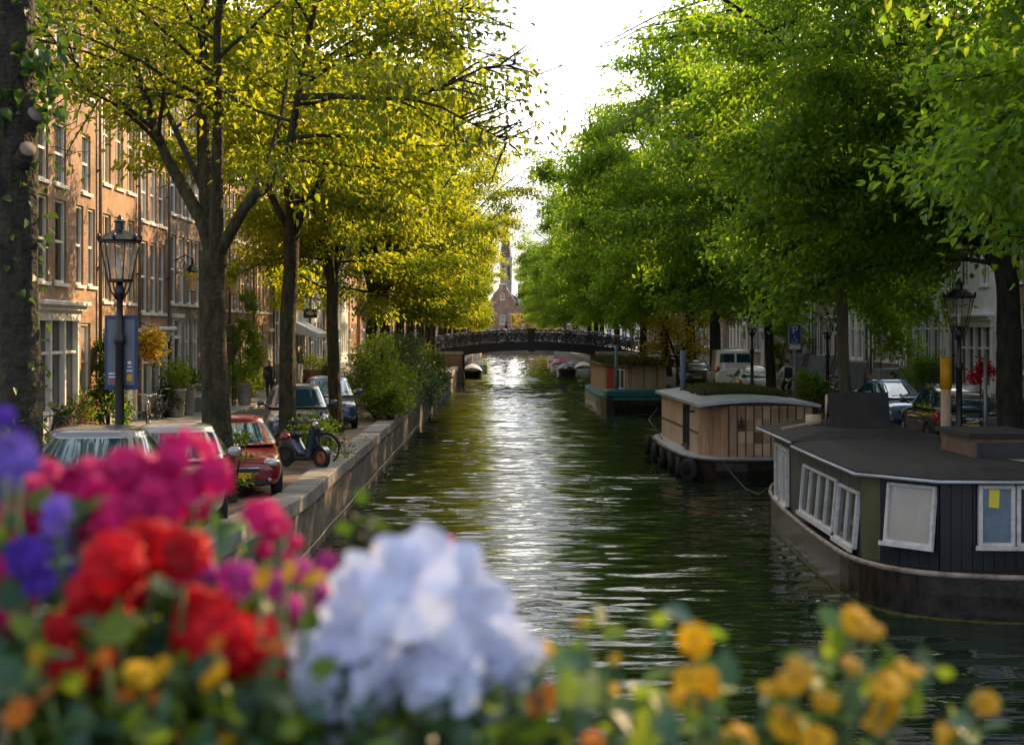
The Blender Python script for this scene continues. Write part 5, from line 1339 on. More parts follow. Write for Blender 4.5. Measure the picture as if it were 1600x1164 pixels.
def bicycle(ms, loc, rz, label, group, basket=None, sc=1, tilt=0):
    t = empty('bicycle', loc, rz, label, 'bicycle', group, sc); t.rotation_euler = (tilt, 0, rz)
    for x in (.54, -.56): obj('wheel', ms['wheel'], t, (x, 0, .345))
    for k in ('frame', 'handlebar', 'saddle', 'rack'): obj(k if k != 'rack' else 'luggage_rack', ms[k], t)
    if basket:
        b = MB(); b.box((-.62, 0, .98), (.32, .40, .24), basket, bev=.03); b.build('basket', t)
    return t
BM = [bike_meshes(M['blackpaint']), bike_meshes(paint('green_bike_paint', (.03, .10, .06), .1)), bike_meshes(paint('blue_bike_paint', (.04, .10, .22), .1)), bike_meshes(paint('red_bike_paint', (.35, .03, .03), .1)), bike_meshes(paint('grey_bike_paint', (.3, .31, .33), .4))]
M['crate'] = mat('plastic_crate', (.10, .10, .11), .6); M['wicker'] = mat('wicker', (.33, .22, .12), .8, ns=30, na=.4)
bicycle(BM[0], (-4.75, 33.9, QZ), R(160), 'black bicycle leaning by the second elm behind the moped', 'bicycles by the left trees')
bicycle(BM[0], (gx(232, 45), 45, ST), R(100), 'black bicycle parked before the red brick house', 'bicycles along the left houses')
bicycle(BM[4], (gx(258, 49.2), 49.2, ST), R(80), 'grey bicycle by the stone flower pots', 'bicycles along the left houses')
bicycle(BM[0], (gx(75, 37.5), 37.5, ST), R(70), 'dark bicycle with a basket before the white shopfront', 'bicycles along the left houses', M['crate'])
rnd = random.Random(17)
for i in range(9):
    px = [1290, 1322, 1345, 1500, 1522, 1548, 1560, 1300, 1585][i]; Y = [56, 54.5, 53, 35.5, 34.3, 36.5, 38.2, 66, 33.2][i]
    lab = ['black bicycle parked nearest the pale elm trunk', 'blue bicycle parked right of the pale elm trunk', 'green bicycle parked behind the roof hatch', 'grey bicycle leaning behind the right lamp', 'black bicycle with a crate beside the right lamp', 'red bicycle beside the grey signpost', 'black bicycle between grey signpost and dark elm',
           'blue bicycle at the foot of the stone stoop', 'grey bicycle leaning on the dark elm trunk'][i]
    bicycle(BM[[0, 2, 1, 4, 0, 3, 0, 2, 4][i]], (gx(px, Y), Y, QZ), R(rnd.uniform(20, 160)), lab, 'bicycles parked on the right quay', M['crate'] if i == 4 else None)
for row, yy in enumerate((BY + .55, BY + 7.3)):
    for i in range(36):
        x = -7.4 + i * .56 + rnd.uniform(-.2, .2)
        if abs(x - 2.5) < .6 and row == 0: continue
        bicycle(BM[rnd.choice([0, 0, 0, 4, 4, 2, 1])], (x, yy + rnd.uniform(-.1, .25), deck(x) + .01), R(rnd.choice([0, 180]) + rnd.uniform(-28, 28)), 'bicycle parked in the crowded row along the far bridge railing', 'bicycles crowding the bridge railings', rnd.choice([None, None, M['crate']]), 1.05)
for i in range(18):
    Y = 98 + i * 1.1; x = 10.3 + rnd.uniform(-.2, .4) if i % 2 else 11.3 + rnd.uniform(-.3, .3)
    bicycle(BM[rnd.choice([0, 0, 4, 2])], (x, Y, QZ), R(rnd.uniform(40, 140)), 'bicycle parked in the row on the right quay before the bridge', 'bicycles parked on the quay before the bridge')
for i in range(10):
    x = gx(668 + i * 7, 119); bicycle(BM[rnd.choice([0, 0, 4, 2])], (-6.4 - i * .3, 117.5 + .3 * i, QZ + .0), R(rnd.uniform(40, 140)), 'bicycle parked in the cluster at the left end of the bridge', 'bicycles at the left end of the bridge')

for i in range(24):
    x = -6.6 + i * .78 + rnd.uniform(-.25, .25)
    bicycle(BM[rnd.choice([0, 4, 4, 2, 1])], (x, BY + 1.35 + rnd.uniform(-.3, .3), deck(x) + .01), R(rnd.choice([0, 180]) + rnd.uniform(-50, 50)), 'bicycle parked in the crowded row along the far bridge railing', 'bicycles crowding the bridge railings', rnd.choice([None, M['wicker'], M['crate']]), 1.08)
# moped
mo = empty('moped', (gx(474, 32.6), 32.6, QZ), R(-40), 'dark moped with copper-coloured wheel rim parked on the quay edge', 'moped')
# local: front towards +x
def mp_wheel(x):
    b = MB(); ring = [(.21 * math.cos(2 * PI * k / 20), 0, .21 * math.sin(2 * PI * k / 20)) for k in range(21)]; b.tube(ring, .055, M['rubber'], n=8, caps=False)
    o = b.build('wheel', mo, (x, 0, .265)); c = MB(); c.lathe([(.001, -.03), (.10, -.03), (.155, -.045), (.155, .045), (.10, .03), (.001, .03)], mat('copper_rim', (.30, .12, .06), .4, metal=.4) if x > 0 else M['plastic'], axis='Y', n=20); c.build('rim', o)
mp_wheel(.62); mp_wheel(-.60)
pm = paint('moped_paint', (.025, .05, .075), .3)
b = MB(); b.tube([(-.75, 0, .55), (-.55, 0, .58), (-.25, 0, .55), (-.05, 0, .36), (.18, 0, .28)], [.10, .17, .17, .13, .11], pm, n=12); b.box((.1, 0, .24), (.55, .34, .06), M['plastic'], bev=.02); b.build('body', mo)
b = MB(); b.grid(lambda u, v: (.26 + .20 * v * .6 + .05 * math.sin(PI * u), (u - .5) * (.44 - .12 * v), .26 + .66 * v), 8, 6, pm); b.grid(lambda u, v: (.29 + .20 * v * .6 + .07 * math.sin(PI * u), (u - .5) * (.44 - .12 * v), .26 + .66 * v), 8, 6, pm); b.tube([(.34, 0, .92), (.62, 0, .30)], .035, M['plastic'], n=8); b.build('leg_shield', mo)
b = MB(); b.grid(lambda u, v: (.62 + .26 * math.cos(R(20 + 150 * u)), (v - .5) * .16 * (1 - .0), .265 + .28 * math.sin(R(20 + 150 * u))), 10, 4, pm); b.build('mudguard', mo)
b = MB(); b.tube([(.33, 0, .9), (.30, 0, 1.05)], .03, M['plastic'], n=8); b.tube([(.18, -.33, 1.06), (.28, -.2, 1.08), (.32, 0, 1.05), (.28, .2, 1.08), (.18, .33, 1.06)], .016, M['plastic'], n=6); b.ball((.40, 0, 1.02), (.07, .08, .07), M['lens'], 10, 7); b.build('handlebar', mo)
b = MB(); b.box((-.42, 0, .77), (.62, .28, .10), M['plastic'], bev=.04); b.build('saddle', mo)
for s in (-1, 1):
    b = MB(); b.tube([(.26, s * .24, 1.07), (.24, s * .33, 1.22)], .007, M['plastic'], n=4); b.ball((.24, s * .34, 1.25), (.015, .055, .045), M['plastic'], 8, 6); b.build('mirror', mo)

# orange cargo bike with black box
cb = empty('cargo_bike', (gx(1275, 55), 55, QZ), R(80), 'cargo bicycle with an orange box and black cover beside the pale elm', 'cargo bike')
b = MB(); b.box((-.75, 0, .58), (.9, .66, .46), mat('orange_box', (.60, .16, .02), .5), bev=.05); b.build('cargo_box', cb)
b = MB(); b.box((-.75, 0, 1.0), (.88, .62, .36), M['plastic'], bev=.12); b.build('rain_cover', cb)
b = MB(); b.tube([(-.3, 0, .45), (.25, 0, .38), (.40, 0, .85)], .03, M['blackpaint'], n=6); b.tube([(.25, 0, .38), (.85, 0, .34)], .02, M['blackpaint'], n=6); b.tube([(.40, 0, .85), (.85, 0, .34)], .016, M['blackpaint'], n=6); b.tube([(-.25, -.3, 1.05), (-.2, 0, 1.1), (-.25, .3, 1.05)], .015, M['blackpaint'], n=6); b.tube([(-.25, 0, .5), (-.2, 0, 1.1)], .018, M['blackpaint'], n=6); b.build('frame', cb)
for (x, y, r) in ((-.75, .36, .26), (-.75, -.36, .26), (.85, 0, .345)): o = obj('wheel', BM[0]['wheel'], cb, (x, y, r)); o.scale = (r / .345,) * 3
b = MB(); b.box((.45, 0, .92), (.26, .16, .06), M['plastic'], bev=.02); b.build('saddle', cb)

# ------------------------------------------------------------------ street lamps and signs
M['post_paint'] = mat('lamp_post_green_black', (.007, .008, .009), .35, ns=12, na=.3)
M['lamp_bulb'] = mat('frosted_bulb', (.7, .68, .62), .4, na=0)
def lamp(loc, label, hgt=4.2, sc=1.0, group='street lamps on the quays'):
    t = empty('street_lamp', loc, 0, label, 'street lamp', group)
    zl = hgt - 1.05 * sc
    b = MB(); b.lathe([(.16, 0), (.16, .12), (.13, .16), (.12, .9), (.14, .95), (.14, 1.02), (.085, 1.1), (.07, 1.2), (.062, zl - .95), (.09, zl - .9), (.09, zl - .82), (.055, zl - .75), (.045, zl - .25), (.075, zl - .2), (.085, zl - .13), (.05, zl - .06), (.05, zl)], M['post_paint'], n=14)
    b.build('post', t)
    h = MB()
    for k in range(4):
        a = PI / 4 + k * PI / 2; c, s = math.cos(a), math.sin(a)
        h.tube([(c * .05, s * .05, zl - .3 * sc), (c * .16 * sc, s * .16 * sc, zl - .16 * sc), (c * .22 * sc, s * .22 * sc, zl + .0)], .013, M['post_paint'], n=5)
    h.lathe([(.20 * sc, zl - .015), (.22 * sc, zl), (.22 * sc, zl + .03), (.19 * sc, zl + .035)], M['post_paint'], n=6, smooth=False)
    for k in range(6):
        a = 2 * PI * k / 6; c, s = math.cos(a), math.sin(a)
        h.tube([(c * .20 * sc, s * .20 * sc, zl + .02), (c * .335 * sc, s * .335 * sc, zl + .66 * sc)], .011, M['post_paint'], n=4)
    h.lathe([(.36 * sc, zl + .655 * sc), (.375 * sc, zl + .69 * sc), (.33 * sc, zl + .72 * sc), (.12 * sc, zl + .85 * sc), (.09 * sc, zl + .86 * sc), (.08 * sc, zl + .98 * sc), (.11 * sc, zl + 1.0 * sc), (.05 * sc, zl + 1.04 * sc), (.02, zl + 1.1 * sc), (.001, zl + 1.12 * sc)], M['post_paint'], n=12, smooth=False)
    for k in range(6):
        a = 2 * PI * (k + .5) / 6; h.ball((.35 * sc * math.cos(a), .35 * sc * math.sin(a), zl + .74 * sc), (.035 * sc, .035 * sc, .06 * sc), M['post_paint'], 6, 5)
    ho = h.build('lantern', t)
    g = MB(); g.lathe([(.19 * sc, zl + .03), (.325 * sc, zl + .655 * sc)], M['lantern_glass'], n=6, smooth=False)
    gm = g.mesh('lantern_pane'); obj('lantern_pane', gm, ho)
    bu = MB(); bu.lathe([(.03, zl + .02), (.035, zl + .16), (.02, zl + .18), (.045, zl + .22), (.05, zl + .28), (.001, zl + .32)], M['lamp_bulb'], n=10); bu.build('bulb', ho)
    return t
Y = 20.75; l1 = lamp((gx(187, Y), Y, QZ + rise(Y)), 'ornate black lamp post carrying a blue banner frame on the left quay', 4.55, .88)
def fontmesh(txt, size, mt, ext=.002):
    c = bpy.data.curves.new('lettering', 'FONT'); c.body = txt; c.size = size; c.align_x = 'CENTER'; c.align_y = 'CENTER'; c.extrude = ext
    o = bpy.data.objects.new('lettering', c); COL.objects.link(o); me = evaluated(o, 'lettering'); bpy.data.objects.remove(o)
    me.materials.clear(); me.materials.append(mt); return me
M['sign_blue'] = mat('sign_blue', (.02, .05, .30), .35, na=.05); M['sign_white'] = mat('sign_white', (.75, .76, .78), .4, na=.05)
M['banner_blue'] = mat('banner_blue', (.015, .04, .13), .5, na=.1); M['banner_face'] = mat('banner_grey_blue', (.10, .125, .17), .3, na=.12, ns=3); M['sign_yellow'] = mat('sign_yellow', (.62, .36, .02), .5, na=.1)
M['sign_red'] = mat('sign_red', (.5, .03, .03), .4, na=.05); M['galv'] = mat('galvanised_steel', (.30, .31, .32), .45, metal=.6, na=.15)
bn = MB(); zc = at(0, 551, Y).z; 
bt = empty('banner_frame', (l1.location.x, Y + .10, zc), 0, 'blue framed two-panel banner strapped to the left lamp post', 'banner')
for (x0, x1) in ((-.245, .245),):
    bn.b2(x0, x1, -.02, .02, -.55, .55, M['banner_blue'], bev=.006)
bn.build('frame', bt)
b = MB(); b.b2(-.20, -.05, -.028, -.0202, -.48, .49, M['banner_face']); b.b2(.05, .20, -.028, -.0202, -.48, .49, M['banner_face']); po = b.build('poster_panel', bt)
b = MB(); b.b2(.085, .165, -.031, -.0285, -.42, -.32, M['sign_yellow']); b.b2(.08, .17, -.031, -.0285, -.28, -.26, M['sign_white']); b.b2(.09, .16, -.031, -.0285, -.22, -.205, M['sign_white']); b.b2(.10, .15, -.031, -.0285, -.17, -.13, M['sign_white']); b.b2(-.18, -.08, -.031, -.0285, -.44, -.41, M['sign_red']); b.b2(-.18, -.07, -.031, -.0285, -.37, -.35, M['sign_white']); b.b2(-.18, -.09, -.031, -.0285, -.32, -.30, M['sign_white'])
b.build('poster_print', po)
b = MB(); b.tube([(0, -.10, .53), (0, 0, .53)], .03, M['galv'], n=6); b.tube([(0, -.10, -.53), (0, 0, -.53)], .03, M['galv'], n=6); b.build('bracket', bt)
lamp((9.86, 30.4, QZ), 'black lamp post rising behind the black houseboat', 4.25, .95)
lamp((gx(1175, 56), 56, QZ), 'black lamp post with a pale lantern half hidden in leaves right of the van', 4.2, .95)
lamp((gx(1293, 52), 52, QZ), 'slim black lamp post left of the pale elm trunk', 3.9, .8)
lamp((gx(645, 88), 88, QZ), 'distant lamp post on the left quay before the bridge', 4.4, .95)
def wall_lantern(px, py, Y, label):
    v = at(px, py, Y); t = empty('wall_lantern', (FL + .02, Y, v.z), R(90), label, 'lantern', 'lanterns on brackets along the left houses')
    d = v.x - FL
    b = MB(); b.tube([(0, 0, .75), (0, -d * .6, .95), (0, -d, .8)], .025, M['iron'], n=6); b.tube([(0, 0, .2), (0, -d * .35, .35), (0, -d * .6, .7), (0, -d * .45, .8), (0, -d * .35, .65)], .018, M['iron'], n=5); b.build('bracket', t)
    h = MB(); h.lathe([(.10, -.45), (.24, .30), (.27, .33), (.12, .55), (.06, .6), (.05, .8), (.001, .85)], M['iron'], c=(0, -d, 0), n=6, smooth=False); 
    g = MB(); g.lathe([(.125, -.42), (.245, .28)], mat('amber_lantern_glass', (.65, .40, .22), .2, na=.1), c=(0, -d, 0), n=6, smooth=False); h.build('lantern', t); g.build('lantern_pane', t)
wall_lantern(300, 438, 53.6, 'wall lantern on a curled iron bracket left of the main trunk')
wall_lantern(364, 445, 62.6, 'wall lantern glimpsed right of the main trunk')

def pole_sign(px, py, Y, w_, h_, label, build, pole_r=.035, base=QZ, cat='sign', name='street_sign', polemat=None, rz=0):
    v = at(px, py, Y); t = empty(name, (v.x, Y, base), rz, label, cat)
    b = MB(); b.tube([(0, .05, 0), (0, .05, v.z - base + h_ / 2 + .05)], pole_r, polemat or M['galv'], n=8); b.build('pole', t)
    z = v.z - base
    build(t, z); return t
def bp_(t, z):
    b = MB(); b.box((0, 0, z), (.44, .02, .70), M['sign_white'], bev=.01); b.box((0, -.012, z), (.41, .012, .67), M['sign_blue'], bev=.004); s = b.build('sign_plate', t)
    obj('lettering', fontmesh('P', .40, M['sign_white']), s, (0, -.022, z + .13), (R(90), 0, 0))
    b = MB(); b.ball((-.01, -.022, z - .09), (.025, .004, .025), M['sign_white'], 8, 5)
    b.tube([(-.01, -.022, z - .12), (0, -.022, z - .2), (.06, -.022, z - .2), (.09, -.022, z - .28)], .012, M['sign_white'], n=4)
    b.tube([(-.03 + .075 * math.cos(R(150 + 22 * i)) , -.022, z - .23 + .075 * math.sin(R(150 + 22 * i))) for i in range(11)], .009, M['sign_white'], n=4); b.build('wheelchair_symbol', s)
    b = MB(); b.box((0, 0, z - .46), (.40, .02, .16), M['sign_white'], bev=.01); b.build('under_plate', t)
pole_sign(1242, 522, 49.5, .4, .62, 'blue parking sign with a white P and wheelchair on a grey pole', bp_)
def ba_(t, z):
    b = MB(); b.box((0, 0, z), (.74, .02, .80), M['sign_white'], bev=.01); b.box((0, -.012, z), (.68, .012, .74), M['sign_blue'], bev=.004); s = b.build('sign_plate', t)
    b = MB(); b.add([(-.06, -.022, z - .26), (.06, -.022, z - .26), (.06, -.022, z + .02), (.2, -.022, z + .02), (0, -.022, z + .27), (-.2, -.022, z + .02), (-.06, -.022, z + .02)], [(0, 1, 2, 3, 4, 5, 6)], M['sign_white']); b.build('arrow_symbol', s)
pole_sign(987, 496, 112, .7, .7, 'blue sign with a white upward arrow before the bridge', ba_, .05)
def bw_(t, z):
    b = MB(); b.box((.25, 0, z), (.72, .02, .46), M['sign_white'], bev=.01)
    s = b.build('sign_plate', t); b = MB()
    for i in range(5): b.b2(-.03 + i * .13, .05 + i * .13, -.016, -.011, z - .1, z + .1, M['sign_blue'])
    b.build('printed_symbols', s)
pole_sign(1296, 514, 58, .5, .4, 'white sign with small blue symbols beside the slim lamp post', bw_)
def bne(t, z):
    b = MB(); b.lathe([(.001, -.012), (.36, -.012), (.36, .012), (.001, .012)], M['sign_red'], c=(0, 0, z), axis='Y', n=24); s = b.build('sign_plate', t); b = MB(); b.box((0, -.02, z), (.5, .012, .13), M['sign_white']); b.build('bar_symbol', s)
pole_sign(655, 493, 96, .7, .7, 'round red no-entry sign with a white bar on the left quay', bne, .045)
# hanging round sign on the left houses
t = empty('hanging_sign', (FL + .02, 94.5, at(0, 452, 94.5).z), 0, 'round black sign hanging out from a left house front', 'sign')
b = MB(); b.tube([(0, 0, .5), (.95, 0, .5)], .03, M['iron'], n=6); b.build('bracket', t)
b = MB(); b.lathe([(.001, -.05), (.40, -.05), (.43, 0), (.40, .05), (.001, .05)], M['blackpaint'], c=(.6, 0, 0), axis='Y', n=24); s = b.build('disc', t); b = MB(); b.box((.6, -.056, 0), (.42, .01, .07), M['sign_white']); b.build('print', s)
t = empty('shop_sign', (FL + .02, 87.6, at(0, 490, 87.6).z), 0, 'dark square sign box over the white awning', 'sign')
b = MB(); b.b2(.1, .95, -.06, .06, -.28, .28, M['blackpaint'], bev=.02); b.tube([(0, 0, .2), (.95, 0, .2)], .02, M['iron'], n=5); s = b.build('sign_box', t); b = MB(); b.b2(.3, .75, -.068, -.061, -.05, .08, M['galv']); b.build('print', s)
# yellow banner beside the second elm trunk
t = empty('yellow_banner', (FL, 77, at(0, 410, 77).z), 0, 'long yellow banner hanging from a house behind the second elm', 'banner')
b = MB(); b.tube([(0, 0, 2.5), (1.7, 0, 2.5)], .03, M['iron'], n=6); b.build('pole', t)
b = MB(); b.grid(lambda u, v: (.05 + 1.6 * u, .06 * math.sin(u * 7 + v * 3), -2.6 + 5.05 * v), 16, 20, leaf_mat('yellow_cloth', (.45, .38, .01), (.45, .38, .01), (.6, .5, .01), (.6, .5, .01), .8, .4)); b.build('cloth', t)
# mooring post with yellow sleeve
v = at(1478, 585, 33.5)
t = empty('mooring_post', (v.x, 33.5, 0), 0, 'grey-brown mooring post with an orange-yellow sleeve behind the black houseboat', 'mooring post')
b = MB(); b.tube([(0, 0, -.5), (0, 0, at(0, 608, 33.5).z)], [.13, .12], M['wood_light'], n=12); b.build('post', t)
b = MB(); b.tube([(0, 0, at(0, 608, 33.5).z + .002), (0, 0, at(0, 560, 33.5).z)], .135, mat('yellow_sleeve', (.72, .33, .01), .5, na=.15, ns=6), n=12); b.build('sleeve', t)
def nul(t, z): pass
pole_sign(1541, 560, 33, .1, .1, 'bare grey steel post right of the lamp post', nul, .045, cat='post', name='steel_post')
# ------------------------------------------------------------------ people
M['skin'] = mat('skin', (.50, .30, .21), .55, na=.08); M['hair_dark'] = mat('hair_dark', (.03, .02, .015), .6, ns=30, na=.4); M['hair_grey'] = mat('hair_grey', (.36, .34, .32), .6, ns=30, na=.3); M['hair_brown'] = mat('hair_brown', (.16, .09, .05), .6, ns=30, na=.3)
M['navy_cloth'] = mat('navy_cloth', (.018, .022, .036), .85, na=.2); M['dark_trouser'] = mat('dark_trousers', (.02, .02, .024), .9, na=.2); M['jeans'] = mat('jeans_cloth', (.06, .09, .16), .9, na=.2)
M['white_cloth'] = mat('white_cloth', (.62, .66, .74), .85, na=.1); M['shoe'] = mat('shoe_leather', (.02, .018, .016), .5); M['tan_cloth'] = mat('tan_cloth', (.36, .25, .16), .9, na=.1)
def person(loc, rz, label, top, legs, hair, pose='stand', long_hair=False, sc=1.0, group='people on the quays and bridge'):
    root = empty('person', loc, rz, label, 'person', group, sc)
    if pose == 'stand':
        pz = .95; lean = 0
        J = {'pelvis': (0, 0, .95), 'spine': (0, .01, 1.14), 'chest': (0, 0, 1.33), 'neck': (0, .0, 1.49), 'h0': (0, -.02, 1.57), 'h1': (0, -.03, 1.66), 'h2': (0, -.015, 1.735)}
        for s, n in ((-1, 'L'), (1, 'R')):
            J['sh' + n] = (s * .175, 0, 1.42); J['el' + n] = (s * .245, .03 + s * .04, 1.15); J['wr' + n] = (s * .235, -.07 + s * .07, .91)
            J['hip' + n] = (s * .085, 0, .90); J['kn' + n] = (s * .095, -.04 + s * .05, .50); J['an' + n] = (s * .095, .03 + s * .13, .09); J['to' + n] = (s * .105, -.12 + s * .13, .035)
    else:   # riding a bicycle, hands on the bar
        J = {'pelvis': (0, .24, 1.03), 'spine': (0, .19, 1.20), 'chest': (0, .12, 1.39), 'neck': (0, .07, 1.55), 'h0': (0, .04, 1.63), 'h1': (0, .03, 1.72), 'h2': (0, .04, 1.795)}
        for s, n in ((-1, 'L'), (1, 'R')):
            J['sh' + n] = (s * .18, .12, 1.47); J['el' + n] = (s * .29, .02, 1.22); J['wr' + n] = (s * .28, -.17, 1.06)
            J['hip' + n] = (s * .09, .20, .99); J['kn' + n] = (s * .12, -.17, .80 if s > 0 else .66); J['an' + n] = (s * .11, .02 if s > 0 else .10, .42 if s > 0 else .20); J['to' + n] = (s * .12, -.12 if s > 0 else -.04, .36 if s > 0 else .14)
    rad = {'pelvis': (.155, .12), 'spine': (.14, .105), 'chest': (.165, .115), 'neck': (.055, .055), 'h0': (.075, .085), 'h1': (.085, .10), 'h2': (.055, .065), 'sh': (.075, .075), 'el': (.05, .05), 'wr': (.034, .034), 'hip': (.10, .10), 'kn': (.068, .068), 'an': (.045, .045), 'to': (.04, .035)}
    names = list(J); idx = {n: i for i, n in enumerate(names)}
    E = [('pelvis', 'spine'), ('spine', 'chest'), ('chest', 'neck'), ('neck', 'h0'), ('h0', 'h1'), ('h1', 'h2')]
    for n in 'LR': E += [('chest', 'sh' + n), ('sh' + n, 'el' + n), ('el' + n, 'wr' + n), ('pelvis', 'hip' + n), ('hip' + n, 'kn' + n), ('kn' + n, 'an' + n), ('an' + n, 'to' + n)]
    me = bpy.data.meshes.new('body'); me.from_pydata([J[n] for n in names], [(idx[a], idx[b]) for a, b in E], [])
    o = obj('body', me); sk = o.modifiers.new('skin', 'SKIN'); sk.use_smooth_shade = True; o.modifiers.new('sub', 'SUBSURF').levels = 1
    for n in names:
        r = rad.get(n) or rad[n[:-1]]; me.skin_vertices[0].data[idx[n]].radius = r; me.skin_vertices[0].data[idx[n]].use_root = n == 'pelvis'
    full = evaluated(o, 'body'); bpy.data.objects.remove(o)
    b = MB()
    mats = [top, legs, M['skin'], M['shoe']]
    for m in mats: b.mi(m)
    Jv = {n: Vector(J[n]) for n in names}
    def near(c):
        best = min(names, key=lambda n: (Jv[n] - c).length); 
        if best[:2] in ('h0', 'h1', 'h2'): return M['skin']
        if best == 'neck': return M['skin'] if c.z > Jv['neck'].z else top
        if best[:2] in ('wr',): return M['skin'] if (c - Jv['el' + best[-1]]).length > (Jv[best] - Jv['el' + best[-1]]).length * .97 else top
        if best[:2] in ('to', 'an'): return M['shoe'] if c.z < Jv['an' + best[-1]].z + .02 else legs
        if best[:2] in ('kn', 'hi'): return legs
        if best == 'pelvis': return legs if c.z < Jv['pelvis'].z - .06 else top
        return top
    V = [v.co.copy() for v in full.vertices]
    for p in full.polygons: b.add([V[i] for i in p.vertices], [tuple(range(len(p.vertices)))], near(p.center), True)
    # hands with five curled fingers
    for n, s in (('L', -1), ('R', 1)):
        wv = Jv['wr' + n]; d = (wv - Jv['el' + n]).normalized(); side = Vector((0, -1, 0)) if pose == 'stand' else Vector((s * -1, 0, 0)); side = (side - d * side.dot(d)).normalized(); cu = d.cross(side) * s
        b.tube([wv, wv + d * .05, wv + d * .09], [.03, .04, .034], M['skin'], n=8)
        for f, ln in enumerate((.065, .075, .07, .055)):
            q = wv + d * .085 + side * (.028 - .019 * f); b.tube([q, q + d * ln * .55, q + d * ln * .85 - cu * ln * .4], [.0095, .009, .007], M['skin'], n=6)
        q = wv + d * .035 + side * .033; b.tube([q, q + side * .025 + d * .02, q + side * .03 + d * .055], [.012, .011, .008], M['skin'], n=6)
    bm = bmesh.new(); me2 = b.mesh('body', fix=False); bm.from_mesh(me2); bmesh.ops.remove_doubles(bm, verts=bm.verts, dist=.0004); bm.to_mesh(me2); bm.free()
    obj('body', me2, root)
    if pose == 'stand':
        cb_ = MB(); cb_.lathe([(.150, .70), (.158, .80), (.160, .95), (.150, 1.12), (.172, 1.30), (.165, 1.40), (.09, 1.47), (.07, 1.50)], top, n=18)
        me3 = cb_.mesh('coat'); co_ = obj('coat', me3, root); co_.scale = (1.16, .86, 1)
    h = Jv['h1']
    hb = MB(); hb.grid(lambda u, v: (h.x + .098 * math.sin(PI * .62 * v) * math.cos(2 * PI * u), h.y + .022 + .112 * math.sin(PI * .62 * v) * math.sin(2 * PI * u), h.z + .025 + .105 * math.cos(PI * .62 * v)), 16, 8, hair)
    if long_hair: hb.tube([h + Vector((0, .06, .03)), h + Vector((0, .10, -.08)), h + Vector((0, .10, -.22))], [.09, .10, .06], hair, n=10)
    hb.build('hair', root)
    f = MB(); f.ball((h.x, h.y - .105, h.z - .03), (.016, .022, .024), M['skin'], 8, 6)
    for s in (-1, 1): f.ball((h.x + s * .035, h.y - .092, h.z), (.014, .008, .008), M['hair_dark'], 8, 5); f.ball((h.x + s * .092, h.y + .01, h.z - .01), (.014, .022, .032), M['skin'], 8, 6)
    f.ball((h.x, h.y - .095, h.z - .075), (.026, .01, .008), mat('lips', (.42, .16, .13), .5, na=0), 8, 5)
    f.build('face', root)
    return root
person((gx(421, 62), 62, ST), R(15), 'grey-haired person in a dark coat walking on the left pavement', M['navy_cloth'], M['dark_trouser'], M['hair_grey'])
cyc = person((gx(1229, 58), 58, QZ), R(180), 'cyclist in a white top with a dark backpack riding away', M['white_cloth'], M['dark_trouser'], M['hair_dark'], 'ride', sc=1.08)
b = MB(); b.box((0, .32, 1.33), (.30, .17, .44), M['navy_cloth'], bev=.06, rx=R(-14)); b.box((0, .41, 1.27), (.22, .06, .2), M['navy_cloth'], bev=.03, rx=R(-14))
for s in (-1, 1): b.tube([(s * .10, .22, 1.50), (s * .11, .10, 1.53), (s * .11, -.01, 1.40)], .02, M['navy_cloth'], n=6)
bp = b.build('backpack', None); bp.location = cyc.location; bp.rotation_euler = cyc.rotation_euler; bp.scale = cyc.scale; tag(bp, 'dark backpack worn by the cyclist in white', 'backpack')
bicycle(BM[0], (cyc.location.x, 58.05, QZ), R(90 + 180), 'black bicycle ridden by the person in a white top', 'bicycle being ridden', sc=1.08)
person((gx(1395, 49.5), 49.5, QZ), R(-60), 'long-dark-haired person standing behind the blue car', M['tan_cloth'], M['jeans'], M['hair_dark'], long_hair=True, sc=.97)
person((gx(1357, 51), 51, QZ), R(70), 'brown-haired person beside the blue car, facing the dark-haired one', M['navy_cloth'], M['jeans'], M['hair_brown'], sc=.96)
person((gx(817, 122.8), 122.8, deck(1.8) + .02), R(90), 'person in a pale top at the crown of the far bridge', M['white_cloth'], M['jeans'], M['hair_brown'], sc=1.05)
person((gx(791, 123.4), 123.4, deck(.4) + .02), R(-80), 'person in dark clothes on the far bridge', M['navy_cloth'], M['dark_trouser'], M['hair_dark'])

person((gx(730, 123), 123.2, deck(-3) + .02), R(80), 'person in a blue jacket walking on the left half of the far bridge', M['jeans'], M['dark_trouser'], M['hair_dark'])
person((gx(905, 123), 123.6, deck(6.6) + .02), R(-100), 'person in a tan coat walking on the right half of the far bridge', M['tan_cloth'], M['jeans'], M['hair_brown'])
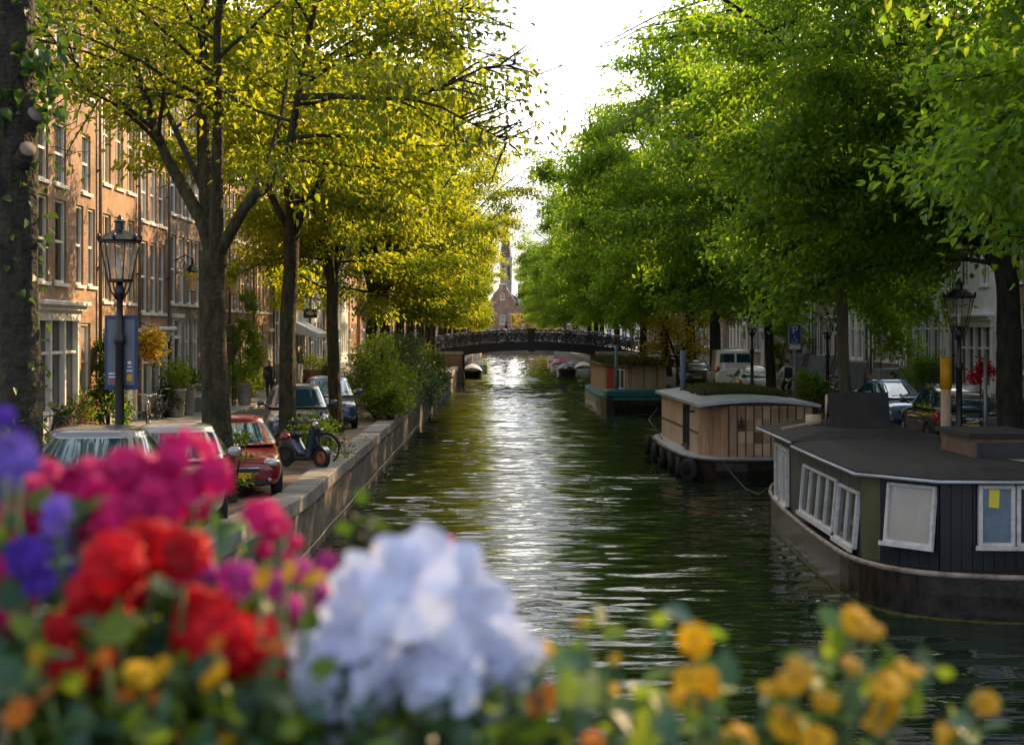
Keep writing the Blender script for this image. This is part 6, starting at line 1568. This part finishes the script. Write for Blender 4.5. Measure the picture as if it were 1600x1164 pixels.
# ------------------------------------------------------------------ shrubs, climbers and pots
def shrub(label, loc, rx, ry, h, mats, n=2600, leaf=.10, seed=0, name='shrub', cat='shrub', group=None, clumps=26, z0=.15, stems=9, hang=0, wide=.5, blooms=None):
    rng = np.random.default_rng(seed + 200); t = empty(name, loc, 0, label, cat, group)
    a = rng.uniform(0, 2 * PI, clumps); q = np.sqrt(rng.uniform(.02, 1, clumps)); zz = rng.uniform(z0, 1, clumps)
    rr = np.sqrt(np.maximum(.12, 1 - (np.abs(zz - .42) / .62) ** 2))
    C = np.stack([np.cos(a) * q * rx * rr, np.sin(a) * q * ry * rr, zz * h - hang * np.maximum(0, np.cos(a)) * q], 1)
    st = MB()
    for k in range(stems):
        c = C[k % clumps]; st.tube([(c[0] * .15, c[1] * .15, 0), (c[0] * .5, c[1] * .5, c[2] * .55), tuple(c)], [.03, .02, .008], M['bark'], n=5)
    st.build('stem', t)
    per = n // clumps; s_ = min(rx, h) * .22
    P = np.repeat(C, per, 0) + rng.normal(0, 1, (clumps * per, 3)) * np.array([s_, s_, s_ * .85])
    P[:, 2] = np.maximum(P[:, 2], .02 - 2 * hang)
    D = unit(P - np.array([0, 0, h * .2])) + rng.normal(0, .6, P.shape); D[:, 2] -= .15
    V = leaf_verts(P, D, leaf, rng, wide)
    mi = (rng.random(len(P)) < .3).astype(int) if len(mats) > 1 else None
    obj('foliage', mesh_quads('foliage', V, mats, mi), t)
    if blooms:
        m_, cnt, sz = blooms; i = rng.integers(0, len(P), cnt); V = leaf_verts(P[i] * np.array([1.08, 1.08, 1.03]), rng.normal(0, 1, (cnt, 3)), sz, rng, .9); V2 = leaf_verts(P[i] * np.array([1.08, 1.08, 1.03]), rng.normal(0, 1, (cnt, 3)), sz, rng, .9)
        obj('blossom', mesh_quads('blossom', np.concatenate([V, V2]), [m_]), t)
    return t
def petal_mat(name, a, tr=.35):
    m = leaf_mat(name, tuple(x * .8 for x in a), a, tuple(min(1, x * 1.0) for x in a), tuple(min(1, x * 1.1) for x in a), .55, tr); return m
M['bloom_white'] = petal_mat('bloom_white', (.7, .7, .62)); M['bloom_pink'] = petal_mat('bloom_pink', (.62, .12, .26)); M['bloom_orange'] = petal_mat('bloom_orange', (.62, .30, .02)); M['bloom_red'] = petal_mat('bloom_red', (.62, .02, .04))
G_S = 'shrubs overhanging the left quay'
S_, GY, BL, IV = M['leaf_shrub'], M['leaf_grey'], M['leaf_blue'], M['leaf_ivy']
shrub('bright green shrub nearest, behind the blue SUVs', (gx(592, 51), 51.0, QZ), 1.15, 1.3, 2.75, [S_, M['leaf_left2']], 5200, .13, 1, group=G_S, blooms=(M['bloom_white'], 90, .08), clumps=40)
shrub('leafy green shrub low over the quay edge beside the blue SUV', (gx(612, 49.5) , 49.4, QZ), .7, .9, 1.3, [S_, IV], 2800, .12, 2, group=G_S, hang=.3)
shrub('tall grey-leaved shrub topping the row', (gx(626, 58), 58, QZ), 1.15, 1.5, 2.9, [GY, S_], 6500, .12, 3, group=G_S, blooms=(M['bloom_white'], 160, .07), clumps=44, wide=.35)
shrub('blue-green shrub trailing over the quay wall', (gx(650, 63), 63, QZ), 1.0, 1.6, 1.8, [BL, GY], 5200, .12, 4, group=G_S, hang=.35, clumps=36)
shrub('broad green shrub before the elms in the row', (gx(645, 68), 68, QZ), 1.2, 2.4, 2.3, [S_, IV], 5200, .14, 5, group=G_S, hang=.3)
shrub('green shrub farthest out, hanging towards the water', (gx(668, 75), 75, QZ), 1.15, 2.2, 1.9, [IV, S_], 5000, .14, 6, group=G_S, hang=.5)
shrub('low weeds and leaves at the foot of the second elm', (gx(452, 34.9) + .6, 34.6, QZ), .8, .7, .75, [S_, IV], 1900, .10, 7, name='ground_plants', cat='plants', stems=5)
shrub('leafy suckers sprouting from the foot of the forked elm', (T1.x + .3, 25.65, T1.z), .35, .35, 1.25, [M['leaf_left2'], S_], 260, .10, 8, name='tree_suckers', cat='plants', clumps=16, stems=8)
shrub('sparse green suckers before the grey-blue SUV', (gx(498, 37), 37.0, QZ), .45, .4, .9, [S_, M['leaf_left2']], 480, .11, 9, name='tree_suckers', cat='plants', clumps=14)
shrub('dark green climber on the wall beside the white shopfront', (FL + .45, 43.2, ST), .55, 1.0, 2.9, [IV, M['leaf_right']], 5200, .12, 10, name='wall_climber', cat='climbing plant', clumps=44, z0=.05)
shrub('leafy climber around the door right of the main trunk', (FL + .7, 64.6, ST), .75, 1.3, 4.6, [S_, M['leaf_left2']], 5200, .15, 11, name='wall_climber', cat='climbing plant', clumps=40, z0=.05)
shrub('small green bush at the wall behind the walking person', (FL + 1.3, 60.5, ST), .6, .6, 1.3, [S_], 1500, .11, 12)
shrub('dense bush low against the pale portal house', (FL + .6, 49.9, ST), .5, .6, 1.1, [IV], 1400, .1, 13)
def potted(label, loc, mats, r=.24, ph=.75, h=.9, seed=0, blooms=None, potm=None, wd=1.5):
    t = empty('potted_plant', loc, 0, label, 'potted plant', 'potted plants along the pavements')
    b = MB(); b.lathe([(r * .72, 0), (r * .8, .05), (r, ph * .9), (r * 1.08, ph * .92), (r * 1.08, ph), (r * .92, ph), (r * .88, ph - .05), (.001, ph - .06)], potm or M['stone'], n=18); b.build('pot', t)
    rng = np.random.default_rng(seed + 400); n = 900
    P = rng.normal(0, 1, (n, 3)) * np.array([r * wd * .55, r * wd * .55, h * .25]) + np.array([0, 0, ph + h * .42]); P[:, 2] = np.maximum(P[:, 2], ph * .9)
    D = unit(P - np.array([0, 0, ph])) + rng.normal(0, .5, P.shape)
    obj('foliage', mesh_quads('foliage', leaf_verts(P, D, .12, rng, .5), mats), t)
    if blooms:
        i = rng.integers(0, n, 120); V = np.concatenate([leaf_verts(P[i] * np.array([1.1, 1.1, 1.02]), rng.normal(0, 1, (120, 3)), .09, rng, .9) for _ in range(2)])
        obj('blossom', mesh_quads('blossom', V, [blooms]), t)
    return t
M['terracotta'] = mat('terracotta', (.33, .14, .08), .85, na=.2)
potted('tall pale stone pot with a green bush, left of two', (gx(276, 50), 50, ST), [S_], .32, 1.0, 1.1, 1)
potted('tall pale stone pot with sparse leaves, right of two', (gx(293, 51.2), 51.2, ST), [IV], .30, 1.05, .6, 2)
potted('pot of pink flowers under the white shopfront', (gx(122, 41.5), 41.5, ST), [S_], .3, .4, .8, 3, M['bloom_pink'], M['terracotta'])
potted('low pot of pale pink flowers at the left shopfront corner', (gx(92, 39.5), 39.5, ST), [IV], .26, .35, .6, 4, M['bloom_pink'], M['terracotta'])
potted('orange wooden tub with a shrub before the white awning', (gx(488, 80), 80, ST), [S_], .5, .85, .9, 5, None, M['wood'])
potted('grey pot with a green bush behind the walking person', (gx(382, 58), 58, ST), [S_], .32, .9, 1.0, 6)
# hanging flowers on the left houses
t = empty('hanging_basket', (FL + .02, 47.6, at(0, 540, 47.6).z), 0, 'hanging basket overflowing with orange and yellow flowers beside the blue banner', 'hanging basket')
b = MB(); b.tube([(0, 0, .65), (.3, 0, .75), (.62, 0, .62)], .02, M['iron'], n=6); b.tube([(.62, 0, .62), (.62, 0, .2)], .008, M['iron'], n=4); b.build('bracket', t)
b = MB(); b.lathe([(.05, -.2), (.25, -.1), (.32, .08), (.001, .06)], M['wicker'], c=(.62, 0, 0), n=16); b.build('basket', t)
rng = np.random.default_rng(77); n = 1300; P = rng.normal(0, 1, (n, 3)) * np.array([.24, .24, .27]) + np.array([.62, 0, .02]); D = rng.normal(0, 1, (n, 3)) + np.array([0, 0, -.3])
obj('foliage', mesh_quads('foliage', leaf_verts(P, D, .12, rng, .6), [M['leaf_left'], M['bloom_orange'], M['leaf_autumn']], rng.integers(0, 3, n)), t)
# right bank greenery
shrub('round green bush before the cargo bicycle', (gx(1270, 51.5), 51.5, QZ), .8, .8, 1.25, [IV, S_], 2400, .11, 20)
shrub('dark green bush at the foot of the stone stoop', (gx(1445, 61), 61, QZ), 1.1, 1.0, 2.0, [M['leaf_right'], S_], 2800, .13, 21)
shrub('leafy climber on the wall behind the cyclist', (FR - .6, 93, ST), .8, 2.0, 4.5, [M['leaf_right2'], S_], 5200, .2, 22, name='wall_climber', cat='climbing plant')
shrub('bush beside the grey signpost under the dark elm', (gx(1575, 40), 40, QZ), .7, .7, 1.1, [IV], 1500, .11, 23)
shrub('small bush by the white hatchback', (gx(1262, 66), 66, QZ), .7, .7, 1.2, [M['leaf_right'], S_], 2000, .13, 24)
t = empty('flower_post', (gx(1532, 34), 34, QZ), 0, 'red geraniums tied to a thin stake beside the grey post', 'flowers')
b = MB(); b.tube([(0, 0, 0), (0, 0, 2.45)], .02, M['iron'], n=6); b.build('stake', t)
rng = np.random.default_rng(78); 
for k, (x, z) in enumerate(((.05, 2.3), (-.15, 2.05), (.2, 2.2))):
    P = rng.normal(0, 1, (160, 3)) * .085 + np.array([x, 0, z]); obj('blossom', mesh_quads('blossom', leaf_verts(P, rng.normal(0, 1, (160, 3)), .08, rng, .9), [M['bloom_red']]), t)
# orange-yellow young tree between the teal houseboat and the van
ms = tree(91, 'young_tree', 4.6, 1.5, 4, 1.7, [M['bark'], M['leaf_autumn'], M['leaf_left2']], leaf=.14, per=12, twigs=7, skirts=5, sides=7, r0=.07, incl=(20, 50))
place_tree(ms, 'young_tree', (gx(1058, 78), 78, QZ), 0, 'small orange and yellow leaved tree behind the teal houseboat', 'young tree')
# bins and stoop fence on the left
b = empty('waste_bin', (gx(505, 84), 84, ST), 0, 'dark wheeled bin before the white awning house', 'bin')
q = MB(); q.box((0, 0, .55), (.6, .7, 1.0), M['plastic'], bev=.06); q.build('bin_body', b); q = MB(); q.box((0, 0, 1.10), (.64, .76, .08), M['plastic'], bev=.03); q.build('lid', b)
t = empty('iron_fence', (FL + 1.5, 53.0, ST), R(90), 'black iron fence with a dark panel before the plum brick house', 'fence')
b = MB(); 
for i in range(9): b.tube([(i * .62, 0, 0), (i * .62, 0, 1.25)], .03 if i % 4 == 0 else .014, M['iron'], n=6)
b.tube([(0, 0, 1.2), (4.96, 0, 1.2)], .025, M['iron'], n=6); b.tube([(0, 0, .2), (4.96, 0, .2)], .02, M['iron'], n=6); b.build('railing', t)
b = MB(); b.b2(.1, 4.8, .03, .06, 1.9, 2.55, M['blackpaint'], bev=.01); b.b2(.1, .18, .02, .07, 0, 3.3, M['iron']); b.b2(4.72, 4.8, .02, .07, 0, 3.3, M['iron']); b.b2(.1, 4.8, .03, .06, 3.1, 3.3, M['blackpaint'], bev=.01); b.build('panel', t)
# ------------------------------------------------------------------ flowers on the near bridge
def flower_disc(mb, c, nrm, r, m, rng, lobes=5, cup=.35, ruf=.16, seg=30, rings=4, eye=None):
    nrm = Vector(nrm).normalized(); u = nrm.orthogonal().normalized(); w = nrm.cross(u); c = Vector(c); ph = rng.uniform(0, 6.28); p2 = rng.uniform(0, 6.28); k2 = int(rng.integers(6, 10))
    vs = [c]; fs = []
    for i in range(1, rings + 1):
        q = i / rings
        for j in range(seg):
            a = 2 * PI * j / seg
            rad = r * q * (1 - .22 * q * (1 - abs(math.cos((a * lobes + ph) / 2)) ** .5))
            z = r * (cup * q ** 1.6 - .25 * q ** 3 + ruf * q ** 2 * math.sin(k2 * a + p2) + .06 * q * math.sin(3 * a + ph))
            vs.append(c + (u * math.cos(a) + w * math.sin(a)) * rad + nrm * z)
    for j in range(seg): fs.append((0, 1 + j, 1 + (j + 1) % seg))
    for i in range(rings - 1):
        for j in range(seg):
            a, b_ = 1 + i * seg + j, 1 + i * seg + (j + 1) % seg; fs.append((a, a + seg, b_ + seg, b_))
    mb.add(vs, fs, m, True)
    if eye: mb.ball(tuple(c + nrm * r * .06), r * .2, eye, 8, 5)
PM = {}
def pm_(k, c, tr=.35):
    m, nt, N, L = new_mat('petal_' + k); out = N.new('ShaderNodeOutputMaterial'); p = N.new('ShaderNodeBsdfPrincipled'); p.inputs['Roughness'].default_value = .55; p.inputs['Specular IOR Level'].default_value = .25
    tc = N.new('ShaderNodeTexCoord'); n = N.new('ShaderNodeTexNoise'); n.inputs['Scale'].default_value = 30; L.new(tc.outputs['Object'], n.inputs[0]); r = N.new('ShaderNodeValToRGB'); r.color_ramp.elements[0].position = .35; r.color_ramp.elements[1].position = .65
    r.color_ramp.elements[0].color = c4(c, .82 if k == 'white' else .62); r.color_ramp.elements[1].color = c4(c, 1.1); L.new(n.outputs['Fac'], r.inputs[0]); L.new(r.outputs[0], p.inputs['Base Color'])
    t = N.new('ShaderNodeBsdfTranslucent'); L.new(r.outputs[0], t.inputs[0]); mx = N.new('ShaderNodeMixShader'); mx.inputs[0].default_value = tr; L.new(p.outputs[0], mx.inputs[1]); L.new(t.outputs[0], mx.inputs[2]); L.new(mx.outputs[0], out.inputs[0]); PM[k] = m
pm_('white', (.62, .69, .90)); pm_('pink', (.74, .015, .20)); pm_('magenta', (.62, .06, .40)); pm_('red', (.66, .008, .018)); pm_('purple', (.10, .04, .48)); pm_('yellow', (.72, .40, .004)); pm_('orange', (.62, .16, .008)); pm_('lilac', (.20, .13, .62))
M['eye_dark'] = mat('flower_eye', (.42, .18, .008), .8, na=.2); M['green_stem'] = mat('green_stem', (.07, .13, .03), .6, na=.2)
FLEAF = [M['leaf_ivy'], M['leaf_blue'], M['leaf_shrub']]
BASEZ = 4.02
def plant(label, name, cat, basepx, Y, blooms, kind, seed, leaves=(), nl=300, leaf=.035, spread=(.026, .03, .014), lmats=None, stems=True):
    """blooms: (px, py, size in photo px, petal key[, dY])"""
    rng = np.random.default_rng(seed + 900)
    base = Vector((gx(basepx, Y), Y, BASEZ)); t = empty(name, base, 0, label, cat, 'flowers in the box on the near bridge')
    st = MB()
    for bl in blooms:
        px, py, sz, key = bl[:4]; dy = bl[4] if len(bl) > 4 else rng.uniform(-.03, .03)
        c = at(px, py, Y + dy) - base; r = sz / F * Y / 2
        b = MB()
        if kind == 'cluster':
            n = 13
            for k in range(n):
                d = Vector(rng.normal(0, 1, 3)); d.y -= .7; d.z += .35; d.normalize()
                flower_disc(b, c + d * r * .62, d, r * .50 * rng.uniform(.8, 1.15), PM[key], rng, 5, .3, .18, 20, 3)
        elif kind == 'ruffle':
            d = Vector((rng.normal(0, .45), -1 + rng.normal(0, .25), .45 + rng.normal(0, .35)))
            flower_disc(b, c, d, r, PM[key], rng, 5, .4, .20, 36, 5)
            flower_disc(b, c + d.normalized() * r * .12, d + Vector(rng.normal(0, .2, 3)), r * .62, PM[key], rng, 5, .6, .25, 28, 4)
        elif kind == 'soft':
            d = Vector((rng.normal(0, .5) + (px - 640) / 260, -.8, .3 + (990 - py) / 160 + rng.normal(0, .45)))
            flower_disc(b, c + Vector((0, rng.uniform(-.025, .012), 0)), d, r, PM[key], rng, 5, .30, .12, 40, 6)
            flower_disc(b, c + Vector((0, -.008, .004)) + d.normalized() * r * .08, d + Vector(rng.normal(0, .35, 3)), r * .55, PM[key], rng, 5, .5, .16, 30, 4)
        elif kind == 'daisy':
            d = Vector((rng.normal(0, .6), -.75 + rng.normal(0, .25), 1.1 + rng.normal(0, .35)))
            flower_disc(b, c, d, r, PM[key], rng, 8, .10, .08, 40, 3, M['eye_dark'])
            if rng.random() < .4: flower_disc(b, c - d.normalized() * r * .1, d + Vector(rng.normal(0, .2, 3)), r * .95, PM[key], rng, 6, .1, .12, 28, 3)
        else:
            b.ball(tuple(c), (r * .8, r * .8, r), PM[key], 10, 7)
        b.build('flower', t)
        if stems: st.tube([(c.x * .25, c.y * .25 + rng.normal(0, .01), 0), (c.x * .7, c.y * .7 + .01, c.z * .55), (c.x, c.y + .006, c.z - r * .3)], [.0028, .0024, .002], M['green_stem'], n=5)
    if st.v: st.build('stem', t)
    if leaves:
        C = np.array([tuple(at(px, py, Y + (rng.uniform(.03, .14) if py < 1060 else rng.uniform(-.015, .1))) - base) for px, py in leaves])
        per = max(1, int(nl * .55) // len(C)); P = np.repeat(C, per, 0) + rng.normal(0, 1, (per * len(C), 3)) * np.array(spread)
        D = rng.normal(0, .7, P.shape) + np.array([0, -.3, .15])
        V = leaf_verts(P, D, leaf * .8, rng, .85, .12); obj('foliage', mesh_quads('foliage', V, lmats or FLEAF, rng.integers(0, len(lmats or FLEAF), len(P))), t)
    return t
Y0 = 1.0
plant('deep purple petunia at the left edge of the flower box', 'purple_petunia', 'flowers', 40, .98, [(0, 660, 60, 'purple'), (22, 715, 85, 'lilac'), (5, 750, 70, 'lilac', .04), (30, 690, 50, 'purple', .04), (92, 805, 70, 'lilac'), (80, 850, 60, 'lilac', .03), (38, 870, 70, 'purple'), (115, 905, 60, 'lilac', .02), (60, 905, 60, 'purple'), (130, 930, 46, 'purple')], 'ruffle', 1,
      [(60, 960), (110, 945), (90, 1000), (60, 830), (120, 850)], 150)
plant('hot pink geranium with big round blooms at the upper left', 'pink_geranium', 'flowers', 180, 1.06, [(40, 790, 125, 'pink'), (65, 745, 75, 'pink'), (10, 830, 90, 'pink'), (140, 770, 130, 'pink'), (205, 750, 130, 'pink'), (285, 725, 140, 'pink'), (335, 745, 80, 'pink'), (240, 790, 130, 'pink'), (120, 830, 110, 'pink'), (190, 815, 120, 'pink'), (300, 775, 100, 'pink'), (20, 950, 110, 'pink', -.05), (0, 900, 90, 'pink', -.05)], 'cluster', 2,
      [(310, 860), (250, 860), (150, 900), (200, 960)], 130)
plant('lone hot pink geranium bloom with two buds on bent stems', 'pink_geranium', 'flowers', 420, 1.1, [(408, 815, 88, 'pink'), (440, 822, 40, 'pink')], 'cluster', 3, [(440, 880), (400, 870)], 16, .02, (.012, .01, .01))
plant('round pink buds hanging beside the lone pink bloom', 'flower_buds', 'flowers', 430, 1.1, [(412, 858, 34, 'pink'), (462, 848, 26, 'pink'), (448, 870, 22, 'pink'), (700, 850, 30, 'pink'), (655, 858, 24, 'pink')], 'bud', 4)
plant('scarlet geranium filling the middle left of the flower box', 'red_geranium', 'flowers', 230, .97, [(230, 850, 130, 'red'), (285, 865, 110, 'red'), (180, 880, 120, 'red'), (150, 940, 130, 'red'), (110, 990, 110, 'red'), (95, 1040, 100, 'red'), (200, 925, 90, 'red', .04), (320, 960, 120, 'red'), (350, 1000, 130, 'red'), (400, 1000, 100, 'red'), (300, 1000, 90, 'red'), (420, 1040, 80, 'red'), (150, 1040, 100, 'red'), (385, 1050, 70, 'red')], 'cluster', 5,
      [(240, 960), (260, 1010), (230, 1060), (300, 1070), (180, 1080)], 260)
plant('magenta flowers between the red and the white blooms', 'magenta_verbena', 'flowers', 420, 1.03, [(310, 905, 90, 'magenta'), (370, 905, 80, 'magenta'), (350, 940, 80, 'pink'), (430, 915, 60, 'magenta'), (470, 890, 50, 'magenta'), (510, 880, 45, 'magenta'), (450, 950, 60, 'magenta'), (420, 970, 50, 'magenta'), (500, 930, 50, 'magenta'), (440, 1000, 50, 'magenta')], 'cluster', 6,
      [(460, 930), (430, 980), (480, 980), (400, 950)], 120)
wl = [(560, 945, 190), (640, 905, 200), (715, 925, 200), (760, 960, 150), (545, 1010, 190), (625, 1000, 230), (715, 1005, 190), (530, 1060, 160), (600, 1070, 170), (690, 1055, 150), (785, 1020, 140), (808, 1055, 100), (760, 1075, 80), (490, 1085, 110), (505, 1125, 70), (775, 1105, 50), (590, 1165, 130), (650, 1168, 100), (535, 1165, 80), (462, 1025, 50), (640, 862, 80), (690, 878, 90)]
plant('large white ruffled blooms in the middle of the flower box', 'white_petunia', 'flowers', 640, .95, [(a, b, c * .96, 'white') for a, b, c in wl], 'soft', 7, [(700, 1090), (660, 1110), (740, 1030), (720, 1100), (600, 1110), (650, 1130), (780, 1130)], 200, spread=(.02, .02, .015))
plant('dark wilted seed head standing just above the white blooms', 'seed_head', 'flowers', 565, 1.1, [], 'bud', 8, [(562, 820), (568, 840), (560, 850), (575, 835)], 46, .028, (.008, .01, .008), [M['leaf_ivy'], M['bark']])
yl = [(1340, 960, 62), (1362, 975, 44), (1085, 990, 62), (1090, 1005, 40), (940, 1068, 62), (1075, 1050, 55), (1100, 1050, 50), (1070, 1085, 60), (1112, 1065, 36), (1240, 1048, 72), (1205, 1065, 44), (1250, 1030, 50), (1335, 1030, 52), (1390, 1060, 72), (1400, 1035, 58), (1380, 1100, 64), (1425, 1040, 40), (1230, 1120, 72), (1155, 1145, 76), (1275, 1145, 62), (1290, 1085, 48), (1540, 1088, 48), (1475, 1145, 46), (960, 1020, 26), (905, 962, 24), (855, 1005, 34), (1365, 1125, 44), (1480, 1130, 36)]
plant('yellow bidens flowers on thin stems across the right of the flower box', 'yellow_bidens', 'flowers', 1200, 1.0, [(a, b + 8, c * .9, 'yellow') for a, b, c in yl], 'daisy', 9,
      [(930, 1120), (1000, 1140), (880, 1150), (1060, 1130), (1100, 1150), (1110, 1030), (1310, 1000), (1290, 1060), (1330, 1080), (1250, 1090), (1190, 1110), (1320, 1150), (1440, 1110), (1410, 1150), (1470, 1100), (920, 1000), (1020, 1010), (870, 1060), (960, 1110), (1500, 1130), (1200, 1160), (1130, 1120)], 260, .03, (.012, .03, .012))
yb = [(845, 1090, 66, 'orange'), (665, 1105, 60, 'yellow'), (475, 1145, 54, 'yellow'), (220, 1050, 56, 'yellow'), (330, 1052, 54, 'yellow'), (250, 1040, 40, 'yellow'), (60, 1020, 36, 'yellow'), (10, 1075, 36, 'yellow'), (110, 1010, 36, 'orange'), (160, 1025, 34, 'orange'), (300, 1150, 70, 'yellow'), (270, 1140, 50, 'yellow'), (25, 1110, 56, 'orange'), (70, 1080, 44, 'orange'), (120, 1060, 40, 'orange'), (200, 1080, 36, 'orange'), (335, 1005, 32, 'orange'), (430, 1005, 36, 'orange'), (90, 1150, 44, 'orange'), (240, 1090, 36, 'orange'), (450, 890, 40, 'yellow', .03), (490, 900, 40, 'yellow', .03), (410, 900, 36, 'yellow', .03), (130, 1120, 36, 'yellow'), (350, 1150, 40, 'yellow'), (890, 1145, 36, 'yellow'), (930, 1160, 50, 'orange')]
plant('orange and yellow bidens low along the left of the flower box', 'orange_bidens', 'flowers', 300, .92, yb, 'daisy', 10,
      [(40, 1060), (120, 1100), (200, 1120), (280, 1110), (350, 1100), (420, 1100), (40, 1140), (140, 1160), (240, 1160), (330, 1130), (400, 1150), (450, 1110), (560, 1150), (680, 1150), (760, 1150), (380, 1080), (90, 980), (20, 1010), (320, 1080), (460, 1080), (700, 1120), (820, 1150), (60, 1100), (180, 1140), (300, 1120), (500, 1140), (150, 1080), (30, 1160), (360, 1160), (850, 1130), (900, 1160), (1000, 1160)], 1500, .03, (.026, .03, .016))
fb = empty('flower_box', (0, 1.02, 3.72), 0, 'long dark planter box under the foreground flowers', 'planter')
b = MB(); b.b2(-.62, .62, -.13, .13, 0, .28, M['plastic'], bev=.01); b.b2(-.63, .63, -.14, .14, .28, .30, M['plastic']); b.build('box', fb)
b = MB(); b.b2(-.6, .6, -.12, .12, .301, .305, M['soil']); b.build('soil', fb)
